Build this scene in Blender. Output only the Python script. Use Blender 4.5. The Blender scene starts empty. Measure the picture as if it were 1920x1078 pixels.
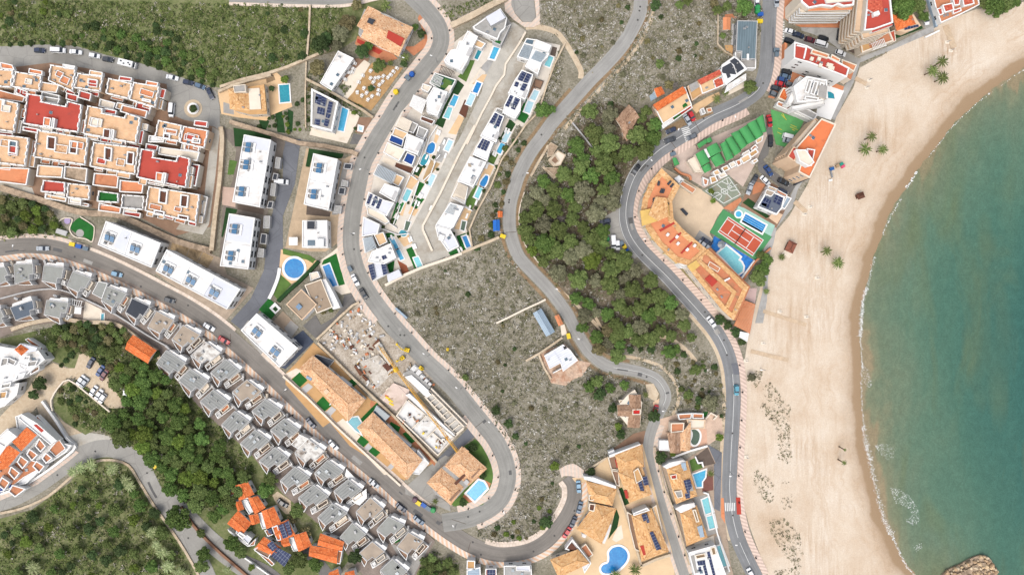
import bpy, math, random
import numpy as np
from mathutils import Vector, Matrix
R = math.radians
SC = bpy.context.scene
COL = SC.collection
random.seed(7)

# ---------------------------------------------------------------- camera, sky, sun, exposure
S, H = 0.2, 270.0                      # metres per photo pixel on the ground, drone height
cam_data = bpy.data.cameras.new("camera")
cam_data.sensor_fit = 'HORIZONTAL'; cam_data.sensor_width = 36.0
cam_data.lens = 18.0 * H / (960 * S); cam_data.clip_end = 6000; cam_data.clip_start = 1
camera = bpy.data.objects.new("camera", cam_data); COL.objects.link(camera)
camera.location = (0, 0, H); camera.rotation_euler = (0, 0, 0)
SC.camera = camera
SUN_EL, SUN_AZ = 62, 215
world = bpy.data.worlds.new("World"); SC.world = world; world.use_nodes = True
wn = world.node_tree.nodes; wn.clear()
sky = wn.new('ShaderNodeTexSky'); sky.sky_type = 'NISHITA'; sky.sun_disc = False
sky.sun_elevation = R(SUN_EL); sky.sun_rotation = R(SUN_AZ); sky.air_density = 1.0; sky.dust_density = 4.0
bg = wn.new('ShaderNodeBackground'); bg.inputs[1].default_value = 0.15
wo = wn.new('ShaderNodeOutputWorld')
ov = wn.new('ShaderNodeHueSaturation'); ov.inputs['Saturation'].default_value = .45; world.node_tree.links.new(sky.outputs[0], ov.inputs['Color']); world.node_tree.links.new(ov.outputs[0], bg.inputs[0]); world.node_tree.links.new(bg.outputs[0], wo.inputs[0])
sun_d = bpy.data.lights.new("sun", 'SUN'); sun_d.energy = 0.75; sun_d.angle = R(45); sun_d.color = (1.0, .95, .87)
sun = bpy.data.objects.new("sun", sun_d); COL.objects.link(sun)
az = R(SUN_AZ)
sun.rotation_euler = Vector((-math.sin(az) * math.cos(R(SUN_EL)), -math.cos(az) * math.cos(R(SUN_EL)), -math.sin(R(SUN_EL)))).to_track_quat('-Z', 'Y').to_euler()
SC.view_settings.view_transform = 'Standard'; SC.view_settings.look = 'None'
SC.view_settings.gamma = 1; SC.view_settings.use_curve_mapping = False
SC.view_settings.exposure = 1.2
SC.cycles.max_bounces = 4; SC.cycles.diffuse_bounces = 2; SC.cycles.glossy_bounces = 2
SC.cycles.transparent_max_bounces = 6

# ---------------------------------------------------------------- colour and material helpers
EXPK = 1.95                            # how much brighter than its base colour a sunlit surface shows
def lin(c):
    c /= 255.0
    return c / 12.92 if c <= .04045 else ((c + .055) / 1.055) ** 2.4
def C(r, g, b): return tuple(min(.85, lin(v) / EXPK) for v in (r, g, b))
MATS = {}
def nt_new(name, rough=.85, spec=.3, metal=0.0):
    m = bpy.data.materials.new(name); m.use_nodes = True
    t = m.node_tree; t.nodes.clear()
    o = t.nodes.new('ShaderNodeOutputMaterial'); p = t.nodes.new('ShaderNodeBsdfPrincipled')
    t.links.new(p.outputs[0], o.inputs[0])
    p.inputs['Roughness'].default_value = rough; p.inputs['Metallic'].default_value = metal
    p.inputs['Specular IOR Level'].default_value = spec
    return m, t, p
def node(t, typ, **kw):
    n = t.nodes.new(typ)
    for k, v in kw.items():
        if k.startswith('i_'): n.inputs[int(k[2:])].default_value = v
        else: setattr(n, k, v)
    return n
def noise(t, vec, scale, detail=4, rough=.6, dist=0.0):
    n = t.nodes.new('ShaderNodeTexNoise')
    n.inputs['Scale'].default_value = scale; n.inputs['Detail'].default_value = detail
    n.inputs['Roughness'].default_value = rough; n.inputs['Distortion'].default_value = dist
    if vec is not None: t.links.new(vec, n.inputs['Vector'])
    return n.outputs[0]
def ramp(t, fac, stops, interp='LINEAR'):
    n = t.nodes.new('ShaderNodeValToRGB'); n.color_ramp.interpolation = interp
    e = n.color_ramp.elements
    while len(e) > 1: e.remove(e[-1])
    e[0].position = stops[0][0]; e[0].color = (*stops[0][1], 1)
    for p, c in stops[1:]:
        k = e.new(p); k.color = (*c, 1)
    t.links.new(fac, n.inputs[0]); return n.outputs[0]
def mix(t, a, b, fac, mode='MIX'):
    n = t.nodes.new('ShaderNodeMix'); n.data_type = 'RGBA'; n.blend_type = mode
    for v, i in ((fac, 0), (a, 6), (b, 7)):
        if isinstance(v, (int, float)): n.inputs[i].default_value = v
        elif isinstance(v, tuple): n.inputs[i].default_value = (*v, 1)
        else: t.links.new(v, n.inputs[i])
    return n.outputs[2]
def math_n(t, op, a, b=0.0):
    n = t.nodes.new('ShaderNodeMath'); n.operation = op
    for v, i in ((a, 0), (b, 1)):
        if isinstance(v, (int, float)): n.inputs[i].default_value = v
        else: t.links.new(v, n.inputs[i])
    return n.outputs[0]
def coords(t, which='Object'): return t.nodes.new('ShaderNodeTexCoord').outputs[which]
def bump(t, p, h, strength=.3, dist=.1):
    b = t.nodes.new('ShaderNodeBump'); b.inputs['Strength'].default_value = strength; b.inputs['Distance'].default_value = dist
    t.links.new(h, b.inputs['Height']); t.links.new(b.outputs[0], p.inputs['Normal'])
def k3(c, f): return tuple(min(.85, max(0, v * f)) for v in c)

def M(name, rgb, var=.12, scale=.5, fine=6.0, rough=.85, spec=.25, metal=0.0, bmp=0.0, stain=None, stain_amt=.5, stain_scale=.25):
    """plain weathered surface: two noise layers round one colour, with optional stains of another colour"""
    if name in MATS: return MATS[name]
    m, t, p = nt_new(name, rough, spec, metal)
    c = C(*rgb); v = coords(t)
    a = noise(t, v, scale, 5, .65); b = noise(t, v, fine, 3, .7)
    col = ramp(t, a, [(.3, k3(c, 1 - var)), (.7, k3(c, 1 + var))])
    col = mix(t, col, ramp(t, b, [(.25, (.5 - var * .8,) * 3), (.75, (.5 + var * .8,) * 3)]), .5, 'OVERLAY') if var > .02 else col
    if stain:
        s = noise(t, v, stain_scale, 6, .7, .4)
        f = ramp(t, s, [(.62 - stain_amt * .3, (0, 0, 0)), (.8 - stain_amt * .25, (1, 1, 1))])
        col = mix(t, col, C(*stain), f)
    t.links.new(col, p.inputs[0])
    if bmp: bump(t, p, b, bmp, .1)
    MATS[name] = m; return m

# ---------------------------------------------------------------- photo pixel -> place
def P(x, y, z=0.0):
    k = S * (H - z) / H
    return ((x - 960) * k, (539 - y) * k, z)
ORG = [0.0, 0.0, 1.0]
def Z(x, y, f=3.992): ORG[0], ORG[1], ORG[2] = x, y, f      # points that follow were measured on an enlargement
def A(): ORG[0], ORG[1], ORG[2] = 0, 0, 1.0
def pts(s):
    if not isinstance(s, str): return [tuple(p) for p in s]
    o = []
    for w in s.split():
        a, b = w.split(',')
        o.append((ORG[0] + float(a) / ORG[2], ORG[1] + float(b) / ORG[2]))
    return o
def area2(q): return sum(q[i][0] * q[(i + 1) % len(q)][1] - q[(i + 1) % len(q)][0] * q[i][1] for i in range(len(q)))
def ccw(q): return q if area2(q) > 0 else q[::-1]
def xy(q, z): return [P(a, b, z)[:2] for a, b in q]
def inset(q, d):
    """offset a ccw metre polygon inwards by d"""
    n = len(q); out = []
    for i in range(n):
        p0, p1, p2 = Vector(q[i - 1]), Vector(q[i]), Vector(q[(i + 1) % n])
        e1 = (p1 - p0); e2 = (p2 - p1)
        if e1.length < 1e-6 or e2.length < 1e-6: out.append(tuple(p1)); continue
        e1.normalize(); e2.normalize()
        n1 = Vector((-e1.y, e1.x)); n2 = Vector((-e2.y, e2.x))
        b = n1 + n2
        if b.length < .15: out.append(tuple(p1 + n1 * d)); continue
        b.normalize(); k = d / max(.35, b.dot(n1))
        out.append(tuple(p1 + b * k))
    return out
def smooth(q, n=6):
    if len(q) < 3: return q
    o = []
    for i in range(len(q) - 1):
        p0 = Vector(q[max(0, i - 1)]); p1 = Vector(q[i]); p2 = Vector(q[i + 1]); p3 = Vector(q[min(len(q) - 1, i + 2)])
        for k in range(n):
            u = k / n
            o.append(tuple(.5 * (2 * p1 + (p2 - p0) * u + (2 * p0 - 5 * p1 + 4 * p2 - p3) * u * u + (3 * p1 - p0 - 3 * p2 + p3) * u ** 3)))
    o.append(tuple(q[-1])); return o
def circle(cx, cy, rx, ry=None, n=28, rot=0):
    ry = ry or rx; c, s = math.cos(R(rot)), math.sin(R(rot))
    return [(cx + rx * math.cos(a) * c - ry * math.sin(a) * s, cy + rx * math.cos(a) * s + ry * math.sin(a) * c) for a in (2 * math.pi * i / n for i in range(n))]
def cen(q): return (sum(p[0] for p in q) / len(q), sum(p[1] for p in q) / len(q))

# ---------------------------------------------------------------- mesh builder
class MB:
    def __init__(s): s.v = []; s.f = []; s.m = []; s.uv = []; s.mats = []
    def mi(s, m):
        if m not in s.mats: s.mats.append(m)
        return s.mats.index(m)
    def face(s, vs, m, uv=None):
        n = len(s.v); s.v += [tuple(v) for v in vs]; s.f.append(tuple(range(n, n + len(vs)))); s.m.append(s.mi(m))
        s.uv.append(uv or [(v[0], v[1]) for v in vs])
    def frame(s, q):
        L = max(range(len(q)), key=lambda i: (Vector(q[i][:2]) - Vector(q[i - 1][:2])).length)
        d = Vector(q[L][:2]) - Vector(q[L - 1][:2]); d = d.normalized() if d.length > 1e-6 else Vector((1, 0))
        f = [(Vector(p[:2]).dot(d), Vector(p[:2]).dot(Vector((-d.y, d.x)))) for p in q]
        u0, v0 = min(p[0] for p in f), min(p[1] for p in f)
        return [(u - u0 + .05, v - v0 + .05) for u, v in f]
    def cap(s, q, z, m, down=False):
        q2 = ccw([tuple(p[:2]) for p in q]); vs = [(a, b, z) for a, b in q2]
        uv = s.frame(q2)
        if down: vs = vs[::-1]; uv = uv[::-1]
        s.face(vs, m, uv)
    def side(s, q, z0, z1, m, inward=False):
        q = ccw([tuple(p[:2]) for p in q])
        acc = 0
        for i in range(len(q)):
            a, b = q[i], q[(i + 1) % len(q)]
            l = math.dist(a, b)
            vs = [(*a, z0), (*b, z0), (*b, z1), (*a, z1)]
            uv = [(acc, z0), (acc + l, z0), (acc + l, z1), (acc, z1)]
            if inward: vs = vs[::-1]; uv = uv[::-1]
            s.face(vs, m, uv); acc += l
    def prism(s, q, z0, z1, m, top=None):
        s.side(q, z0, z1, m); s.cap(q, z1, top or m)
    def ring(s, q, w, z0, z1, m):
        """wall of thickness w just inside polygon q"""
        q = ccw([tuple(p[:2]) for p in q]); r = inset(q, w)
        s.side(q, z0, z1, m)
        for i in range(len(q)):
            j = (i + 1) % len(q)
            s.face([(*q[i], z1), (*q[j], z1), (*r[j], z1), (*r[i], z1)], m)
            s.face([(*r[j], z0), (*r[i], z0), (*r[i], z1), (*r[j], z1)], m)
    def box(s, c, sx, sy, z0, z1, m, rot=0, top=None):
        ca, sa = math.cos(rot), math.sin(rot)
        q = [(c[0] + ca * x - sa * y, c[1] + sa * x + ca * y) for x, y in ((-sx / 2, -sy / 2), (sx / 2, -sy / 2), (sx / 2, sy / 2), (-sx / 2, sy / 2))]
        s.side(q, z0, z1, m); s.cap(q, z1, top or m); s.cap(q, z0, m, True)
    def bar(s, a, b, r, m, n=6, r2=None):
        a, b = Vector(a), Vector(b); d = (b - a)
        if d.length < 1e-6: return
        d.normalize(); u = d.orthogonal().normalized(); w = d.cross(u); r2 = r if r2 is None else r2
        A1 = [a + (u * math.cos(t) + w * math.sin(t)) * r for t in (2 * math.pi * i / n for i in range(n))]
        B1 = [b + (u * math.cos(t) + w * math.sin(t)) * r2 for t in (2 * math.pi * i / n for i in range(n))]
        for i in range(n):
            j = (i + 1) % n; s.face([A1[i], A1[j], B1[j], B1[i]], m)
        s.face(B1, m); s.face(A1[::-1], m)
    def ribbon(s, line, w, z0, z1, m, closed=False, w2=None):
        """strip of width w along a metre polyline, from z0 up to z1"""
        n = len(line); L = []; Rr = []; acc = [0.0]
        for i in range(n):
            a = Vector(line[i - 1] if i else (line[-1] if closed else line[0])); b = Vector(line[i]); c = Vector(line[i + 1] if i < n - 1 else (line[0] if closed else line[-1]))
            t1 = (b - a); t2 = (c - b)
            t1 = t1.normalized() if t1.length > 1e-6 else t2.normalized(); t2 = t2.normalized() if t2.length > 1e-6 else t1
            nn = Vector((-(t1.y + t2.y), t1.x + t2.x)); nn = nn.normalized() if nn.length > 1e-6 else Vector((-t1.y, t1.x))
            k = 1 / max(.6, nn.dot(Vector((-t1.y, t1.x))))
            ww = w if w2 is None else w + (w2 - w) * i / (n - 1)
            L.append(b + nn * ww / 2 * k); Rr.append(b - nn * ww / 2 * k)
            if i: acc.append(acc[-1] + (b - Vector(line[i - 1])).length)
        rng = range(n if closed else n - 1)
        for i in rng:
            j = (i + 1) % n; u0 = acc[i]; u1 = acc[j] if j else acc[i] + math.dist(line[-1], line[0])
            s.face([(*Rr[i], z1), (*Rr[j], z1), (*L[j], z1), (*L[i], z1)], m, [(u0, 0), (u1, 0), (u1, w), (u0, w)])
            if z1 - z0 > .001:
                s.face([(*L[i], z1), (*L[j], z1), (*L[j], z0), (*L[i], z0)], m, [(u0, z1), (u1, z1), (u1, z0), (u0, z0)])
                s.face([(*Rr[j], z1), (*Rr[i], z1), (*Rr[i], z0), (*Rr[j], z0)], m, [(u1, z1), (u0, z1), (u0, z0), (u1, z0)])
        if not closed and z1 - z0 > .001:
            for i, fl in ((0, False), (n - 1, True)):
                vs = [(*L[i], z1), (*L[i], z0), (*Rr[i], z0), (*Rr[i], z1)]
                s.face(vs[::-1] if fl else vs, m)
    def mesh(s, name, o=(0, 0, 0)):
        me = bpy.data.meshes.new(name)
        me.from_pydata([(v[0] - o[0], v[1] - o[1], v[2] - o[2]) for v in s.v], [], s.f)
        for m in s.mats: me.materials.append(m)
        me.polygons.foreach_set('material_index', s.m)
        ul = me.uv_layers.new(name='UVMap')
        ul.data.foreach_set('uv', [c for f in s.uv for p in f for c in p])
        me.update(); return me
    def build(s, name, parent=None, o=None):
        if o is None: o = tuple(parent.location) if parent is not None and parent.parent is None else (parent['o'] if parent is not None else (0, 0, 0))
        ob = bpy.data.objects.new(name, s.mesh(name, o)); COL.objects.link(ob)
        if parent is not None: ob.parent = parent
        else: ob.location = o
        ob['o'] = tuple(o)
        return ob

TODO = []                              # things whose label is finished when everything stands
def tag(o, label=None, cat=None, group=None, kind=None, at=None, noun=None):
    if cat: o['category'] = cat
    if group: o['group'] = group
    if kind: o['kind'] = kind
    if label:
        o['label'] = label
        if at: TODO.append((o, label, noun or cat, at))
    return o
def empty(name, loc):
    o = bpy.data.objects.new(name, None); COL.objects.link(o); o.location = loc; o.empty_display_size = .5
    return o
def setmat(o, m):
    o.material_slots[0].link = 'OBJECT'; o.material_slots[0].material = m
TEMPL = {}
def template(root):
    """list of (object, index of its parent in the list) for quick copies"""
    if root.name not in TEMPL:
        L = [(root, -1)]; i = 0
        while i < len(L):
            for ch in L[i][0].children: L.append((ch, i))
            i += 1
        TEMPL[root.name] = L
    return TEMPL[root.name]
def dup(root, loc, rz=0.0, sc=1.0, paint=None):
    """copy a thing with its parts and their parts; paint = {part name: material}"""
    made = []
    for o, pi in template(root):
        c = o.copy(); COL.objects.link(c); made.append(c)
        if pi < 0:
            if 'label' in c: del c['label']
        else: c.parent = made[pi]
        st = o.name.split('.')[0]
        if paint and st in paint and c.type == 'MESH': setmat(c, paint[st])
    r = made[0]; r.location = loc; r.rotation_euler = (0, 0, rz)
    r.scale = sc if isinstance(sc, tuple) else (sc, sc, sc)
    return r
def paintover(root, loc, rz, sc, paint):
    """put the first one of a kind itself in its place"""
    r = root; r.location = loc; r.rotation_euler = (0, 0, rz); r.scale = sc if isinstance(sc, tuple) else (sc, sc, sc)
    return r
SOLID = []                             # pixel polygons no scrub grows in
def solid(q): SOLID.append(q)
# ---------------------------------------------------------------- materials
def asphalt(name, rgb, patch=(120, 116, 110)):
    m, t, p = nt_new(name, .9, .2); v = coords(t); c = C(*rgb)
    a = noise(t, v, .12, 6, .7, .6); b = noise(t, v, 3.0, 3, .8); s = noise(t, v, .05, 4, .6)
    col = ramp(t, a, [(.3, k3(c, .84)), (.55, c), (.75, k3(c, 1.16))])
    col = mix(t, col, C(*patch), ramp(t, s, [(.55, (0, 0, 0)), (.7, (.5, .5, .5))]))
    col = mix(t, col, ramp(t, b, [(.3, (.42,) * 3), (.7, (.58,) * 3)]), .6, 'OVERLAY')
    vo = node(t, 'ShaderNodeTexVoronoi', feature='DISTANCE_TO_EDGE'); vo.inputs['Scale'].default_value = .13
    n2 = t.nodes.new('ShaderNodeTexNoise'); n2.inputs['Scale'].default_value = .6; n2.inputs['Detail'].default_value = 4
    t.links.new(v, n2.inputs['Vector']); t.links.new(mix(t, v, n2.outputs[1], .12), vo.inputs['Vector'])
    col = mix(t, col, k3(c, .62), ramp(t, vo.outputs['Distance'], [(.004, (.55,) * 3), (.016, (0, 0, 0))]))
    t.links.new(col, p.inputs[0]); bump(t, p, b, .15, .03); MATS[name] = m; return m
def lane_asphalt(name, rgb, w):
    """worn carriageway: darker wheel tracks along the lane (UV v runs across a road w metres wide)"""
    m, t, p = nt_new(name, .9, .2); v = coords(t); c = C(*rgb)
    sp = node(t, 'ShaderNodeSeparateXYZ'); t.links.new(coords(t, 'UV'), sp.inputs[0])
    mp = node(t, 'ShaderNodeMapping'); mp.inputs['Scale'].default_value = (.05, 1.1, 1); t.links.new(coords(t, 'UV'), mp.inputs[0])
    streak = noise(t, mp.outputs[0], 1.0, 4, .65)
    edge = math_n(t, 'ABSOLUTE', math_n(t, 'SUBTRACT', math_n(t, 'DIVIDE', sp.outputs[1], w), .5))
    a = noise(t, v, .1, 6, .7, .5); b = noise(t, v, 3.0, 3, .8)
    col = ramp(t, a, [(.3, k3(c, .86)), (.7, k3(c, 1.14))])
    col = mix(t, col, ramp(t, streak, [(.32, (.40,) * 3), (.68, (.60,) * 3)]), .7, 'OVERLAY')
    col = mix(t, col, k3(c, 1.2), ramp(t, edge, [(.36, (0, 0, 0)), (.5, (.6, .6, .6))]))
    col = mix(t, col, ramp(t, b, [(.3, (.43,) * 3), (.7, (.57,) * 3)]), .6, 'OVERLAY')
    t.links.new(col, p.inputs[0]); bump(t, p, b, .15, .03); MATS[name] = m; return m
def stripes(name, c1, c2, period, slant=.6, duty=.5):
    m, t, p = nt_new(name, .85, .2); sp = node(t, 'ShaderNodeSeparateXYZ'); t.links.new(coords(t, 'UV'), sp.inputs[0])
    x = math_n(t, 'ADD', sp.outputs[0], math_n(t, 'MULTIPLY', sp.outputs[1], slant))
    f = math_n(t, 'FRACT', math_n(t, 'DIVIDE', x, period))
    f = math_n(t, 'GREATER_THAN', f, duty)
    v = coords(t); n = noise(t, v, 1.2, 4, .7)
    col = mix(t, C(*c1), C(*c2), f)
    col = mix(t, col, ramp(t, n, [(.3, (.40,) * 3), (.7, (.58,) * 3)]), .55, 'OVERLAY')
    t.links.new(col, p.inputs[0]); MATS[name] = m; return m
def tiles(name, c1, c2, c3, cell=.9, ribs=.45):
    """roof tiles: mottled clay pieces laid in courses, in the roof's own frame"""
    m, t, p = nt_new(name, .85, .2); uv = coords(t, 'UV')
    mp = node(t, 'ShaderNodeMapping'); mp.inputs['Scale'].default_value = (1 / cell, 1.7 / cell, 1); t.links.new(uv, mp.inputs[0])
    vo = node(t, 'ShaderNodeTexVoronoi'); vo.inputs['Scale'].default_value = 1.0; t.links.new(mp.outputs[0], vo.inputs['Vector'])
    sp = node(t, 'ShaderNodeSeparateColor'); t.links.new(vo.outputs['Color'], sp.inputs[0])
    big = noise(t, uv, .25, 4, .6)
    col = ramp(t, sp.outputs[0], [(0, C(*c3)), (.3, C(*c1)), (.7, C(*c1)), (1, C(*c2))])
    col = mix(t, col, ramp(t, big, [(.3, (.40,) * 3), (.7, (.60,) * 3)]), .7, 'OVERLAY')
    w = node(t, 'ShaderNodeTexWave', wave_type='BANDS', bands_direction='X'); w.inputs['Scale'].default_value = .5 / ribs / 2; w.inputs['Distortion'].default_value = 1.0
    t.links.new(uv, w.inputs['Vector']); bump(t, p, w.outputs[1], .5, .12)
    t.links.new(col, p.inputs[0]); MATS[name] = m; return m
def pavers(name, c1, c2, mortar, bw=.8, bh=.4, ms=.05, var=.1):
    m, t, p = nt_new(name, .85, .25); uv = coords(t, 'UV')
    b = node(t, 'ShaderNodeTexBrick'); t.links.new(uv, b.inputs['Vector'])
    b.inputs['Color1'].default_value = (*C(*c1), 1); b.inputs['Color2'].default_value = (*C(*c2), 1); b.inputs['Mortar'].default_value = (*C(*mortar), 1)
    b.inputs['Scale'].default_value = 1.0; b.inputs['Mortar Size'].default_value = ms; b.inputs['Brick Width'].default_value = bw; b.inputs['Row Height'].default_value = bh
    n = noise(t, coords(t), .35, 5, .65)
    col = mix(t, b.outputs[0], ramp(t, n, [(.3, (.5 - var,) * 3), (.7, (.5 + var,) * 3)]), .9, 'OVERLAY')
    t.links.new(col, p.inputs[0]); bump(t, p, b.outputs[1], -.2, .02); MATS[name] = m; return m
def ribbed(name, c1, c2, period, stain=None):
    m, t, p = nt_new(name, .7, .3); uv = coords(t, 'UV'); sp = node(t, 'ShaderNodeSeparateXYZ'); t.links.new(uv, sp.inputs[0])
    mp = node(t, 'ShaderNodeMapping'); mp.inputs['Scale'].default_value = (.15, 1.2, 1); t.links.new(uv, mp.inputs[0])
    f = math_n(t, 'FRACT', math_n(t, 'DIVIDE', sp.outputs[1], period))
    st = noise(t, mp.outputs[0], 1.0, 5, .7)
    col = mix(t, C(*c1), C(*c2), math_n(t, 'LESS_THAN', f, .22))
    col = mix(t, col, ramp(t, st, [(.28, (.34,) * 3), (.72, (.64,) * 3)]), .8, 'OVERLAY')
    if stain:
        n = noise(t, coords(t), .22, 6, .7); col = mix(t, col, C(*stain), ramp(t, n, [(.56, (0, 0, 0)), (.75, (.8,) * 3)]))
    t.links.new(col, p.inputs[0]); bump(t, p, f, .3, .05); MATS[name] = m; return m
def water(name, rgb, dark, scale=.9, rough=.12):
    m, t, p = nt_new(name, rough, .35); v = coords(t)
    n = noise(t, v, scale, 4, .6, 1.2); l = noise(t, v, .18, 3, .5)
    vo = node(t, 'ShaderNodeTexVoronoi', feature='SMOOTH_F1'); vo.inputs['Scale'].default_value = 1.3; t.links.new(v, vo.inputs['Vector'])
    col = ramp(t, n, [(.3, C(*dark)), (.6, C(*rgb)), (.78, k3(C(*rgb), 1.22))])
    col = mix(t, col, C(*dark), ramp(t, l, [(.5, (0, 0, 0)), (.75, (.5,) * 3)]))
    t.links.new(col, p.inputs[0]); bump(t, p, n, .25, .08); MATS[name] = m; return m
def solar(name, c=(36, 48, 84), line=(150, 158, 172)):
    m, t, p = nt_new(name, .6, .2); uv = coords(t, 'UV')
    b = node(t, 'ShaderNodeTexBrick', offset=0.0); t.links.new(uv, b.inputs['Vector'])
    b.inputs['Color1'].default_value = (*C(*c), 1); b.inputs['Color2'].default_value = (*k3(C(*c), 1.35), 1); b.inputs['Mortar'].default_value = (*C(*line), 1)
    b.inputs['Scale'].default_value = 1; b.inputs['Mortar Size'].default_value = .045; b.inputs['Brick Width'].default_value = 1.05; b.inputs['Row Height'].default_value = 1.65
    t.links.new(b.outputs[0], p.inputs[0]); MATS[name] = m; return m
def leafy(name, c1, c2, c3, rough=.7):
    """foliage: each leaf clump takes its own tone (mesh attribute), each plant a slight shift of its own"""
    m, t, p = nt_new(name, rough, .12)
    at = node(t, 'ShaderNodeAttribute', attribute_name='tone')
    oi = t.nodes.new('ShaderNodeObjectInfo')
    col = ramp(t, at.outputs['Fac'], [(0, C(*c1)), (.5, C(*c2)), (1, C(*c3))])
    hs = node(t, 'ShaderNodeHueSaturation'); t.links.new(col, hs.inputs['Color'])
    t.links.new(math_n(t, 'ADD', .485, math_n(t, 'MULTIPLY', oi.outputs['Random'], .022)), hs.inputs['Hue'])
    t.links.new(math_n(t, 'ADD', .75, math_n(t, 'MULTIPLY', oi.outputs['Random'], .5)), hs.inputs['Value'])
    t.links.new(hs.outputs[0], p.inputs[0]); MATS[name] = m; return m
def tinted(name, rough=.9):
    m, t, p = nt_new(name, rough, .1); at = node(t, 'ShaderNodeAttribute', attribute_name='tint')
    t.links.new(at.outputs['Color'], p.inputs[0]); MATS[name] = m; return m
def soil(name, cols, s1=.12, s2=1.3):
    m, t, p = nt_new(name, .95, .1); v = coords(t)
    a = noise(t, v, s1, 6, .7, .5); b = noise(t, v, s2, 5, .75, .3); k = len(cols) - 1
    f = math_n(t, 'ADD', math_n(t, 'MULTIPLY', a, .45), math_n(t, 'MULTIPLY', b, .55))
    col = ramp(t, f, [(.33 + .34 * i / k, C(*c)) for i, c in enumerate(cols)])
    t.links.new(col, p.inputs[0]); bump(t, p, b, .4, .2); MATS[name] = m; return m

M_ROAD = lane_asphalt('worn_asphalt', (152, 150, 144), 6.8)
M_ROADB = lane_asphalt('brown_asphalt', (137, 131, 124), 6.6)
M_ROADC = lane_asphalt('pale_asphalt', (160, 158, 153), 5.0)
M_ROADD = lane_asphalt('coast_asphalt', (136, 137, 138), 5.6)
M_ASPH = asphalt('patchy_asphalt', (166, 163, 156))
M_ASPHD = asphalt('blue_grey_asphalt', (118, 120, 126), (140, 142, 148))
M_DRIVE = asphalt('drive_asphalt', (122, 119, 116), (140, 136, 130))
M_CONC = M('beige_concrete', (192, 187, 176), .14, .18, 4, stain=(160, 148, 130), stain_amt=.5, stain_scale=.1, bmp=.1)
M_CONCG = M('grey_concrete', (178, 176, 172), .12, .2, 4, stain=(150, 148, 142), bmp=.1)
M_WALLST = M('beige_stone', (212, 193, 166), .2, .5, 3, stain=(170, 148, 120), bmp=.3)
M_STONE = M('rubble_stone', (186, 163, 138), .28, .7, 2.5, stain=(130, 112, 92), bmp=.5)
M_STRB = stripes('orange_cream_paving', (238, 198, 168), (234, 222, 208), 2.0, .9)
M_STRP = stripes('pink_cream_paving', (230, 206, 188), (216, 202, 188), 1.7, .8)
M_STRD = stripes('pink_promenade_paving', (234, 208, 192), (206, 184, 170), 1.5, -.7)
M_PAVE = pavers('cream_paving', (226, 208, 190), (234, 216, 200), (200, 182, 165), 1.2, 1.2, .06)
M_DIRT = soil('pale_dirt', [(188, 166, 138), (212, 192, 164), (228, 212, 188)], .1, 1.0)
M_SOILB = soil('brown_soil', [(118, 98, 74), (150, 126, 98), (176, 152, 122)], .15, 1.2)
M_GROUND = soil('dry_scrub_ground', [(100, 97, 78), (132, 126, 108), (164, 157, 141), (196, 189, 176)], .06, 1.3)
M_GREENG = soil('green_scrub_ground', [(84, 96, 58), (110, 120, 74), (134, 136, 96), (170, 164, 136)], .07, .9)
M_GROVEG = soil('grove_floor', [(58, 52, 40), (88, 80, 62), (128, 116, 98), (172, 160, 144)], .08, 1.0)
M_TURF = M('artificial_turf', (34, 104, 40), .2, .4, 8, rough=.95, bmp=.2)
M_TURFO = M('mown_lawn', (92, 122, 58), .22, .4, 6, rough=.95, bmp=.2)
M_TURFD = M('dark_lawn', (38, 72, 34), .25, .4, 6, rough=.95, bmp=.2)
M_SANDP = M('sand_paving', (232, 196, 152), .1, .3, 4, bmp=.1)
M_TERR = M('terracotta_paving', (204, 136, 98), .14, .4, 5, stain=(170, 96, 60), stain_amt=.2)
M_TERB = M('brown_paving', (150, 118, 96), .14, .4, 5)
M_OCHRE = M('ochre_paving', (208, 164, 112), .1, .4, 5)
M_REDP = M('red_floor_paint', (186, 66, 52), .1, .25, 4, stain=(150, 70, 60), stain_amt=.15)
M_WHITE = M('white_render', (250, 248, 244), .03, .3, 4, rough=.8)
M_WHITER = M('white_roof', (247, 247, 246), .04, .25, 3, stain=(214, 206, 196), stain_amt=.5, stain_scale=.2)
M_WHITEG = M('grey_white_roof', (222, 224, 232), .05, .3, 4)
M_OFFW = M('cream_render', (240, 226, 206), .06, .3, 4, stain=(214, 196, 172), stain_amt=.2)
M_PEACH = M('peach_render', (232, 200, 168), .08, .3, 4)
M_GREYW = M('grey_render', (196, 194, 192), .08, .4, 4)
M_DKPAVE = M('dark_brown_paving', (104, 90, 80), .16, .5, 5)
M_GREYP = M('grey_paving', (170, 166, 160), .14, .4, 4)
M_DKGREY = M('charcoal_roof', (62, 66, 74), .1, .4, 5)
M_GLASS = M('dark_window_glass', (52, 60, 70), .1, .6, 3, rough=.12, spec=.6)
M_GLASSB = M('blue_window_glass', (86, 108, 122), .1, .6, 3, rough=.12, spec=.6)
M_FRAME = M('window_frame', (210, 208, 204), .03, 1, 4)
M_BLACK = M('black_metal', (34, 34, 36), .05, 1, 4, rough=.5)
M_STEEL = M('grey_metal', (150, 154, 158), .06, 1, 4, rough=.45, metal=.3)
M_YEL = M('yellow_metal', (245, 205, 30), .06, 1, 4, rough=.5)
M_WOOD = M('weathered_wood', (176, 148, 116), .18, .8, 5)
M_DWOOD = M('dark_wood', (104, 66, 50), .15, .8, 5)
M_BARK = M('bark', (112, 92, 72), .2, 1.5, 6)
M_TILE = tiles('clay_roof_tiles', (224, 178, 136), (240, 206, 170), (184, 128, 88), .5)
M_TILEY = tiles('ochre_roof_tiles', (222, 174, 120), (236, 196, 148), (192, 138, 88), .8)
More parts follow.
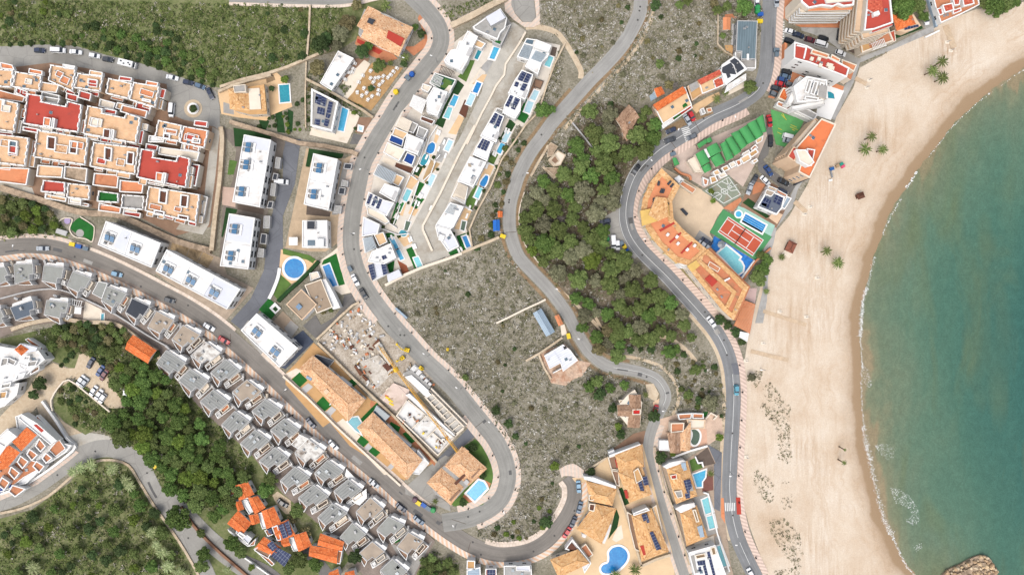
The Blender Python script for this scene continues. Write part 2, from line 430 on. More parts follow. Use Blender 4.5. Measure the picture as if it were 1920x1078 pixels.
M_TILEO = tiles('orange_roof_tiles', (224, 118, 62), (238, 146, 92), (194, 92, 46), .6)
M_TILEB = tiles('brown_roof_tiles', (172, 138, 112), (196, 164, 138), (134, 100, 78), .8)
M_TILER = tiles('brick_red_roof_tiles', (206, 96, 72), (222, 122, 96), (170, 72, 54), .6)
M_FLAT = pavers('beige_roof_pavers', (234, 190, 146), (242, 206, 168), (208, 158, 116), .9, .3, .04, .09)
M_FLATR = M('red_roof_coating', (190, 78, 64), .1, .2, 4, stain=(140, 78, 72), stain_amt=.18, stain_scale=.15)
M_FLATO = M('orange_roof_coating', (224, 146, 102), .12, .25, 4, stain=(196, 110, 70), stain_amt=.25)
M_RIB = ribbed('grey_roof_sheets', (152, 153, 149), (124, 126, 124), .95, (126, 118, 106))
M_CEM = M('cement_roof', (156, 157, 151), .12, .25, 4, stain=(128, 118, 104), stain_amt=.3, stain_scale=.18)
M_GRAV = M('gravel_roof', (176, 160, 142), .16, .3, 9)
M_LICH = M('lichen_white_roof', (232, 228, 220), .05, .3, 5, stain=(122, 106, 92), stain_amt=.62, stain_scale=.35)
M_SLATE = ribbed('slate_sheet_roof', (112, 130, 138), (92, 110, 118), .9)
M_METW = ribbed('white_sheet_roof', (232, 234, 240), (206, 210, 218), .8)
M_METB = ribbed('blue_grey_sheet_roof', (166, 184, 198), (142, 160, 176), .6)
M_GREENR = M('green_membrane_roof', (78, 160, 92), .1, .25, 4, stain=(66, 136, 80), stain_amt=.3)
M_YELR = M('yellow_ochre_roof', (222, 184, 106), .1, .4, 5)
M_SOLAR = solar('solar_cells')
M_THERM = M('solar_thermal_glass', (62, 112, 150), .12, .8, 4, rough=.2, spec=.5)
M_W_CY = water('light_cyan_water', (150, 220, 226), (120, 200, 212))
M_W_BL = water('blue_pool_water', (44, 144, 206), (24, 116, 186))
M_W_SK = water('sky_blue_water', (92, 190, 226), (60, 164, 208))
M_W_TE = water('teal_pool_water', (52, 160, 176), (34, 136, 156))
M_W_GR = water('dark_green_water', (92, 112, 92), (72, 94, 78))
M_W_PA = water('pale_covered_water', (196, 228, 236), (170, 212, 226))
M_W_GN = M('green_pool_cover', (48, 132, 66), .1, .4, 3)
M_BLUEF = M('blue_floor_paint', (30, 72, 142), .12, .4, 4)
M_BLUEM = M('blue_mosaic_paving', (50, 128, 206), .3, .8, 3)
M_COURT = M('clay_red_court', (196, 92, 66), .06, .3, 5)
M_COURTG = M('court_green', (82, 150, 96), .08, .3, 5)
M_COURTK = M('faded_green_court', (142, 150, 132), .1, .3, 5, stain=(158, 130, 110), stain_amt=.3)
M_GREENP = M('green_parking_paint', (96, 168, 98), .14, .4, 5)
M_LINE = M('white_road_paint', (236, 236, 232), .05, 1, 6)
M_TINT = tinted('mixed_scrub')

# ---------------------------------------------------------------- ground, sheets, roads
LANDX = [(2600, -1500), (2600, -250), (1990, 0), (1920, 50), (1740, 110), (1640, 300), (1540, 520), (1530, 760), (1560, 950), (1600, 1078), (1640, 1500), (1640, 2600)]
b = MB(); b.cap(xy([(-4000, 2600), (-4000, -1500)] + LANDX, 0), 0, M_GROUND)
tag(b.build('ground'), kind='structure')
def sheet(name, s, m, z, kind='structure', base=None, keep=True):
    q = pts(s); w = xy(q, z); b = MB(); b.side(w, -.05 if base is None else base, z, m); b.cap(w, z, m)
    o = b.build(name); o['kind'] = kind
    if keep: solid(q)
    return o
A()
sheet('scrub_ground', "-300,-200 760,-200 720,20 690,60 640,92 575,112 500,140 415,166 380,158 330,142 260,118 200,104 150,96 80,88 -300,84", M_GREENG, .012, keep=False)
sheet('scrub_ground', "-300,930 0,972 60,955 130,905 165,862 205,855 250,880 275,930 320,985 370,1078 380,1300 -300,1300", M_GREENG, .012, keep=False)
sheet('scrub_ground', "-300,350 0,365 80,380 110,412 140,470 60,450 -300,470", M_GREENG, .012, keep=False)
sheet('scrub_ground', "-20,640 60,622 170,598 240,612 330,690 420,800 520,900 640,940 700,990 600,1120 420,1120 340,960 240,830 170,770 130,690 60,660", M_GREENG, .013, keep=False)
sheet('scrub_ground', "790,1040 860,1058 870,1120 770,1120", M_GREENG, .012, keep=False)
sheet('grove_floor', "985,345 1040,330 1070,250 1090,205 1150,190 1240,235 1240,262 1190,310 1170,345 1150,400 1135,470 1190,500 1240,540 1290,600 1290,640 1190,650 1130,665 1085,590 1040,535 985,455", M_GROVEG, .012, keep=False)

def road(name, s, w, m, z=.1, sm=6, w2=None):
    line = smooth(pts(s), sm); q = [P(a, c, z)[:2] for a, c in line]
    b = MB(); b.ribbon(q, w, -.05, z, m, w2=w2); o = b.build(name); o['kind'] = 'structure'
    wd = (w if w2 is None else max(w, w2)) / S / 2 + 1
    for i in range(0, len(line) - 1, 3):
        a, c = Vector(line[i]), Vector(line[min(i + 3, len(line) - 1)]); d = (c - a)
        if d.length < 1e-6: continue
        n = Vector((-d.y, d.x)).normalized() * wd; e = d.normalized() * 2
        solid([tuple(a - e + n), tuple(c + e + n), tuple(c + e - n), tuple(a - e - n)])
    return line
def offset(line, d):
    o = []
    for i in range(len(line)):
        a = Vector(line[max(0, i - 1)]); c = Vector(line[min(len(line) - 1, i + 1)]); t = (c - a).normalized()
        o.append((line[i][0] - t.y * d, line[i][1] + t.x * d))
    return o
def cut(line, y0=None, y1=None, i0=0, i1=None):
    return line[i0:i1]
def strip(name, line, d, w, m, z, z0=-.05, kind='structure'):
    q = [P(a, c, z)[:2] for a, c in offset(line, d)]
    b = MB(); b.ribbon(q, w, z0, z, m); o = b.build(name); o['kind'] = kind
    return o
A()
RB = road('street', "-60,472 0,466 50,461 100,465 150,480 200,500 250,524 300,550 350,577 400,610 442,645 478,677 536,732 596,790 655,845 701,883 730,908 765,940 810,974 850,1003 890,1026 935,1039 985,1034 1022,1016 1050,986 1068,958 1077,933 1076,908 1066,892", 6.7, M_ROADB, .1)
RA = road('street', "430,-12 560,-8 640,-8 700,-20 745,-30 781,0 805,25 822,50 827,75 819,100 800,125 780,150 761,175 744,200 729,225 711,252 692,285 680,310 670,355 661,405 658,455 664,490 673,515 686,540 702,565 721,590 741,615 764,640 796,675 846,722 884,768 906,795 926,820 940,845 948,866 952,890 949,912 939,935 921,952 897,965 868,974 830,980", 6.9, M_ROAD, .104)
RC = road('street', "1204,-40 1202,0 1199,25 1188,50 1174,75 1155,100 1132,125 1107,150 1082,178 1058,205 1036,230 1018,255 999,280 984,305 972,330 964,355 957,380 955,405 956,430 962,455 971,478 984,495 1005,517 1027,540 1047,565 1064,590 1077,615 1091,640 1107,662 1137,685 1178,693 1205,699 1230,710 1245,730 1248,748 1237,772 1226,795 1218,820 1215,845 1217,862 1222,885 1229,910 1243,958 1260,1008 1283,1078 1300,1130", 5.3, M_ROADC, .1, w2=3.7)
RD = road('street', "1446,-40 1444,0 1441,50 1439,100 1436,130 1427,160 1412,178 1380,198 1330,221 1280,254 1240,279 1216,300 1198,320 1186,342 1178,367 1174,392 1175,417 1183,442 1200,467 1224,492 1249,516 1271,540 1294,565 1316,590 1337,615 1353,640 1364,665 1371,692 1374,720 1375,745 1373,795 1370,845 1368,890 1367,915 1371,958 1383,1008 1405,1058 1418,1085 1440,1140", 5.5, M_ROADD, .1)
# pavements with kerbs
def near(line, p): return min(range(len(line)), key=lambda i: math.dist(line[i], p))
def seg(line, a, c):
    i, j = sorted((near(line, a), near(line, c))); return line[i:j + 1]
strip('pavement', RB[:near(RB, (905, 1032))], 19.5, 2.2, M_STRB, .23); strip('pavement', seg(RB, (0, 466), (160, 484)), -19, 1.5, M_STRP, .23)
strip('pavement', seg(RB, (160, 484), (430, 635)), -19.5, 1.2, M_PAVE, .23); strip('pavement', seg(RB, (480, 679), (795, 960)), -19.5, 1.2, M_PAVE, .23)
strip('pavement', seg(RB, (905, 1033), (1066, 892)), -19, 2.0, M_PAVE, .234); strip('pavement', seg(RB, (905, 1032), (1076, 908)), 19, 2.0, M_STRB, .232)
strip('pavement', seg(RA, (781, 0), (890, 968)), -20.5, 1.9, M_STRP, .23); strip('pavement', seg(RA, (805, 25), (665, 490)), 20.5, 2.1, M_STRP, .23)
strip('pavement', seg(RA, (665, 490), (720, 590)), 22, 2.6, M_STRP, .232); strip('pavement', seg(RA, (884, 768), (860, 974)), 21.5, 2.4, M_STRP, .23)
strip('pavement', RA[:near(RA, (745, -30))], 19.5, 1.2, M_PAVE, .22)
strip('verge', seg(RC, (1202, 0), (1180, 693)), -16, 1.2, M_SOILB, .06); strip('verge', seg(RC, (1082, 178), (1245, 748)), 16.5, 1.2, M_SOILB, .06)
strip('pavement', seg(RC, (1230, 790), (1283, 1078)), -15, 2.1, M_STRP, .23); strip('pavement', seg(RC, (1217, 840), (1283, 1078)), 12, 1.2, M_STRP, .22)
strip('path', seg(RC, (1202, 0), (1040, 225)), -25, 1.3, M_DIRT, .08); strip('path', seg(RC, (1137, 685), (1238, 775)), -24, 1.2, M_DIRT, .08)
strip('pavement', seg(RD, (1444, 0), (1425, 163)), -20.5, 2.6, M_STRD, .23); strip('pavement', seg(RD, (1390, 192), (1355, 643)), -20.5, 2.6, M_STRD, .23)
strip('pavement', seg(RD, (1355, 643), (1418, 1085)), -20, 2.3, M_STRD, .232); strip('verge', seg(RD, (1290, 560), (1383, 1008)), 17, 1.3, M_DIRT, .06)
# painted road markings
def dashes(line, d, w, on, off, z, name='road_marking', m=M_LINE):
    q = [P(a, c, z)[:2] for a, c in offset(line, d)]; b = MB(); seg = []; acc = 0; draw = True
    for i in range(len(q)):
        seg.append(q[i])
        if i + 1 < len(q):
            acc += math.dist(q[i], q[i + 1])
            if acc > (on if draw else off):
                seg.append(q[i + 1])
                if draw and len(seg) > 1: b.ribbon(seg, w, z, z, m)
                seg = []; acc = 0; draw = not draw
    if draw and len(seg) > 1: b.ribbon(seg, w, z, z, m)
    o = b.build(name); o['kind'] = 'structure'
dashes(seg(RD, (1425, 163), (1365, 665)), .3, .15, 400, .1, .108); dashes(seg(RD, (1371, 700), (1405, 1058)), -1, .14, 60, .5, .108); dashes(seg(RC, (1150, 690), (1245, 760)), 0, .12, 30, 3, .108)
dashes(seg(RD, (1230, 285), (1320, 590)), 12.4, .12, 400, .1, .108)
def zebra(s, n, m=M_LINE):
    """crossing between two edge points: n bars across the carriageway"""
    q = pts(s); (a, bb, c, d) = q; k = MB()
    for i in range(n):
        u = (i + .25) / n; v = (i + .75) / n
        f = lambda p, r, w: (p[0] + (r[0] - p[0]) * w, p[1] + (r[1] - p[1]) * w)
        k.cap(xy([f(a, bb, u), f(a, bb, v), f(d, c, v), f(d, c, u)], .109), .109, m)
    o = k.build('zebra_crossing'); o['kind'] = 'structure'
A(); zebra("1277,241 1286,267 1300,262 1291,237", 8); zebra("1461,40 1459,80 1470,80 1471,40", 9); zebra("1358,942 1379,942 1379,957 1359,958", 6)
sheet('red_paving', "1380,932 1388,932 1390,964 1382,964", M_REDP, .236)
for s in ("847,973 874,982", "876,1037 882,1016", "890,802 909,787", "1303,229 1315,252", "1255,262 1270,282", "948,436 968,435", "432,625 432,650", "692,338 700,344"):
    q = pts(s); b = MB(); b.ribbon(xy(q, .112), .2, .112, .112, M_DKPAVE); b.build('road_joint')['kind'] = 'structure'
sheet('road_patch', "1371,681 1387,680 1386,702 1376,702", M_ASPHD, .114); sheet('road_patch', "1448,52 1451,52 1450,118 1447,118", M_ASPHD, .114)

# open asphalt and concrete areas
sheet('street', "-40,88 0,88 80,84 140,86 200,104 260,118 320,138 370,156 405,172 412,200 412,240 395,250 330,225 300,165 240,150 150,128 90,130 30,125 -40,120", M_ASPH, .09)
Z(370, 230)
sheet('street', "660,125 775,125 730,460 640,700 640,935 600,1080 560,1180 540,1300 470,1500 500,1080 520,900 570,640 600,520 600,470 640,440 640,210", M_ASPHD, .088)
A(); sheet('street', "498,500 528,480 520,540 480,590 453,619 432,602 470,560", M_ASPHD, .089)
Z(640, 0)
sheet('concrete_ramp', "1290,170 1385,235 1330,300 1390,330 1330,460 1370,470 1280,680 1215,800 1150,810 1040,1028 960,1168 860,1358 800,1518 699,1708 740,1778 810,1908 645,1988 600,1978 500,1748 519,1708 600,1558 680,1398 780,1188 880,1048 960,880 1050,690 1080,530 1180,330 1240,180", M_CONC, .142)
sheet('street', "1270,0 1440,0 1456,130 1420,165 1360,165 1300,100 1270,40", M_ASPH, .091)
sheet('pavement', "1220,-10 1275,-10 1272,40 1300,105 1355,168 1425,168 1460,130 1445,-10 1480,-10 1490,180 1440,205 1370,205 1290,150 1225,85", M_STRP, .2)
A()
RH = road('street', "-40,950 0,941 30,930 70,908 110,880 145,857 178,843 210,841 240,852 268,882 290,925 320,968 350,1010 380,1062 395,1100", 6.6, M_ASPH, .096)
road('street', "312,935 350,970 390,1010 440,1050 490,1085", 7.5, M_ASPH, .098)
road('street', "450,1045 500,1068 540,1100", 3.5, M_DRIVE, .09); road('street', "555,1005 585,1040 620,1085", 4.6, M_DRIVE, .09)
sheet('pavement', "0,928 60,905 112,868 135,852 142,845 148,848 128,865 70,908 0,938", M_STRP, .21)
road('dirt_road', "-30,825 0,805 30,775 62,745 85,712 100,695", 7.0, M_DIRT, .065); road('dirt_road', "120,706 96,726 82,748 86,774 108,798 135,815 160,830", 5.0, M_DIRT, .07)
sheet('dirt_yard', "75,692 100,680 125,690 140,690 150,660 172,670 200,690 205,720 225,745 235,765 200,765 185,745 145,712 125,708 100,740 60,740", M_DIRT, .075)
sheet('path', "116,820 160,810 200,815 218,822 150,850 140,840", M_CONC, .078)
for s, w in (("1180,632 1215,630 1250,632 1272,645 1290,660 1305,678", 1.6), ("1044,540 1080,570 1110,600 1128,620", 1.2), ("1112,587 1125,610 1140,640", 1), ("1005,130 1040,60 1075,100 1090,140", .1)):
    if w > .5: road('footpath', s, w, M_DIRT, .05)
Z(640, 0); road('path', "1380,205 1480,205 1600,240 1660,300 1720,390 1770,480 1795,540 1790,590", 2.0, M_DIRT, .06)
Z(1080, 230)
sheet('car_park', "290,660 330,640 345,760 400,860 460,960 470,1000 440,1020 330,930 230,900 200,780 220,700", M_ASPH, .088)
sheet('street', "1390,0 1480,0 1450,170 1440,240 1400,280 1440,330 1530,400 1640,480 1600,540 1480,440 1370,370 1360,330 1380,200 1420,100", M_DRIVE, .089)
sheet('promenade', "1640,480 1700,400 1720,410 1660,500 1620,640 1500,790 1480,900 1445,1000 1430,1330 1400,1500 1340,1500 1400,1250 1390,980 1440,880 1500,760 1590,580", M_CONCG, .12)
Z(1440, 0)
sheet('street', "110,220 330,300 440,330 560,380 690,440 670,480 530,440 440,400 330,350 120,310", M_ASPH, .089)
sheet('promenade', "690,430 930,340 1150,230 1250,190 1240,240 940,370 690,470 640,620 500,900 450,880 540,700 600,600", M_CONCG, .12)
# ---------------------------------------------------------------- beach and sea
A()
SHORE = smooth(pts("2000,60 1960,95 1920,128 1885,150 1853,175 1816,207 1791,230 1763,266 1731,305 1713,330 1698,355 1680,380 1668,405 1658,430 1650,455 1640,480 1632,510 1625,540 1617,570 1613,600 1613,640 1616,690 1615,740 1619,790 1624,833 1630,858 1641,908 1653,958 1663,983 1675,1008 1686,1033 1700,1058 1718,1078 1745,1110 1790,1160"), 4)
SH = np.array([P(a, c)[:2] for a, c in SHORE])
def seg_dist(X, Y, L):
    d = np.full(X.shape, 1e9)
    for a, c in zip(L[:-1], L[1:]):
        e = c - a; ll = (e ** 2).sum()
        u = np.clip(((X - a[0]) * e[0] + (Y - a[1]) * e[1]) / ll, 0, 1)
        d = np.minimum(d, (X - a[0] - u * e[0]) ** 2 + (Y - a[1] - u * e[1]) ** 2)
    return np.sqrt(d)
def in_poly(X, Y, q):
    c = np.zeros(X.shape, bool); n = len(q)
    for i in range(n):
        x1, y1 = q[i]; x2, y2 = q[i - 1]
        if y1 == y2: continue
        c ^= ((y1 > Y) != (y2 > Y)) & (X < (x2 - x1) * (Y - y1) / (y2 - y1) + x1)
    return c
SEAQ = SHORE + [(4000, 2000), (4000, -600)]
def shore_sd(PX, PY):
    """metres from the water's edge, positive at sea"""
    d = seg_dist((PX - 960) * S, (539 - PY) * S, SH)
    return np.where(in_poly(PX, PY, SEAQ), d, -d)
def grid(name, x0, x1, y0, y1, st, zf, m, keepf):
    xs = np.arange(x0, x1 + st, st); ys = np.arange(y0, y1 + st, st); PX, PY = np.meshgrid(xs, ys)
    sd = shore_sd(PX, PY); z = zf(sd, PX, PY); nx = len(xs)
    v = np.stack([(PX - 960) * S, (539 - PY) * S, z], -1).reshape(-1, 3)
    k = keepf(sd, PX, PY); f = []
    for j in range(len(ys) - 1):
        for i in range(nx - 1):
            if k[j, i] or k[j, i + 1] or k[j + 1, i] or k[j + 1, i + 1]:
                f.append((j * nx + i, (j + 1) * nx + i, (j + 1) * nx + i + 1, j * nx + i + 1))
    used = np.unique(np.array(f)); mp = np.full(len(v), -1); mp[used] = np.arange(len(used))
    me = bpy.data.meshes.new(name); me.from_pydata(v[used].tolist(), [], mp[np.array(f)].tolist()); me.materials.append(m)
    at = me.attributes.new('shore', 'FLOAT', 'POINT'); at.data.foreach_set('value', sd.reshape(-1)[used].astype(np.float32))
    me.polygons.foreach_set('use_smooth', [True] * len(me.polygons)); me.update()
    o = bpy.data.objects.new(name, me); COL.objects.link(o); o['kind'] = 'structure'; return o
def sea_mat():
    m, t, p = nt_new('sea_water', .35, .12); v = coords(t); at = node(t, 'ShaderNodeAttribute', attribute_name='shore'); d = at.outputs['Fac']
    mp = node(t, 'ShaderNodeMapping'); mp.inputs['Rotation'].default_value = (0, 0, R(-25)); mp.inputs['Scale'].default_value = (1, .3, 1); t.links.new(v, mp.inputs[0])
    a = noise(t, mp.outputs[0], .035, 5, .6, .6); b = noise(t, v, 1.6, 4, .75); c = noise(t, v, .35, 4, .6)
    dd = math_n(t, 'ADD', d, math_n(t, 'MULTIPLY', math_n(t, 'SUBTRACT', a, .5), 46))
    dd = math_n(t, 'MINIMUM', dd, math_n(t, 'ADD', math_n(t, 'MULTIPLY', d, 3.0), 1.0))
    col = ramp(t, math_n(t, 'DIVIDE', dd, 80), [(0, C(150, 136, 108)), (.025, C(126, 130, 104)), (.09, C(110, 125, 102)), (.25, C(92, 121, 101)), (.45, C(76, 113, 97)), (.7, C(61, 104, 94)), (1, C(50, 96, 91))])
    band = noise(t, mp.outputs[0], .06, 3, .5, 1.0)
    col = mix(t, col, C(104, 116, 84), ramp(t, band, [(.48, (0, 0, 0)), (.72, (.6,) * 3)]))
    col = mix(t, col, ramp(t, b, [(.25, (.36,) * 3), (.75, (.64,) * 3)]), .7, 'OVERLAY')
    col = mix(t, col, ramp(t, c, [(.3, (.45,) * 3), (.7, (.55,) * 3)]), .8, 'OVERLAY')
    sw = node(t, 'ShaderNodeTexWave', wave_type='BANDS', bands_direction='X'); sw.inputs['Scale'].default_value = .1; sw.inputs['Distortion'].default_value = 22; sw.inputs['Detail'].default_value = 4; t.links.new(v, sw.inputs['Vector'])
    col = mix(t, col, ramp(t, sw.outputs[1], [(.2, (.47,) * 3), (.8, (.54,) * 3)]), .4, 'OVERLAY')
    t.links.new(col, p.inputs[0]); bump(t, p, b, .35, .15); return m
def sand_mat():
    m, t, p = nt_new('beach_sand', .95, .1); v = coords(t); at = node(t, 'ShaderNodeAttribute', attribute_name='shore')
    d = math_n(t, 'MULTIPLY', at.outputs['Fac'], -1.0)
    a = noise(t, v, .04, 6, .7, .15); b = noise(t, v, 2.2, 4, .75); w1 = noise(t, v, .09, 4, .6)
    col = ramp(t, a, [(.28, C(232, 219, 202)), (.48, C(225, 208, 187)), (.62, C(214, 193, 169)), (.75, C(199, 174, 146))])
    # raked and driven lines that follow the shore
    x = math_n(t, 'ADD', math_n(t, 'MULTIPLY', d, .42), math_n(t, 'MULTIPLY', w1, 5))
    cv = node(t, 'ShaderNodeCombineXYZ'); t.links.new(x, cv.inputs[0]); ln = noise(t, cv.outputs[0], 1.6, 4, .75)
    lane = math_n(t, 'MULTIPLY', ramp(t, math_n(t, 'DIVIDE', d, 60), [(.03, (1, 1, 1)), (.3, (.9,) * 3), (.5, (.15,) * 3)]), ramp(t, noise(t, v, .05, 3, .5), [(.38, (0, 0, 0)), (.55, (1, 1, 1))]))
    col = mix(t, col, C(196, 164, 130), math_n(t, 'MULTIPLY', lane, ramp(t, ln, [(.46, (0, 0, 0)), (.62, (.5,) * 3), (.74, (.1,) * 3)])))
    mp = node(t, 'ShaderNodeMapping'); mp.inputs['Scale'].default_value = (1, .1, 1); mp.inputs['Rotation'].default_value = (0, 0, R(-8)); t.links.new(v, mp.inputs[0])
    st = noise(t, mp.outputs[0], .55, 5, .75, .3); far = ramp(t, math_n(t, 'DIVIDE', d, 60), [(.05, (0, 0, 0)), (.35, (1, 1, 1)), (.7, (.3,) * 3)])
    col = mix(t, col, C(190, 160, 128), math_n(t, 'MULTIPLY', math_n(t, 'MULTIPLY', far, ramp(t, noise(t, v, .03, 3, .5), [(.42, (0, 0, 0)), (.6, (1, 1, 1))])), ramp(t, st, [(.44, (0, 0, 0)), (.66, (.85,) * 3)])))
    col = mix(t, col, ramp(t, b, [(.25, (.38,) * 3), (.75, (.60,) * 3)]), .75, 'OVERLAY')
    e = math_n(t, 'ADD', d, math_n(t, 'MULTIPLY', math_n(t, 'SUBTRACT', w1, .5), 5.0))
    wet = ramp(t, math_n(t, 'DIVIDE', e, 12), [(0, (1, 1, 1)), (.26, (.95,) * 3), (.34, (.55,) * 3), (.5, (.25,) * 3), (.75, (0, 0, 0))])
    col = mix(t, col, mix(t, C(152, 126, 98), C(176, 150, 120), b), wet)
    t.links.new(col, p.inputs[0]); bump(t, p, b, .25, .08); return m
BEACHQ = pts("2000,-20 1920,8 1830,18 1765,42 1700,75 1655,104 1612,128 1600,165 1568,220 1558,250 1512,350 1480,405 1450,440 1436,500 1424,545 1408,600 1400,650 1394,690 1396,760 1392,860 1390,930 1405,985 1425,1040 1445,1090 1460,1160") + [(1800, 1160), (2000, 60)]
BEACH_IN = [(a + 16, b_) for a, b_ in BEACHQ[1:-2]] + [(2100, 1300), (2100, 0)]
def beach_z(sd, px, py): return np.where(sd > -12, .07 - (sd + 12) * .05, .07) + .02 * np.sin(px * .21) * np.cos(py * .17)
grid('beach', 1385, 1990, -30, 1150, 5, beach_z, sand_mat(), lambda sd, px, py: (sd > -75) & (sd < 16) & (in_poly(px, py, BEACH_IN) | (sd > -12)))
grid('sea', 1590, 2400, -300, 1500, 6, lambda sd, px, py: np.full(sd.shape, -.53), sea_mat(), lambda sd, px, py: sd > -4)
solid(BEACHQ)
_b = MB(); _b.cap(xy(BEACHQ[1:-3] + [(a + 40, b_ + 40) for a, b_ in BEACHQ[1:-3]][::-1], .055), .055, bpy.data.materials['beach_sand']); _o = _b.build('beach'); _o['kind'] = 'structure'
_a = _o.data.attributes.new('shore', 'FLOAT', 'POINT'); _a.data.foreach_set('value', [-100.0] * len(_o.data.vertices))
# white water at the edge: ragged flecks lying on the surface
rng = np.random.default_rng(5)
def flecks(name, px, py, size, z, m, kind='stuff'):
    n = len(px); k = (H - z) / H
    X = (px - 960) * S * k; Y = (539 - py) * S * k
    a0 = rng.random(n) * 6.28; v = []; f = []
    for i in range(n):
        s = size[i]; c = len(v)
        for j in range(5):
            r = s * (.5 + .7 * rng.random()); v.append((X[i] + r * math.cos(a0[i] + j * 1.257), Y[i] + .7 * r * math.sin(a0[i] + j * 1.257), z + .002 * (i % 9)))
        f.append(tuple(range(c, c + 5)))
    me = bpy.data.meshes.new(name); me.from_pydata(v, [], f); me.materials.append(m)
    o = bpy.data.objects.new(name, me); COL.objects.link(o); o['kind'] = kind; return o
M_FOAM = M('foam', (244, 246, 244), .02, 1, 3)
fx, fy, fs = [], [], []
def foam_line(s, n, spread, size):
    L = smooth(pts(s), 8)
    for _ in range(n):
        i = rng.random() * (len(L) - 1.001); a = L[int(i)]; c = L[int(i) + 1]; u = i - int(i)
        wob = 2.0 * math.sin(i * 1.7) + 1.2 * math.sin(i * 4.1)
        fx.append(a[0] + (c[0] - a[0]) * u + wob * .4 + rng.normal() * spread); fy.append(a[1] + (c[1] - a[1]) * u + rng.normal() * spread * .6); fs.append(size * (.25 + 1.3 * rng.random() ** 2))
foam_line("1640,482 1634,505 1627,535 1624,545", 200, 1.3, .13); foam_line("1625,540 1619,560 1616,585 1615,605 1613,630", 760, 1.9, .15)
foam_line("1718,322 1708,340 1700,352", 90, 1.2, .25); foam_line("1613,630 1616,670 1617,690", 200, .5, .13); foam_line("1616,690 1615,730 1618,780 1622,806", 300, .8, .13)
foam_line("1617,800 1624,833 1631,860 1640,905 1652,955 1662,984 1672,1003", 1300, 3.0, .15); foam_line("1674,1005 1684,1030 1698,1058 1716,1080", 420, 1.3, .14)
foam_line("1608,560 1602,620 1600,680 1606,720", 120, 1.0, .18); foam_line("1690,372 1668,410 1655,440", 160, 1.0, .16); foam_line("1920,131 1850,180 1790,234 1740,296", 200, .6, .16)
def foam_patch(s, n, size, bias=None):
    q = pts(s); xs = [p[0] for p in q]; ys = [p[1] for p in q]; k = 0
    while k < n:
        a, c = rng.uniform(min(xs), max(xs)), rng.uniform(min(ys), max(ys))
        if in_poly(np.array([a]), np.array([c]), q)[0] and (bias is None or rng.random() < bias(a, c)):
            fx.append(a); fy.append(c); fs.append(size * (.25 + 1.6 * rng.random() ** 3)); k += 1
foam_patch("1618,685 1628,690 1634,710 1634,726 1626,727 1619,712", 260, .1)
foam_patch("1643,832 1672,832 1680,845 1678,858 1664,862 1645,850", 280, .09, lambda a, c: 1 - (a - 1643) / 60)
foam_patch("1668,914 1682,914 1705,928 1718,945 1725,972 1722,980 1708,985 1698,975 1712,965 1700,950 1680,944", 820, .11)
foam_patch("1710,1020 1728,1018 1729,1026 1718,1034", 110, .1); foam_patch("1640,834 1648,833 1648,846", 50, .12)
flecks('sea_foam', np.array(fx), np.array(fy), np.array(fs), -.50, M_FOAM)
# ---------------------------------------------------------------- building kit
WIN = []
def window_meshes():
    for w, h in ((1.5, 1.3), (2.4, 2.0)):
        b = MB(); f = .09
        for x0, x1, y0, y1 in ((-w / 2, w / 2, 0, f), (-w / 2, w / 2, h - f, h), (-w / 2, -w / 2 + f, f, h - f), (w / 2 - f, w / 2, f, h - f), (-.04, .04, f, h - f)):
            b.face([(x0, -.07, y0), (x1, -.07, y0), (x1, -.07, y1), (x0, -.07, y1)], M_FRAME)
            b.face([(x0, -.07, y1), (x1, -.07, y1), (x1, .03, y1), (x0, .03, y1)], M_FRAME)
            b.face([(x0, .03, y0), (x0, -.07, y0), (x0, -.07, y1), (x0, .03, y1)], M_FRAME); b.face([(x1, -.07, y0), (x1, .03, y0), (x1, .03, y1), (x1, -.07, y1)], M_FRAME)
        b.face([(-w / 2, -.03, 0), (w / 2, -.03, 0), (w / 2, -.03, h), (-w / 2, -.03, h)], M_GLASS)
        WIN.append((b.mesh('window'), w, h))
window_meshes()
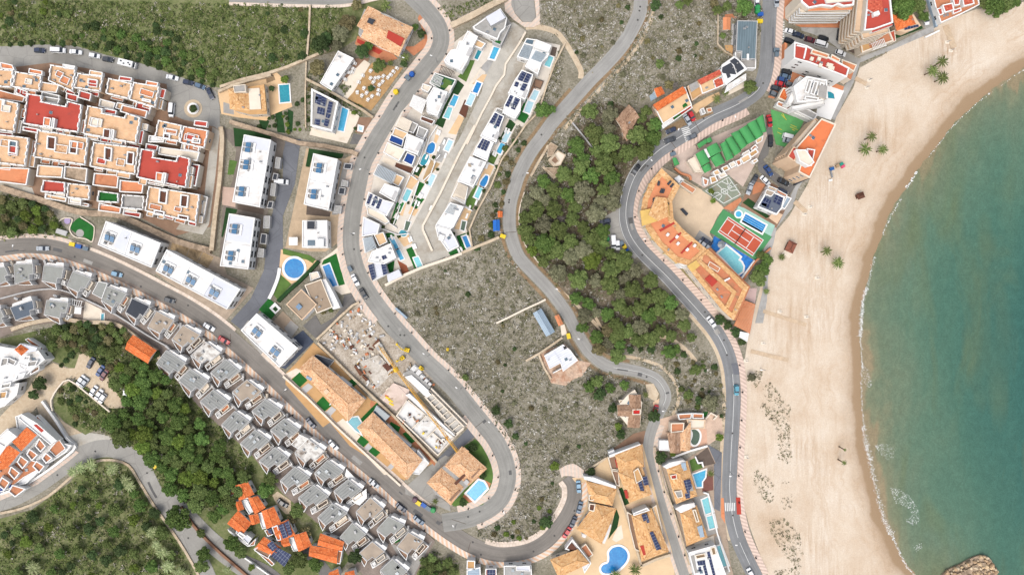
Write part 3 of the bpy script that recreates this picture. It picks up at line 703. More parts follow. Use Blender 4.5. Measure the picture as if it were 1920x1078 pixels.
class House:
    def __init__(s, name, label, cat, q, h, group=None, at=None, noun=None):
        c = cen(q); x, y, _ = P(c[0], c[1], h)
        s.h = h; s.root = empty(name, (x, y, 0)); s.q = q
        tag(s.root, label, cat, group, at=at, noun=noun)
    def part(s, b, name, parent=None): return b.build(name, parent or s.root)
    def body(s, q, z0, z1, wall, top, par=None, parm=None, win=1, first=True, wname='wall', rname='roof', topz=None):
        w = ccw(xy(q, z1)); b = MB(); b.side(w, z0 - (.06 if z0 < .01 else 0), z1, wall)
        wl = s.part(b, wname); tz = z1 if topz is None else topz
        b = MB(); b.cap(inset(w, .02) if par else w, tz, top); rf = s.part(b, rname)
        if par:
            b = MB(); b.ring([tuple(p) for p in inset(w, -.06)], par[0] + .06, z1 - .12, z1 + par[1], parm or wall); s.part(b, 'parapet', rf)
        solid([(960 + p[0] / S, 539 - p[1] / S) for p in inset(w, -.3)])
        if z1 > 2.8 and abs(area2(w)) / 2 > 40: s.clutter(w, tz)
        if win: s.windows(w, z0, z1, win, wl)
        return rf
    def windows(s, w, z0, z1, win, wl, most=10):
        c = 0; cx = sum(p[0] for p in w) / len(w); cy = sum(p[1] for p in w) / len(w)
        for i in range(len(w)):
            a, e = Vector(w[i]), Vector(w[(i + 1) % len(w)]); d = e - a; l = d.length
            if l < 4: continue
            d.normalize(); n = Vector((d.y, -d.x)); mid = (a + e) / 2
            if n.dot(-mid) < .15 * mid.length: continue
            me, ww, hh = WIN[1 if win == 2 else 0]; fl = max(1, int((z1 - z0) / 2.9)); k = max(1, int(l / 3.6))
            for f in range(fl):
                for j in range(k):
                    if c >= most: return
                    p = a + d * l * (j + .5) / k + n * .01
                    zz = z0 + (z1 - z0) * (f + .5) / fl - hh / 2 + .1
                    o = bpy.data.objects.new('window', me); COL.objects.link(o); o.parent = wl
                    o.location = (p.x - s.root.location.x, p.y - s.root.location.y, zz); o.rotation_euler = (0, 0, math.atan2(d.y, d.x)); c += 1
    def clutter(s, w, z):
        """vents, cooling units and hatches a flat roof collects"""
        g = random.Random(int(w[0][0] * 10) + 7); xs = [p[0] for p in w]; ys = [p[1] for p in w]; q = inset(w, .9); k = 0; i = int(w[0][0] * 7 % 5)
        for _ in range(30):
            x, y = g.uniform(min(xs), max(xs)), g.uniform(min(ys), max(ys)); c = False
            for j in range(len(q)):
                (x1, y1), (x2, y2) = q[j], q[j - 1]
                if (y1 > y) != (y2 > y) and x < (x2 - x1) * (y - y1) / (y2 - y1) + x1: c = not c
            if not c: continue
            b = MB(); u = g.random(); a = math.atan2(w[1][1] - w[0][1], w[1][0] - w[0][0])
            if u < .4: b.box((x, y), .9, .5, z, z + .7, M_GREYW, a, M_STEEL); n = 'cooling_unit'
            elif u < .7: b.bar((x, y, z), (x, y, z + .7), .16, M_STEEL, 8); b.bar((x, y, z + .7), (x, y, z + .85), .26, M_GREYP, 8); n = 'vent'
            else: b.box((x, y), 1.1, 1.1, z, z + .3, M_WHITE, a, M_GLASSB); n = 'roof_hatch'
            s.part(b, n); k += 1
            if k >= (3 if i < 4 else 4): break
    def vol(s, st, z0, z1, wall, top=None, par=None, name='wing', parm=None):
        q = pts(st); w = xy(q, z1); b = MB(); b.prism(w, z0, z1, wall, top)
        if par: b.ring(inset(ccw(w), -.05), par[0] + .05, z1 - .1, z1 + par[1], parm or wall)
        solid(q); return s.part(b, name)
    def flat(s, st, z, m, name='terrace_floor', t=.05):
        w = xy(pts(st), z); b = MB(); b.side(w, z - t, z, m); b.cap(w, z, m); return s.part(b, name)
    def solar(s, st, z, m=None, name='solar_panel'):
        w = xy(pts(st), z + .3); b = MB(); b.side(w, z + .22, z + .3, M_STEEL); b.cap(w, z + .3, m or M_SOLAR); b.cap(w, z + .22, M_STEEL, True)
        for p in inset(ccw(w), .15): b.bar((*p, z), (*p, z + .22), .03, M_STEEL, 4)
        return s.part(b, name)
    def pergola(s, st, z, m, n=10, h=.0, name='pergola', w=.16):
        """open slats between the first and third sides of a quad"""
        q = xy(pts(st), z); a, c, d, e = [Vector(p) for p in q]; b = MB()
        for i in range(n):
            u = (i + .5) / n; p = a.lerp(c, u); r = e.lerp(d, u); b.ribbon([tuple(p), tuple(r)], w, z - .14, z, m)
        for p, r in ((a, c), (e, d)): b.ribbon([tuple(p), tuple(r)], .16, z - .3, z - .145, m)
        for p in (a, c, d, e): b.box(tuple(p), .14, .14, h, z - .3, m)
        return s.part(b, name)
    def hip(s, st, z, rise, m, f=.42, name='roof', over=.25, cap=None, thick=.14, gable=None):
        """pitched roof over a quad of eave corners; f = how far the ridge ends are pulled in (0 = gable)"""
        q = ccw(xy(pts(st), z)); q = inset(q, -over); a = [Vector((*p, z)) for p in q]
        l0 = (a[1] - a[0]).length + (a[3] - a[2]).length; l1 = (a[2] - a[1]).length + (a[0] - a[3]).length
        if l1 > l0: a = a[1:] + a[:1]; l0, l1 = l1, l0
        e0 = (a[0] + a[3]) / 2; e1 = (a[1] + a[2]) / 2; k = min(.49, f * l1 / l0) if f else 0
        r0 = e0.lerp(e1, k) + Vector((0, 0, rise)); r1 = e1.lerp(e0, k) + Vector((0, 0, rise)); b = MB()
        def slope(vs, e):
            d = (vs[e[1]] - vs[e[0]]).normalized(); uv = []
            for v in vs:
                r = v - vs[e[0]]; u = r.dot(d); uv.append((u + a[0].x, (r - d * u).length))
            b.face(vs, m, uv)
        slope([a[0], a[1], r1, r0], (0, 1)); slope([a[2], a[3], r0, r1], (0, 1))
        if f: slope([a[1], a[2], r1], (0, 1)); slope([a[3], a[0], r0], (0, 1))
        else:
            g = gable or M_OFFW; b.face([a[1], a[2], r1], g); b.face([a[3], a[0], r0], g)
        b.side([v[:2] for v in a], z - thick, z, cap or M_OFFW)
        b.cap([v[:2] for v in a], z - thick, cap or M_OFFW, True)
        up = Vector((0, 0, .03)); b.bar(r0 + up, r1 + up, .12, cap or m, 5)
        if f:
            for i, r in ((0, r0), (3, r0), (1, r1), (2, r1)): b.bar(a[i] + up, r + up, .1, cap or m, 5)
        solid(pts(st)); return s.part(b, name)
    def box(s, x, y, sx, sy, z0, z1, m, rot=0, top=None, name='chimney'):
        cx, cy, _ = P(x, y, z1); b = MB(); b.box((cx, cy), sx, sy, z0, z1, m, -R(rot), top); return s.part(b, name)
def tr(name, s, m, z=.15): return sheet(name, s, m, z)
def flat_house(name, label, cat, s, h, wall, top, par=(.25, .35), group=None, at=None, win=1, parm=None, noun=None):
    q = pts(s); hs = House(name, label, cat, q, h, group, at, noun); hs.body(q, 0, h, wall, top, par, parm, win); return hs
def lerp(a, c, u): return (a[0] + (c[0] - a[0]) * u, a[1] + (c[1] - a[1]) * u)
def quad(q, u0, u1, v0, v1):
    """sub-rectangle of a 4-corner outline"""
    a, b, c, d = q; f = lambda u, v: lerp(lerp(a, b, u), lerp(d, c, u), v)
    return [f(u0, v0), f(u1, v0), f(u1, v1), f(u0, v1)]

def pool(label, s, m, cop=.45, curve=False, copm=None, z=.3, at=None):
    q = pts(s)
    if curve: q = smooth(q + q[:1], 5)[:-1]
    w = ccw(xy(q, z)); c = cen(w); root = empty('swimming_pool', (c[0], c[1], 0)); b = MB()
    o = inset(w, -cop)
    for i in range(len(w)):
        j = (i + 1) % len(w); b.face([(*o[i], z), (*o[j], z), (*w[j], z), (*w[i], z)], copm or M_WHITE); b.face([(*w[j], 0), (*w[i], 0), (*w[i], z), (*w[j], z)], M_W_BL)
    b.side(o, -.05, z, copm or M_WHITE); b.build('coping', root)
    b = MB(); b.cap(w, z - .1, m); b.build('water', root)
    solid([(960 + p[0] / S, 539 - p[1] / S) for p in o])
    tag(root, label, 'pool', at=at if at else None); return root
def wall(label, s, w, h, m, at=True, cat='wall', name='stone_wall', z=0, sm=0, group=None, noun=None, closed=False):
    q = pts(s); q = smooth(q, sm) if sm else q
    b = MB(); b.ribbon(xy(q, h), w, -.05 + z, h + z, m, closed); c = cen(xy(q, h)); o = b.build(name, None, (c[0], c[1], 0))
    tag(o, label, cat, group, at=q[len(q) // 2] if at else None, noun=noun); return o
# ---------------------------------------------------------------- cars
def make_car(name, L, W, Hh, prof, cab, roofy):
    """prof: (x, half width, top) along the length; cab: glasshouse (x0 bottom, x0 top, x1 top, x1 bottom)"""
    b = MB(); sec = []
    paint = bpy.data.materials.get('car_paint') or M('car_paint', (230, 232, 234), .02, 1, 3, rough=.3, spec=.5)
    for x, w, t in prof:
        sec.append([(x, -w, .28), (x, -w, t - .22), (x, -w * .86, t), (x, w * .86, t), (x, w, t - .22), (x, w, .28)])
    for i in range(len(sec) - 1):
        for j in range(5): b.face([sec[i][j], sec[i][j + 1], sec[i + 1][j + 1], sec[i + 1][j]][::-1], paint)
    b.face(sec[0], paint); b.face(sec[-1][::-1], paint)
    x0, x1, x2, x3 = cab; wt = W * .37; wb = W * .44; zt = Hh - .02; zb = prof[len(prof) // 2][2] - .02
    rt = [(x1, -wt, zt), (x2, -wt, zt), (x2, wt, zt), (x1, wt, zt)]
    b.face([(x1 - .08, -wt - .03, zt + .02), (x2 + .08, -wt - .03, zt + .02), (x2 + .08, wt + .03, zt + .02), (x1 - .08, wt + .03, zt + .02)], paint)
    body = b.build(name)
    g = MB(); B = [(x0, -wb, zb), (x3, -wb, zb), (x3, wb, zb), (x0, wb, zb)]
    for i in range(4): j = (i + 1) % 4; g.face([B[i], B[j], rt[j], rt[i]], M_GLASS)
    g.build('glasshouse', body)
    k = MB(); k.bar((0, -.1, 0), (0, .1, 0), .32, M_BLACK, 12); k.bar((0, -.108, 0), (0, .108, 0), .18, M_STEEL, 8); wm = k.mesh('wheel')
    for x in (-L * .31, L * .31):
        for y in (-W / 2 + .1, W / 2 - .1):
            o = bpy.data.objects.new('wheel', wm); COL.objects.link(o); o.parent = body; o.location = (x, y, .32)
    k = MB(); k.box((0, 0), .12, .35, 0, .16, M_LINE); lm = k.mesh('headlight')
    for y in (-W * .34, W * .34):
        o = bpy.data.objects.new('headlight', lm); COL.objects.link(o); o.parent = body; o.location = (prof[-1][0] - .02, y, .55)
    return body
CARS = {
 'h': (make_car('parked_car', 4.1, 1.8, 1.5, [(-2.0, .74, .85), (-1.8, .86, .95), (-.6, .9, .98), (.7, .9, .96), (1.7, .84, .84), (2.05, .7, .66)], (-1.85, -1.45, .3, 1.05), 0), 'hatchback'),
 's': (make_car('parked_car', 4.6, 1.82, 1.44, [(-2.3, .76, .84), (-2.0, .86, .92), (-.8, .9, .95), (.8, .9, .94), (1.9, .84, .82), (2.3, .68, .64)], (-1.55, -1.0, .35, 1.15), 0), 'car'),
 'v': (make_car('parked_van', 5.2, 2.0, 2.0, [(-2.6, .9, 1.2), (-2.4, .97, 1.25), (0, 1.0, 1.25), (1.5, .98, 1.2), (2.3, .92, 1.0), (2.6, .8, .75)], (-2.5, -2.4, 1.0, 1.75), 0), 'van'),
}
def motorhome():
    b = MB(); w = M('camper_white', (244, 244, 242), .02, 1, 3, rough=.4)
    b.box((-.6, 0), 5.4, 2.25, .5, 2.9, w); b.box((2.3, 0), .9, 2.1, .45, 1.7, w); body = b.build('motorhome')
    b = MB(); b.face([(2.76, -.95, 1.0), (2.76, .95, 1.0), (2.15, .95, 2.2), (2.15, -.95, 2.2)], M_GLASS); b.build('windscreen', body)
    for x, y in ((-2.2, .3), (-1, -.4), (.6, .2), (1.3, -.3)):
        k = MB(); k.box((x, y), .6, .5, 2.9, 3.02, M_DKGREY); k.build('roof_hatch', body)
    k = MB(); k.bar((0, -.12, 0), (0, .12, 0), .36, M_BLACK, 12); wm = k.mesh('wheel')
    for x in (-2.1, 2.1):
        for y in (-1, 1): o = bpy.data.objects.new('wheel', wm); COL.objects.link(o); o.parent = body; o.location = (x, y, .36)
    return body
CARS['m'] = (motorhome(), 'motorhome')
USED = set()
PAINT = {}
def paint_of(n):
    cs = dict(white=(240, 241, 242), silver=(176, 182, 188), grey=(104, 110, 116), black=(36, 38, 42), navy=(38, 50, 76), blue=(42, 74, 128), red=(196, 34, 40), maroon=(104, 30, 42), skyblue=(126, 168, 196), teal=(90, 160, 180), bluegrey=(88, 112, 136), charcoal=(60, 64, 70))
    if n not in PAINT: PAINT[n] = M(n + '_car_paint', cs[n], .02, 1, 3, rough=.28, spec=.5)
    return PAINT[n]
def car(x, y, ang, colour, typ='h', z=.1, sc=1.0, where='parked'):
    proto, noun = CARS[typ]; px, py, _ = P(x, y, .8)
    o = proto if typ not in USED else dup(proto, (0, 0, 0)); USED.add(typ)
    o.location = (px, py, z); o.rotation_euler = (0, 0, -R(ang)); o.scale = (sc, sc, sc)
    if typ != 'm': setmat(o, paint_of(colour))
    cn = dict(skyblue='pale blue', bluegrey='blue grey', navy='navy blue', charcoal='charcoal grey', maroon='dark red').get(colour, colour)
    tag(o, f'{where} {cn} {noun}', noun if noun in ('van', 'motorhome') else 'car', group='cars along the streets' if typ != 'm' else None, at=(x, y), noun=noun)
    return o
# ---------------------------------------------------------------- bins, lamps, bollards
def make_bin(name, domed):
    c = M('bin_plastic', (60, 120, 60), .05, 1, 4, rough=.5); b = MB()
    if domed:
        q = circle(0, 0, .8, n=14); q2 = circle(0, 0, .55, n=14); b.side(q, 0, 1.2, c)
        for i in range(14):
            j = (i + 1) % 14; b.face([(*q[i], 1.2), (*q[j], 1.2), (*q2[j], 1.6), (*q2[i], 1.6)], c)
        b.cap(q2, 1.6, c); r = b.build(name); k = MB(); k.bar((.62, -.2, 1.2), (.62, .2, 1.2), .16, M_BLACK, 8); k.build('hatch', r)
    else:
        b.box((0, 0), 1.5, 1.0, .15, 1.15, c); r = b.build(name)
        k = MB(); k.box((0, 0), 1.6, 1.1, 1.15, 1.3, c); k.build('lid', r)
        k = MB(); k.bar((0, -.05, 0), (0, .05, 0), .12, M_BLACK, 8); wm = k.mesh('wheel')
        for x in (-.6, .6):
            for y in (-.4, .4): o = bpy.data.objects.new('wheel', wm); COL.objects.link(o); o.parent = r; o.location = (x, y, .12)
    return r
BINP = {True: make_bin('recycling_bin', True), False: make_bin('wheeled_bin', False)}; BUSED = set()
def bin_(x, y, colour, domed=False, ang=0):
    cs = dict(yellow=(236, 204, 40), blue=(34, 92, 176), grey=(108, 124, 136), green=(52, 150, 84), brown=(112, 84, 96))
    p = BINP[domed]; o = p if domed not in BUSED else dup(p, (0, 0, 0)); BUSED.add(domed)
    m = M(colour + '_bin_plastic', cs[colour], .05, 1, 4, rough=.5); setmat(o, m)
    for ch in o.children:
        if ch.name.startswith('lid'): setmat(ch, m)
    X, Y, _ = P(x, y, 1.2); o.location = (X, Y, .1); o.rotation_euler = (0, 0, -R(ang)); o.scale = (1.3, 1.3, 1)
    tag(o, f'{colour} {"domed recycling" if domed else "wheeled rubbish"} bin at the kerb', 'bin', 'rubbish and recycling bins', at=(x, y), noun='bin')
def make_lamp():
    b = MB(); b.bar((0, 0, 0), (0, 0, 6.2), .09, M_STEEL, 8, .05); r = b.build('street_lamp')
    b = MB(); b.bar((0, 0, 6.15), (1.5, 0, 6.4), .04, M_STEEL, 6); b.build('arm', r)
    b = MB(); b.box((1.7, 0), .8, .34, 6.32, 6.48, M_WHITE); b.build('lamp_head', r); return r
LAMP = make_lamp(); LUSED = []
def lamp(x, y, ang):
    o = LAMP if not LUSED else dup(LAMP, (0, 0, 0)); LUSED.append(o); X, Y, _ = P(x, y, 0)
    o.location = (X, Y, .1); o.rotation_euler = (0, 0, -R(ang)); tag(o, 'grey street lamp with white head', 'street lamp', 'street lamps along the roads', at=(x, y), noun='lamp')
def make_bollard():
    b = MB(); b.bar((0, 0, 0), (0, 0, .85), .13, M_BLACK, 8, .1); b.bar((0, 0, .85), (0, 0, .98), .19, M_BLACK, 8, .12); return b.build('bollard')
BOL = make_bollard(); BOLU = []
def bollard(x, y):
    o = BOL if not BOLU else dup(BOL, (0, 0, 0)); BOLU.append(o); X, Y, _ = P(x, y, 0); o.location = (X, Y, .2)
    o.scale = (1.7, 1.7, 1)
    tag(o, 'small black bollard on the striped pavement', 'bollard', 'bollards along the pavements', at=(x, y), noun='bollard')

# ---------------------------------------------------------------- trees, palms, shrubs
LEAF = {
 'pine': leafy('pine_needles', (80, 96, 52), (112, 130, 72), (154, 166, 104)),
 'grey': leafy('grey_green_needles', (96, 98, 70), (132, 132, 102), (170, 168, 138)),
 'bright': leafy('bright_needles', (82, 104, 44), (114, 138, 58), (154, 170, 84)),
 'dark': leafy('dark_foliage', (54, 74, 44), (78, 100, 58), (112, 134, 80)),
 'deep': leafy('deep_green_needles', (68, 94, 48), (100, 130, 64), (144, 170, 94)),
 'bare': leafy('bare_grey_twigs', (120, 112, 104), (160, 152, 144), (196, 190, 184)),
 'olive': leafy('olive_foliage', (92, 88, 58), (130, 122, 84), (168, 158, 118)),
}
def crown_mesh(name, m, seed, n=3200, leaf=.072, flat=.62, lobes=11):
    g = np.random.default_rng(seed); lob = []
    for i in range(lobes):
        a = i * 2.4 + g.normal() * .25; r = math.sqrt((i + .5) / lobes) * .74
        lob.append((r * math.cos(a), r * math.sin(a), flat * (.95 - .95 * r * r + .15 * g.random()), .23 + .09 * g.random(), g.random()))
    v = []; f = []; tone = []
    for i in range(n):
        l = lob[int(g.integers(lobes))]; d = g.normal(size=3); d /= np.linalg.norm(d)
        if d[2] < -.35: d[2] = -d[2]
        rr = l[3] * (.8 + .28 * g.random()); c = np.array([l[0] + d[0] * rr, l[1] + d[1] * rr, l[2] + d[2] * rr * .8])
        nn = d + g.normal(size=3) * .55; nn /= np.linalg.norm(nn); u = np.cross(nn, g.normal(size=3)); u /= np.linalg.norm(u); w = np.cross(nn, u)
        s = leaf * (.55 + .8 * g.random()); k = len(v)
        for e in (u * s, w * s * .8, -u * s, -w * s * .8): v.append(tuple(c + e))
        f.append((k, k + 1, k + 2, k + 3)); tone.append(min(1, max(0, .3 + .3 * l[4] + g.normal() * .16)))
    me = bpy.data.meshes.new(name); me.from_pydata(v, [], f); me.materials.append(m)
    at = me.attributes.new('tone', 'FLOAT', 'FACE'); at.data.foreach_set('value', tone); return me
def trunk_mesh():
    b = MB(); b.bar((0, 0, -.1), (.05, .03, .55), .055, M_BARK, 7, .04)
    for a in range(5): t = a * 1.26; b.bar((.05, .03, .5), (.32 * math.cos(t), .32 * math.sin(t), .85), .03, M_BARK, 5, .012)
    return b.mesh('trunk')
TRUNK = trunk_mesh()
CROWN = {k: [crown_mesh('crown', LEAF[k], 10 * i + len(k), n=(900 if k == 'bare' else 3200), leaf=(.06 if k == 'bare' else .072), lobes=13 + 3 * i) for i in range(3)] for k in LEAF}
KINDN = dict(pine='round green pine', grey='grey green pine', bright='yellowish green pine', dark='dark green leafy', deep='deep green pine', bare='bare grey leafless', olive='olive brown dry')
TREEPOS = []
def tree(x, y, r, kind, hgt=None, group=None, name=None):
    """r = crown radius in photo pixels"""
    rm = r * S; hgt = hgt or max(2.2, rm * 1.15); zc = hgt
    X, Y, _ = P(x, y, hgt + rm * .4); root = empty(name or ('pine_tree' if kind in ('pine', 'grey', 'bright', 'deep') else 'leafy_tree'), (X, Y, 0))
    t = bpy.data.objects.new('trunk', TRUNK); COL.objects.link(t); t.parent = root; t.scale = (rm * 1.0, rm * 1.0, hgt * 1.15)
    c = bpy.data.objects.new('crown', random.choice(CROWN[kind])); COL.objects.link(c); c.parent = root; c.location = (0, 0, hgt * .62)
    c.rotation_euler = (0, 0, random.random() * 6.28); c.scale = (rm * random.uniform(.98, 1.14), rm * random.uniform(.98, 1.14), rm * random.uniform(.9, 1.15))
    tag(root, f'{KINDN[kind]} tree', 'tree', group or 'trees', at=(x, y), noun='tree'); TREEPOS.append((x, y, r))
def shrub(x, y, r, kind='dark'):
    rm = r * S; X, Y, _ = P(x, y, .6); o = bpy.data.objects.new('shrub', random.choice(CROWN[kind])); COL.objects.link(o)
    o.location = (X, Y, -.1 + .05); o.rotation_euler = (0, 0, random.random() * 6.28); o.scale = (rm * 1.1, rm * 1.1, rm * 1.1)
    tag(o, f'{dict(dark="dark green", bright="bright green", pine="mid green", olive="olive brown", grey="grey green", deep="deep green", bare="grey leafless")[kind]} rounded shrub', 'shrub', 'shrubs', at=(x, y), noun='shrub')
def frond_mesh(m, seed, n=26, L=1.0):
    g = np.random.default_rng(seed); v = []; f = []; tone = []
    for i in range(n):
        a = i * 6.283 / n * 2.02 + g.normal() * .12; up = .55 if i < n * .45 else .15; ln = L * (.8 + .3 * g.random()); pr = None
        for k in range(7):
            u = k / 6; rr = ln * u; z = up * ln * (u - 1.1 * u * u) * 1.3; c = np.array([rr * math.cos(a), rr * math.sin(a), z])
            wd = .065 * ln * math.sin(math.pi * min(1, .12 + u * .9)) + .01; p = np.array([-math.sin(a), math.cos(a), 0])
            cur = (c + p * wd - np.array([0, 0, wd * .5]), c, c - p * wd - np.array([0, 0, wd * .5]))
            if pr is not None:
                j = len(v); v += [tuple(x) for x in (*pr, *cur)]; f += [(j, j + 1, j + 4, j + 3), (j + 1, j + 2, j + 5, j + 4)]; tn = min(1, max(0, .5 + g.normal() * .25)); tone += [tn, tn]
            pr = cur
    me = bpy.data.meshes.new('fronds'); me.from_pydata(v, [], f); me.materials.append(m)
    at = me.attributes.new('tone', 'FLOAT', 'FACE'); at.data.foreach_set('value', tone); return me
M_PALM = leafy('palm_fronds', (68, 84, 40), (104, 118, 62), (150, 158, 100))
M_PALMG = leafy('grey_palm_fronds', (104, 120, 74), (142, 154, 104), (186, 192, 146))
FROND = [frond_mesh(M_PALM, i) for i in range(3)]; FRONDG = [frond_mesh(M_PALMG, 5 + i, 34) for i in range(3)]
def palm(x, y, h, r, label=None, grey=False, kind='palm_tree'):
    """x, y = foot of the trunk in photo pixels; the crown leans away with its real height"""
    X, Y, _ = P(x, y, 0); root = empty(kind, (X, Y, 0)); b = MB()
    n = max(3, int(h)); bx, by = random.uniform(-.15, .15), random.uniform(-.15, .15)
    for i in range(n):
        u0, u1 = i / n, (i + 1) / n; b.bar((X + bx * u0, Y + by * u0, h * u0 - .1), (X + bx * u1, Y + by * u1, h * u1), .26 - .08 * u0, M_BARK, 8, .2 - .06 * u0)
    b.build('trunk', root); c = bpy.data.objects.new('fronds', random.choice(FRONDG if grey else FROND)); COL.objects.link(c); c.parent = root
    c.location = (bx, by, h); c.rotation_euler = (0, 0, random.random() * 6); c.scale = (r * S,) * 3
    tag(root, label or 'feathery palm tree', 'palm', 'palm trees', at=(x, y), noun='palm')
# ---------------------------------------------------------------- terracotta apartment complex, upper left
A();sheet('courtyard',"-20,122 30,126 95,118 160,128 240,146 312,158 320,215 345,225 402,238 416,250 410,330 400,400 394,425 330,442 255,404 180,392 90,372 0,352 -20,350",M('court_paving',(150,120,98),.18,.4,4),.14)
def merlons(hs,w,z,step=1.5):
 """white battlement: one continuous wall whose top steps up and down"""
 w=ccw(w);o=[];n=[];ins=inset(w,.38)
 for i in range(len(w)):
  j=(i+1)%len(w);k=max(1,round(math.dist(w[i],w[j])/step/2))*2
  for m in range(k):o.append(lerp(w[i],w[j],m/k));n.append(lerp(ins[i],ins[j],m/k))
 b=MB();N=len(o)
 for i in range(N):
  j=(i+1)%N;t=z+(.55 if i%2 else .1);lo,hi=z+.1,z+.55
  b.face([(*o[i],t),(*o[j],t),(*n[j],t),(*n[i],t)],M_WHITE)
  b.face([(*o[i],z),(*o[j],z),(*o[j],t),(*o[i],t)],M_WHITE);b.face([(*n[j],z),(*n[i],z),(*n[i],t),(*n[j],t)],M_WHITE)
  b.face([(*o[i],lo),(*n[i],lo),(*n[i],hi),(*o[i],hi)],M_WHITE)
 return b.build('battlement',hs.root)
RN={}
def apt(s,h,roof,desc,decks=(),sky=(),tow=()):
 h*=.72;q=pts(s);hs=House('apartment_block',desc,'apartment block',q,h,'terracotta apartment blocks',at=cen(q),noun='block')
 hs.body(q,0,h,M_PEACH,roof,(.28,.55),M_WHITE,1);merlons(hs,xy(q,h),h+.5)
 w=ccw(xy(q,h));g=random.Random(int(q[0][0]+q[0][1]))
 for i in range(len(w)):
  a,e=Vector(w[i]),Vector(w[(i+1)%len(w)]);l=(e-a).length;t=(e-a).normalized();n=Vector((t.y,-t.x))
  if l<7 or n.dot(Vector((.7,-.7)))<.2:continue
  u=.3
  while u<l-3:
   ln=g.uniform(2.2,5);dp=g.uniform(.9,2.3);p=[a+t*u,a+t*min(u+ln,l-.3)];z=h*g.uniform(.35,.85);b=MB()
   k=[tuple(p[0]+n*.08),tuple(p[0]+n*dp),tuple(p[1]+n*dp),tuple(p[1]+n*.08)];b.prism(k,0,z,M_OFFW,g.choice((M_FLAT,M_FLATR,M_TERR,M_OFFW,M_TERR)));b.ring(inset(ccw(k),-.04),.2,z-.1,z+.5,M_WHITE);hs.part(b,'bay');u+=ln+g.uniform(.2,1.6)
 ax=Vector(w[1])-Vector(w[0]);ax.normalize();ay=Vector((-ax.y,ax.x));iq=inset(w,1.2);k=0
 for _ in range(0 if roof is M_FLATR else 40):
  c=Vector((g.uniform(min(p[0]for p in w),max(p[0]for p in w)),g.uniform(min(p[1]for p in w),max(p[1]for p in w))));u,v=g.uniform(1,2.6),g.uniform(.8,1.7)
  r=[tuple(c-ax*u-ay*v),tuple(c+ax*u-ay*v),tuple(c+ax*u+ay*v),tuple(c-ax*u+ay*v)]
  if not all(in_poly(np.array([p[0]]),np.array([p[1]]),iq)[0]for p in r):continue
  b=MB();z=h+.36+.11*k;b.prism(r,h,z,M_OFFW,g.choice((M_TERR,M_FLATR,M_OFFW,M_TILE,M_FLATO)));b.ring(inset(ccw(r),-.04),.22,z-.05,z+.4,M_WHITE);hs.part(b,'roof_deck');k+=1
  if k>1:break
 for i,(d,dh,m)in enumerate(decks):
  hs.vol(d,0,dh*.72,M_OFFW,m,(.3,.7),'terrace',M_WHITE)
 for d in sky:
  w=ccw(xy(pts(d),h+.9));b=MB();b.ring(w,.45,h,h+.9,M_WHITE);b.cap(inset(w,.4),h+.3,M_DWOOD if random.random()<.6 else M_GLASSB);hs.part(b,'light_well')
 for d,m in tow:hs.vol(d,h,h+1.4,M_WHITE,m,(.25,.3),'stair_tower',M_WHITE)
 return hs
Z(0,0)
T=M_FLAT;RD_=M_FLATR;OR=M_FLATO;TC=M_TERR
apt("-40,520 112,532 90,660 -40,650",6,T,'beige roofed block at the photo edge',[("-30,670 195,730 180,770 -40,740",4.2,TC)],(),[("5,470 95,490 110,525 10,515",OR)])
apt("122,540 322,575 300,690 100,655",6,T,'beige roofed block with a red stair tower',[("130,660 215,690 205,740 125,700",5,RD_)],(),[("222,515 320,535 318,565 216,548",OR)])
apt("385,490 575,522 548,690 372,612",7,T,'pale beige roofed block with a stepped edge',[("318,618 450,640 430,700 300,690",5.2,T),("322,690 455,720 440,770 315,740",6,M_GREYP)],(),[("472,482 565,498 558,520 475,512",M_WHITER)])
apt("588,552 778,580 755,690 560,662",6.4,T,'light beige roofed block with rooftop clutter',[("600,680 692,706 680,760 590,735",5,RD_),("505,700 590,720 585,770 500,745",5,RD_)],(),[("675,528 770,545 768,572 668,562",T)])
apt("818,590 998,630 965,745 800,705",6.6,T,'beige roofed block with a grey awning',[("755,745 870,775 855,825 745,800",5,M_OFFW)],(),[("898,572 990,586 985,612 890,604",RD_)])
apt("1004,620 1200,655 1165,810 975,752",7,T,'large beige roofed block near the roundabout',[("1030,770 1140,795 1120,860 1010,830",5.4,RD_),("885,770 1010,800 990,850 870,815",5.2,T)],("1062,735 1130,748 1126,770 1060,756",),[("1098,606 1185,622 1180,648 1092,640",OR)])
apt("-40,735 150,778 112,995 -40,970",8,T,'tall beige roofed block at the photo edge',[("-40,985 105,1000 100,1040 -40,1015",6,RD_)],("15,750 35,755 30,790 10,785",))
apt("212,705 325,722 318,765 415,785 500,800 510,760 622,790 590,995 182,930",9,RD_,'red roofed block with a notched upper edge',[("330,725 455,745 440,785 322,765",7,M_GREYP),("180,950 420,990 415,1020 178,980",6.4,RD_)],(),[("332,880 385,888 375,950 326,940",OR),("395,885 415,890 405,960 385,955",M_WHITER)])
apt("662,795 780,818 770,850 940,885 950,850 1058,885 1022,1078 632,1005",9,T,'big beige roofed block with round vents',[("790,815 880,832 872,865 780,850",7.6,RD_),("920,790 1110,835 1095,890 905,840",6.6,TC),("640,1010 950,1070 945,1100 640,1040",6,RD_)],(),[("778,965 830,970 822,1040 772,1030",M_DWOOD),("838,970 858,975 850,1045 830,1040",M_WHITER)])
Z(0,230)
apt("-40,85 225,118 195,330 -40,300",7.6,T,'beige roofed block with one light well',[("-40,335 228,345 205,470 -40,440",4.6,OR)],("62,128 130,138 122,238 58,228",))
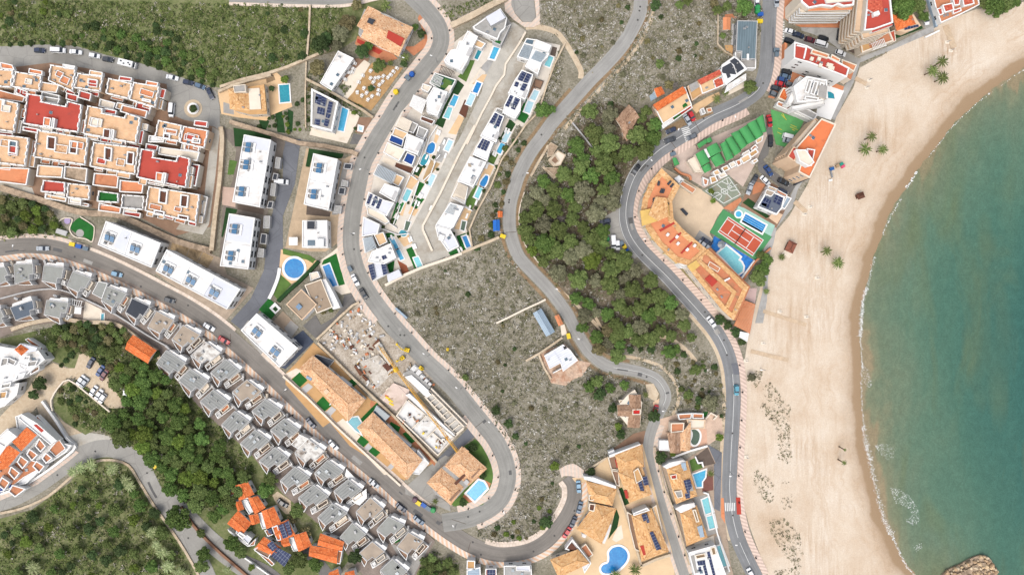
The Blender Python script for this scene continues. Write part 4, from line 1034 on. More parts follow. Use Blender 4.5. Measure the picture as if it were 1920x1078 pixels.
apt("285,55 668,120 642,322 262,262",7.6,T,'wide beige roofed block with two light wells',[("292,320 480,335 470,415 280,405",5,T),("492,330 660,345 650,455 485,420",5,M_STONE)],("350,98 420,108 412,208 345,198","518,132 585,142 575,240 512,230"))
apt("330,432 500,450 490,532 316,520",4.4,RD_,'small red roofed block above the garden slope',[("350,535 505,565 500,595 345,570",2.6,T)])
apt("515,455 682,472 672,582 508,562",4.4,T,'small beige roofed block with a yellow awning',[("540,565 620,580 610,610 535,595",3,M_OCHRE),("610,600 672,610 668,632 606,622",2,TC)])
apt("705,150 1045,192 1015,392 682,332",7.6,T,'beige roofed block with two white framed light wells',[("712,380 895,395 885,492 700,470",5.2,TC),("905,432 1082,450 1070,530 900,520",5.2,OR)],("780,180 840,190 832,292 775,282","950,215 1005,222 998,320 940,310"))
apt("742,512 897,532 890,602 735,592",3.6,M_TURF,'low block with a green turf terrace',[("748,602 912,640 905,682 742,660",2.2,OR)])
apt("920,540 1088,552 1076,655 915,640",3.8,M_GREYP,'low block with a bare grey terrace',[("930,655 1060,680 1055,715 925,690",2,RD_)])
apt("1062,198 1165,215 1150,262 1325,290 1335,248 1430,272 1395,490 1030,412",8.8,RD_,'bright red roofed block with a notched edge',[("1100,160 1190,175 1180,215 1095,200",6,RD_),("1200,185 1500,225 1480,290 1190,240",6,M_OFFW),("1430,310 1500,320 1470,480 1405,460",5,RD_)],(),[("1172,372 1222,380 1212,445 1168,435",M_FLATO),("1225,375 1248,380 1235,460 1215,455",M_WHITER)])
apt("1118,478 1500,540 1470,752 1092,662",7,T,'beige roofed block at the lower corner',[("1100,415 1350,460 1345,490 1098,450",6,RD_),("1505,540 1560,560 1530,720 1485,700",2.5,M_CONC)],("1190,500 1255,510 1245,612 1182,600","1350,535 1412,545 1402,640 1342,630","1150,650 1232,665 1228,700 1148,688","1330,685 1412,700 1408,735 1328,722"))
apt("1190,-15 1370,25 1345,145 1165,112",7,T,'beige roofed block beside the roundabout',[("1120,100 1240,105 1230,150 1115,150",5,M_WHITER)],("1222,75 1275,82 1268,125 1216,118",))
apt("1378,30 1565,62 1532,195 1350,152",7,OR,'orange roofed block beside the roundabout',[("1390,155 1500,175 1490,225 1385,205",5.5,TC)],("1438,112 1500,122 1496,160 1432,152",),[("1460,-15 1555,-5 1548,35 1452,22",RD_)])
A();sheet('walkway',"398,238 412,246 404,330 392,420 380,440 330,430 340,415 378,420 386,340",M_CONC,.16);sheet('walkway',"0,340 60,352 66,368 0,356",M_CONC,.16)
wall('long beige stone wall below the apartment blocks',"413,238 416,262 412,330 404,395 396,470",1.6,1.6,M_WALLST,sm=3,at=False)
wall('rubble retaining wall under the apartment terraces',"0,352 75,375 150,398 215,402 270,425 330,452 395,470",2.2,1.4,M_STONE,sm=3,at=False)
# roundabout
c=circle(362,204,17);sheet('pavement',c,M('sandstone_ring',(206,186,158),.15,.5,4),.2);c=circle(362,204,11);w=xy(c,.5)
b=MB();b.ring(ccw(w),.7,0,.6,M_WHITE);b.cap(w,.35,M_SOILB);X,Y,_=P(362,204);tag(b.build('planter',None,(X,Y,0)),'round white planter ring in the middle of the roundabout','planter')
# ---------------------------------------------------------------- villa with cyan pool next to the roundabout
Z(400,0)
tr('terrace',"35,690 150,640 350,585 470,540 560,625 590,800 420,870 400,905 180,880 60,855",M_SANDP,.15)
tr('terrace',"75,765 150,790 155,860 75,845",M_GREYP,.16)
h=House('villa','ochre tiled villa with a cream roof terrace beside the roundabout','villa',pts("118,680 400,640 405,850 250,840 165,830 125,815"),4.5)
h.body(pts("118,670 385,635 402,855 280,860 165,832 125,810"),0,4,M_OFFW,M_OCHRE);h.hip("118,672 265,655 270,825 128,815",4.05,1.4,M_TILEY)
h.flat("262,665 345,660 358,818 272,822",4.3,M_OFFW,t=.3);h.vol("152,645 240,635 245,690 158,695",4,6.2,M_OFFW,M_GREYP,(.2,.3));h.vol("350,640 380,632 398,830 365,835",4,4.9,M_OCHRE,M_TILEY)
pool('cyan rectangular pool on a sand coloured terrace near the roundabout',"492,640 566,634 574,762 500,770",M_W_TE)
wall('cream garden wall around the ochre villa',"35,685 140,640 270,600 380,575 430,560",.9,1.6,M_WALLST,at=False)
for s in("390,580 450,560 465,600 400,625",):sheet('planting_bed',pts(s),M_SOILB,.17)
# diagonal boundary wall across the hillside
A();wall('long diagonal stone wall below the green hillside',"412,163 450,150 500,138 540,125 575,110 600,100 622,88",1.0,1.3,M_WALLST,at=False)
wall('thin straight wall running up the hillside to the top road',"581,10 579,60 575,110",.7,1.0,M_WALLST,at=False)
wall('low wall continuing down past the terraced garden',"574,115 572,180 573,240",.5,.8,M_WALLST,at=False)
wall('stone wall behind the grey internal street',"430,228 470,240 520,255 560,268 610,274 660,285 670,290",1.5,1.8,M_STONE,at=False)
for i,s in enumerate(("484,222 495,222 505,228 498,245 490,242","515,205 528,205 535,250 520,248","540,205 550,210 548,248 538,245")):sheet('planting_bed',s,M_TURFD,.05)
# ---------------------------------------------------------------- large tiled villa, white hall, bar terrace and solar-roofed house
Z(400,0)
tr('terrace',"1080,270 1350,410 1380,440 1300,470 1180,420 1060,330",M_TERR,.16)
tr('terrace',"1420,350 1500,350 1580,290 1570,230 1530,140 1545,110 1590,170 1615,260 1590,350 1500,420",M_TERR,.17)
h=House('villa','long clay tiled villa with a sunken red terrace above the bend','villa',pts("1135,55 1490,210 1390,420 1070,210"),5)
h.body(pts("1130,70 1300,110 1485,205 1395,405 1240,340 1085,255 1100,150"),0,4.2,M_WHITE,M_GREYP)
h.hip("1160,55 1250,100 1160,250 1080,195",4.4,.8,M_TILE,0);h.hip("1215,95 1490,210 1385,420 1110,280",4.3,1.6,M_TILE,0)
h.flat("1310,228 1430,290 1400,350 1295,285",6.1,M_REDP,'sunken_terrace',.3);h.vol("1165,135 1210,150 1190,188 1150,170",4,6.2,M_TILEB,M_DKGREY,None,'skylight')
h.vol("1190,60 1260,95 1270,110 1225,100",2,3.5,M_WHITE,M_WHITER,None,'dormer')
tr('terrace',"1080,290 1270,385 1240,410 1075,320",M_REDP,.18)
hs=flat_house('hall','low white stained flat roofed hall beside the bar terrace','building',"935,385 1050,440 885,680 800,625",3.2,M_WHITE,M_WHITER)
tr('terrace',"1055,440 1170,440 1030,640 960,610",M_TERB,.15);tr('path',"1130,450 1175,480 1050,690 1000,745 970,730 1030,650 960,625",M_OFFW,.17)
tr('terrace',"1190,470 1420,510 1290,690 1180,830 1000,740 1120,560",M('straw_matting',(186,148,100),.2,.6,4),.16)
tr('terrace',"920,640 985,700 970,740 890,690",M_GREYP,.165)
h=flat_house('villa','white flat roofed villa covered in dark solar panels','villa',"735,665 935,765 890,985 730,945",5,M_WHITE,M_GREYP,(.6,.3))
for s in("770,700 815,720 800,790 760,770","815,722 850,740 838,800 805,790","865,760 895,770 880,850 845,850","780,800 835,815 830,865 775,850","845,850 880,860 865,890 840,880","760,890 800,895 795,940 755,930","835,890 870,900 855,950 825,940"):h.solar(pts(s),5)
tr('terrace',"730,950 890,985 960,800 1100,870 1000,1075 720,1010",M_OFFW,.15);pool('slim blue grey pool beside the solar panel villa',"965,805 1010,825 975,985 932,975",M_W_SK)
tr('terrace',"1090,880 1190,880 1130,1010 1060,990",M_TERB,.15);tr('terrace',"1050,1000 1130,1020 1110,1080 1020,1080",M_DRIVE,.16);pool('tiny square blue plunge pool on a brown deck',"1090,945 1118,952 1112,980 1088,975",M_W_PA,.5)
wall('pale boundary wall of the bar terrace',"690,590 790,640 900,700 1020,770 1110,820 1195,880",.9,1.4,M_WALLST,at=False)
# bar furniture: white tables with seats
def make_table():
 b=MB();b.box((0,0),1.9,.95,.68,.75,M_WHITE);r=b.build('table')
 for x in(-.8,.8):k=MB();k.box((x,0),.12,.6,0,.68,M_STEEL);k.build('leg',r)
 for y in(-.95,.95):k=MB();k.box((0,y),1.7,.4,0,.45,M_WHITE);k.build('bench',r)
 return r
TB=make_table();Z(400,0);first=True
for x,y,a in((1180,535,40),(1215,590,40),(1240,585,40),(1200,620,40),(1130,665,30),(1275,575,35),(1310,585,35),(1270,615,35),(1330,565,120),(1245,640,35),(1080,695,0),(1115,720,35),(1150,700,35),(1190,725,35),(1240,680,110),(1235,710,110),(1160,750,35),(1350,540,120),(1375,515,120),(1060,480,110),(1050,520,110),(1020,550,110),(1040,545,110),(990,600,110),(1200,660,40),(1180,590,40),(1120,570,110),(1090,620,110)):
 q=pts(f"{x},{y}")[0];o=TB if first else dup(TB,(0,0,0));first=False;X,Y,_=P(*q);o.location=(X,Y,.16);o.rotation_euler=(0,0,-R(a));o.scale=(.62,.62,1)
 tag(o,'white terrace table with benches','table','tables of the bar terrace',at=q,noun='table')
# ---------------------------------------------------------------- white blocks with solar water heaters
def heater(hs,x,y,rot,z,one=False):
 """two tilted blue collectors with a white tank behind them on a white plinth"""
 cx,cy,_=P(x,y,z);a=-R(rot);ca,sa=math.cos(a),math.sin(a)
 f=lambda u,v:(cx+ca*u-sa*v,cy+sa*u+ca*v)
 b=MB();b.box(f(0,1.0),3.8,1.5,z,z+.35,M_WHITE,a);root=b.build('solar_heater',hs.root)
 for u in((-.95,.95)if not one else(0,)):
  k=MB();q=[f(u-.8,-1.9),f(u+.8,-1.9),f(u+.8,.1),f(u-.8,.1)]
  k.face([(*q[0],z+.25),(*q[1],z+.25),(*q[2],z+.85),(*q[3],z+.85)],M_THERM);k.face([(*q[3],z+.85),(*q[2],z+.85),(*q[2],z+.02),(*q[3],z+.02)],M_STEEL)
  k.face([(*q[0],z+.02),(*q[1],z+.02),(*q[1],z+.25),(*q[0],z+.25)],M_STEEL)
  for i,j in((1,2),(3,0)):k.face([(*q[i],z+.02),(*q[j],z+.02),(*q[j],z+(.85 if j in(2,3)else .25)),(*q[i],z+(.85 if i in(2,3)else .25))],M_STEEL)
  k.build('collector',root);k=MB();k.box(f(u,-2.3),1.5,.5,z,z+.12,M_GREYP,a);k.box(f(u-.1,-.1-2.7),1.2,.3,z,z+.1,M_DKPAVE,a);k.build('ballast',root)
  k=MB();k.bar((*f(u-.7,.5),z+.75),(*f(u+.7,.5),z+.75),.3,M_STEEL,10);k.build('tank',root)
def block(s,h,desc,heat,split=(),grey=None,rot=0):
 q=pts(s);hs=House('apartment_house',desc,'apartment house',q,h,at=None);hs.body(q,0,h,M_WHITE,M_WHITER,(.3,.3),M_WHITE,2)
 if grey:hs.flat(grey,h+.02,M_WHITEG,'grey_roof_field',.03)
 w=xy(q,h)
 for u in split:
  a,c=lerp(q[0],q[3],u),lerp(q[1],q[2],u);b=MB();b.ribbon(xy([a,c],h+.2),.25,h,h+.22,M_WHITE);hs.part(b,'parting_wall')
 for x,y in heat:
  p=pts(f"{x},{y}")[0];heater(hs,p[0],p[1],rot,h)
 return hs
Z(370,230)
sheet('terrace',"150,40 570,95 660,150 520,700 440,1100 160,1080 190,630 270,420 290,200",M('dark_plot_paving',(128,118,108),.2,.4,4),.13)
sheet('lawn',"270,40 560,90 545,130 350,92 330,180 280,180",M_TURFD,.15);sheet('lawn',"240,280 300,290 270,390 225,390",M_TURFO,.15);sheet('lawn',"215,635 300,650 290,680 250,680 190,860 180,850",M_TURFD,.15)
block("352,92 552,132 468,632 265,594",6.5,'long white block with blue heaters left of the internal street',[(400,190),(385,320),(350,520)],(.38,.62),"356,96 546,134 532,212 338,190",98)
block("240,682 432,714 382,1098 172,1072",6.5,'white block with blue heaters lower on the internal street',[(300,800),(270,1000)],(.56,),"245,686 428,716 395,905 206,880",98)
sheet('terrace',"660,930 815,190 1100,270 1200,225 1060,640 1050,900 960,965 850,965 640,935",M('plot_paving',(196,172,142),.15,.4,4),.13)
sheet('lawn',"835,195 1095,235 1080,268 1050,270 870,230 840,335 810,330",M_TURFD,.15)
sheet('terrace',"820,610 1000,670 990,705 815,690",M_DKPAVE,.15);sheet('terrace',"1095,300 1165,310 1050,690 1005,690",M_GREYP,.15);sheet('terrace',"300,600 500,640 495,690 300,650",M_DKPAVE,.15)
sheet('terrace',"188,480 290,490 285,635 185,615",M('pinkish_deck',(206,178,160),.1,.5,4),.15)
block("870,233 1050,275 982,655 798,612",6.5,'white block with grey heaters beside the curving road',[(930,345),(890,540)],(.52,),None,98)
h=flat_house('house','small white house with one dark roof hatch by the curving road','house',"788,733 972,733 976,935 786,935",5.5,M_WHITE,M_WHITER,(.3,.35))
h.vol("820,735 885,735 885,800 820,800",5.5,6.1,M_GREYW,M_DKGREY,(.2,.25),'roof_hatch');h.vol("885,870 945,870 945,925 885,925",5.5,7.2,M_WHITE,M_WHITER,None,'stair_tower');h.vol("825,880 880,880 880,920 825,920",5.5,5.8,M_GREYW,M_GLASSB,None,'skylight')
Z(370,230);h=House('awning','square white awning over a patio left of the small house','awning',pts("685,858 750,858 750,918 685,918"),2.6);h.flat("685,858 750,858 750,918 685,918",2.6,M_WHITE,'canopy',.12)
for x,y in((690,862),(745,862),(745,914),(690,914)):b=MB();p=P(*pts(f"{x},{y}")[0],2.5);b.bar((p[0],p[1],0),(p[0],p[1],2.5),.06,M_STEEL);h.part(b,'post')
# rows of parking niches beside the internal street
for i,s in enumerate(("590,260 625,265 615,345 580,340","570,380 605,385 595,430 560,430","555,455 590,460 580,550 545,545","535,590 570,590 560,640 520,640","500,700 545,700 540,790 495,790","480,830 520,835 515,910 470,905","460,940 500,945 495,1010 450,1005","1105,305 1160,310 1150,350 1095,345","1085,430 1130,440 1125,480 1075,475","1065,485 1110,490 1100,540 1055,535","1030,620 1080,625 1075,680 1020,675")):
 h=flat_house('garage','small flat roofed garage beside the street','garage',s,2.4,M_GREYW,M_DKGREY if i%2 else M_CONCG,(.2,.2),'garages beside the streets',at=pts(s)[0],win=0,noun='garage')
Z(0,440)
sheet('terrace',"690,0 720,-40 1320,0 1200,280 1150,300 690,100",M('slope_plot_paving',(150,138,126),.2,.4,4),.13);sheet('terrace',"1165,290 1200,220 1290,15 1660,180 1700,300 1900,400 1690,640 1600,590",M('plot_gravel',(178,160,140),.2,.4,4),.132)
Z(0,230);h=block("795,738 1205,902 1135,1085 735,915",6.5,'white block with blue heaters below the stone wall',[(830,850),(1020,930)],(),"920,790 985,815 940,975 850,925",20);b=MB();b.ribbon(xy(pts("985,815 930,990"),6.7),.25,6.5,6.72,M_WHITE);h.part(b,'parting_wall')
Z(0,440);h=block("1250,112 1798,408 1700,558 1168,272",6.5,'longest white block with three blue heaters above the road',[(1270,245),(1440,330),(1615,420)],(),"1605,320 1790,415 1695,550 1525,450",28)
for s in("1425,225 1355,370","1600,320 1520,455"):b=MB();b.ribbon(xy(pts(s),6.7),.25,6.5,6.72,M_WHITE);h.part(b,'parting_wall')
for s in("1300,20 1425,80 1390,165 1275,110","1430,85 1515,125 1475,210 1395,170","1520,130 1600,170 1555,250 1480,210"):sheet('yard',pts(s),M('dry_yard',(196,168,128),.2,.3,2,stain=(110,92,70),stain_amt=.5),.15)
Z(0,230);h=House('playground_garden','small garden with a turf blob, round slab and lilac disc','garden',pts("440,700 720,700 720,880 440,880"),.3)
b=MB();q=smooth(pts("590,712 640,740 695,770 700,830 685,880 640,860 590,840 545,810 525,780 560,735 590,712"),4)[:-1];b.prism(xy(q,.3),-.05,.3,M_TURF);h.part(b,'turf')
for x,y,r,m in((598,828,30,M_GREYP),(503,735,24,M('lilac_paint',(178,160,196),.05))):b=MB();b.prism(xy(circle(*pts(f"{x},{y}")[0],r/4),.34),0,.34,m);h.part(b,'disc')
b=MB();b.ribbon(xy(smooth(pts("440,740 480,715 540,725 520,800 560,855 640,870 690,890 705,800 690,765 600,705"),4),.5),.35,0,.5,M_OFFW);h.part(b,'border_wall')
b=MB();b.prism(xy(pts("425,790 505,815 490,850 415,825"),.8),0,.8,M_GREYW);h.part(b,'bench')
# block above the junction with dark deck
Z(360,440)
sheet('lawn',"575,475 660,550 590,635 500,560",M_TURF,.15);sheet('terrace',"600,660 680,570 800,690 740,780",M('tan_deck',(170,150,128),.15,.5,4),.15);sheet('terrace',"690,700 740,640 800,690 740,775",M_GREYP,.17);sheet('terrace',"830,715 910,800 700,1005 660,990 790,850 730,790",M('navy_deck',(74,82,98),.1,.5,4),.16)
sheet('terrace',"365,715 420,640 800,850 655,1000 560,950",M_GREYP,.14)
block("485,590 792,850 655,992 368,715",6.5,'white block with two blue heaters above the road junction',[(500,715),(635,860)],(.0,),None,40)
Z(360,440)
b=MB();b.box(P(*pts("625,550")[0])[:2],3.2,3.0,.15,.55,M_WHITE,R(-45));b.box(P(*pts("628,556")[0])[:2],1.6,1.4,.55,.6,M_TURFD,R(-45));X,Y,_=P(*pts("625,550")[0]);tag(b.build('bench',None,(X,Y,0)),'square white garden bench on the turf corner','bench')
for x,y in((765,790),(780,800),(797,830)):
 b=MB();X,Y,_=P(*pts(f"{x},{y}")[0]);b.box((X,Y),.7,1.7,.16,.5,M_WHITE,R(35));tag(b.build('sun_lounger',None,(X,Y,0)),'white lounger on the navy deck','lounger','loungers on the navy deck',at=pts(f"{x},{y}")[0],noun='lounger')
# ---------------------------------------------------------------- round pool garden and modern brown-roofed villa
tr('terrace',"665,110 900,190 940,195 850,320 740,370 650,290",M_SANDP,.15);sheet('lawn',"680,105 880,155 925,185 905,215 865,190 680,145",M_TURFO,.17);sheet('lawn',"655,290 745,370 640,485 603,440",M_TURFO,.16)
pool('large round blue pool on a sand coloured terrace',circle(*pts("765,252")[0],18.5,n=36),M_W_BL,.9)
wall('white curved garden wall by the internal street',"655,250 640,330 600,430 575,480",1.2,.8,M_WHITE,at=False,sm=3)
wall('trimmed green hedge between the round pool and villa',"945,200 880,270 800,350 720,420 640,500",1.3,1.6,M_TURFD,at=False,cat='hedge',name='hedge')
sheet('lawn',"985,190 1080,140 1145,370 1095,385 1030,215 970,225",M_TURF,.16);tr('terrace',"950,200 1050,130 1095,90 1120,190 1200,430 1120,450 1050,400 1030,385 1000,390",M_OFFW,.15)
pool('blue rectangular pool in the modern villa garden',"978,238 1028,218 1088,378 1036,396",M_W_BL)
sheet('driveway',"1225,505 1192,440 1140,450 1122,540 1062,620 965,675 925,600 830,682 930,780",M_DRIVE,.15)
h=House('villa','modern villa with brown flat roofs and a white porch','villa',pts("820,400 1050,340 1050,560 820,635"),5)
h.body(pts("845,378 968,333 1052,542 935,588"),0,5,M_WHITE,M('brown_gravel_roof',(168,148,126),.12,.3,6),(.3,.3),M_OFFW);h.vol("820,408 935,522 825,638 706,522",0,5.6,M_WHITE,MATS['brown_gravel_roof'],(.3,.3),'wing',M_PEACH)
h.vol("968,335 1000,330 1060,440 1110,545 1055,560 1010,440",0,4.4,M_WHITE,M_WHITER,None,'porch');h.vol("880,290 940,275 960,320 890,345",0,3,M_WHITE,M_OFFW,(.2,.3),'pergola_room');h.box(*pts("800,540")[0],1.8,1.8,5.6,6.3,M_STEEL,45,M_THERM,'skylight')
wall('white wall between the driveway and building site',"930,785 1000,720 1100,620 1200,530 1250,505",.8,1.6,M_WALLST,at=False)
# ---------------------------------------------------------------- clay-tiled long houses above the road
def long_house(lab,eave,decks,h=4.4):
 q=pts(eave);hs=House('long_house',lab,'terraced houses',q,h);hs.body(q,0,h-.2,M_WHITE,M_GREYP);hs.hip(q,h,1.7,M_TILE,.45);return hs
sheet('terrace',"910,810 1200,1100 1260,1160 1180,1300 980,1440 700,1120 700,1060",M_OCHRE,.14)
Z(360,620)
sheet('terrace',"910,90 1060,220 1340,520 1390,530 1640,780 1820,985 1640,1070 1590,1120 1180,860 860,480 680,340 780,240",M_OCHRE,.145)
sheet('terrace',"1340,520 1510,630 1830,980 1815,1010 1620,820 1330,560",M_TERR,.15)
sheet('terrace',"685,330 780,280 830,300 740,360 1100,690 1480,1070 1440,1078 1060,690",M_OFFW,.155)
h=long_house('upper long house with clay tile roof above the road',"905,190 1290,515 1170,670 805,285",())
for s in("1030,290 1100,350 1080,365 1015,310","1110,345 1190,410 1175,425 1095,360","1180,430 1220,460 1200,475 1165,450","1230,460 1295,515 1270,525 1215,480"):h.vol(pts(s),0,3.2,M_WHITE,M_WHITEG,None,'porch')
h.box(*pts("1005,455")[0],1.6,1.6,4.2,5.8,M_PEACH,45);h.box(*pts("875,355")[0],2.2,1.0,4.6,5.0,M_THERM,30,None,'solar_collector')
h.vol("925,180 1060,225 1015,275 915,185",0,2.6,M_WHITE,M_DKGREY,None,'glass_porch');
h=long_house('lower long house with clay tile roof above the road',"1355,615 1720,965 1610,1110 1240,725",())
for s in("1550,790 1640,860 1620,880 1530,810","1640,880 1680,900 1655,930 1615,890","1460,700 1550,790 1530,805 1440,720"):h.vol(pts(s),0,3.2,M_WHITE,M_WHITEG,None,'porch')
h.vol("1690,890 1775,990 1700,1075 1640,1065",0,3.0,M_WHITE,M_WHITER,(.2,.3),'white_wing');h.vol("1380,560 1480,640 1440,680 1355,610",0,2.7,M_WHITE,M_GLASSB,None,'glass_porch')
for s in("805,310 865,370 800,430 745,365","980,490 1045,560 985,610 925,545","1295,925 1350,865 1410,910 1345,970","1225,840 1265,780 1325,830 1275,880","1250,670 1390,530 1395,560 1270,695","1175,375 1205,355 1240,390 1210,420","1290,710 1310,690 1345,720 1320,740","1490,680 1560,720 1545,760 1470,710","1575,770 1600,755 1670,825 1640,845"):sheet('lawn',pts(s),M_TURF,.17)
for s in("1030,235 1140,320 1110,345 1020,275","865,460 915,420 975,480 925,535","1040,640 1080,600 1130,640 1080,690","1365,985 1410,930 1480,985 1430,1040","1480,1050 1530,1005 1600,1060 1560,1120"):sheet('terrace',pts(s),M_OCHRE,.18)
for s in("820,430 870,390 905,420 850,470","1000,610 1045,565 1080,590 1035,640","1275,890 1320,840 1350,870 1300,920","1440,1040 1490,990 1520,1010 1470,1060"):sheet('terrace',pts(s),M_GREYW,.185)
pool('teal curved pool between the two long tiled houses',"1165,680 1200,650 1240,645 1268,690 1235,720 1262,770 1225,745",M_W_TE,.5)
sheet('terrace',"1070,700 1130,655 1165,690 1260,790 1215,840 1180,810",M_OFFW,.2)
wall('tan wall behind the clay tiled long houses',"940,90 1060,210 1200,350 1390,530 1510,640 1640,780 1830,985",.8,1.6,M_WALLST,at=False)
wall('cream garden wall along the road below the long houses',"680,340 860,500 1060,700 1220,850 1440,1050 1560,1160",.7,1.3,M_OFFW,at=False)
# ---------------------------------------------------------------- grey-roofed terraced houses below the road
A();M_ROWP=M('row_brown_paving',(146,132,122),.2,.4,5)
sheet('terrace',"-20,492 60,477 128,484 200,507 258,537 330,580 400,630 448,668 540,752 640,848 702,905 790,990 816,1014 772,1090 690,1090 630,1010 560,950 530,925 470,850 380,770 310,690 240,620 150,600 60,610 -20,640",M_ROWP,.12)
GN={}
def grey_house(s,m,desc,h=4.2,flip=False):
 q=pts(s);t,r,bo,l=[Vector(p)for p in q]
# notch the lower corner as built
 d1=(bo-r);d2=(l-bo);body=[t,r,r+d1*.62,r+d1*.62+d2*.2,bo+d2*.2+d1*.0,bo+d2*.3,l]if not flip else[t,r,bo,l]
 body=[t,r,r+d1*.66,r+d1*.66+d2*.22,bo+d2*.22,l]
 hs=House('terraced_house',desc,'terraced house',q,h,'grey roofed terraced houses below the road',at=tuple(cen(q)),noun='house')
 hs.body([tuple(p)for p in body],0,h,M_WHITE,m,(.14,.1),M_GREYW,1)
 e=(r-t);n=Vector((e.y,-e.x));n.normalize()
 if n.dot((t+r)/2-(bo+l)/2)<0:n=-n
 a=[t+e*.1+n*.5,r-e*.02+n*.5,r-e*.04+n*8.5,t+e*.62+n*8,t+e*.6+n*5.5,t+e*.16+n*5]
 hs.vol([tuple(p)for p in a],0,h-.35,M_WHITE,M_WHITER,(.15,.1),'annex')
 p=t+e*.5+n*12;X,Y,_=P(p.x,p.y,1);b=MB();b.bar((X-.7,Y,2.6),(X+.7,Y-.6,2.6),.5,M_GREYW,8);b.bar((X,Y-.3,0),(X,Y-.3,2.3),.3,M_GREYW,6);hs.part(b,'water_tank')
 f=(bo-l);n2=Vector((f.y,-f.x)).normalized()
 if n2.dot((bo+l)/2-(t+r)/2)<0:n2=-n2
 g=[l+f*.02+n2*.4,bo-f*.22+n2*.4,bo-f*.1+n2*11,l+f*.5+n2*7.5]
 hs.vol([tuple(p)for p in g],0,3.0,M_WHITE,M_TERB,(.15,.5),'balcony')
 k=(bo-r);n3=Vector((k.y,-k.x)).normalized()
 if n3.dot((bo+r)/2-(t+l)/2)<0:n3=-n3
 g=[r+k*.1+n3*2,r+k*.62+n3*2,r+k*.62+n3*9,r+k*.15+n3*9]
 hs.vol([tuple(p)for p in g],0,2.6,M_OFFW,random.choice((M_DKPAVE,M_TERB,M_GREYP,M_TERR,M_OFFW)),(.2,.6),'patio')
 g=[r+k*.02+n3*.5,bo-k*.04+n3*.5,bo+k*.02+n3*11,r+k*.02+n3*14];hs.vol([tuple(p)for p in g],0,.75+random.random()*.5,M_WHITE,random.choice((M_GREYP,M_ROWP,M_TERB,M_GREYP)),(.22,.45),'forecourt')
 g=[r+k*.72+n3*3,r+k*.98+n3*3,r+k*.98+n3*random.uniform(7,11),r+k*.76+n3*9]
 hs.vol([tuple(p)for p in g],0,1.6,M_WHITE,random.choice((M_WHITER,M_GREYW,M_DKPAVE,M_GREYP)),(.15,.4),'yard_room')
 if random.random()<.5:p=t+(l-t)*random.uniform(.2,.7)+e*random.uniform(.25,.7);hs.box(p.x,p.y,1.2,.7,h,h+.8,M_GREYW,random.random()*90,None,'chimney')
 return hs
RIB,CEM,GRA,LIC=M_RIB,M_CEM,M_GRAV,M_LICH
ND={RIB:'ribbed grey roofed terraced house',CEM:'plain cement roofed terraced house',GRA:'beige gravel roofed terraced house',LIC:'lichen stained white roofed terraced house'}
def rows(lst):
 for s,m in lst:grey_house(s,m,ND.get(m,'charcoal roofed terraced house'))
Z(0,440)
rows((("-60,260 35,240 75,330 -40,390",CEM),("105,222 245,218 252,330 112,368",CEM),("330,228 478,246 452,372 315,345",CEM),("545,275 682,325 612,442 500,385",CEM),("800,385 948,440 872,560 760,490",CEM),("1170,570 1302,640 1226,752 1105,690",GRA),("1370,675 1498,750 1392,857 1288,780",GRA),("1540,800 1652,882 1530,982 1430,900",LIC)))
grey_house("990,475 1122,535 1046,647 940,580",M_DKGREY,'charcoal roofed terraced house in the upper row')
grey_house("75,545 245,490 262,590 118,642",M('blue_grey_roof',(96,106,118),.12,.4,5),'blue grey roofed terraced house in the lower row');rows((("350,490 512,510 482,632 330,595",CEM),("-60,560 5,560 45,640 -40,690",CEM)))
h=flat_house('annex_house','small grey annex beside a cement roofed terraced house','annex',"738,350 805,365 762,478 690,440",4.4,M_WHITE,CEM,(.14,.12))
Z(0,620)
rows((("1690,212 1795,300 1672,397 1578,310",RIB),("1245,145 1388,240 1302,342 1172,240",RIB),("1425,285 1558,375 1462,477 1338,370",RIB)))
Z(360,620)
rows((("410,365 525,455 392,552 303,455",GRA),("550,510 667,590 560,682 448,600",RIB),("690,655 803,740 690,832 588,740",RIB),("860,800 992,900 872,1007 770,910",LIC),("160,440 277,530 170,622 63,525",RIB),("320,600 432,680 320,782 223,700",RIB),("470,740 582,820 460,922 363,840",RIB)))
h=flat_house('annex_house','small stained white annex above the lichen roofed house','annex',"805,775 872,808 792,882 745,850",4.4,M_WHITE,LIC,(.14,.12));h=None
Z(360,808)
rows((("1015,215 1132,300 1010,392 918,310",RIB),("1170,360 1272,440 1150,532 1063,445",RIB),("1335,495 1432,580 1310,692 1228,600",GRA),("1470,640 1592,700 1470,807 1383,735",CEM),("1620,755 1732,820 1640,932 1533,865",GRA),("620,120 722,200 600,292 503,220",RIB),("770,265 882,345 740,442 663,365",RIB),("910,400 1022,490 880,582 798,495",RIB),("1050,540 1162,610 1020,722 943,640",RIB),("1200,685 1302,770 1190,862 1108,790",CEM),("1350,825 1442,900 1330,987 1253,910",GRA),("1500,955 1612,1050 1500,1132 1408,1040",CEM)))
for i,s in enumerate(("1155,280 1220,350 1270,430 1260,440 1190,380 1145,330","1190,520 1305,430 1310,500 1255,555 1230,545")):
 q=pts(s);b=MB();w=xy(q,2.8);b.prism(w,2.6,2.8,M_WHITE);c=cen(w);o=b.build('shade_sail',None,(c[0],c[1],0))
 k=MB()
 for p in w[::2]:k.bar((*p,0),(*p,2.6),.06,M_STEEL)
 k.build('post',o);tag(o,('long white' if i==0 else 'curved white')+' shade sail between the grey roofed houses','shade sail')
Z(360,808)
sheet('terrace',"1800,820 1660,1078 1500,1078 1480,960 1560,960 1480,830 1540,860 1650,940",M_GREYP,.15);sheet('lawn',"1500,790 1540,770 1560,820 1520,840",M_TURF,.16)
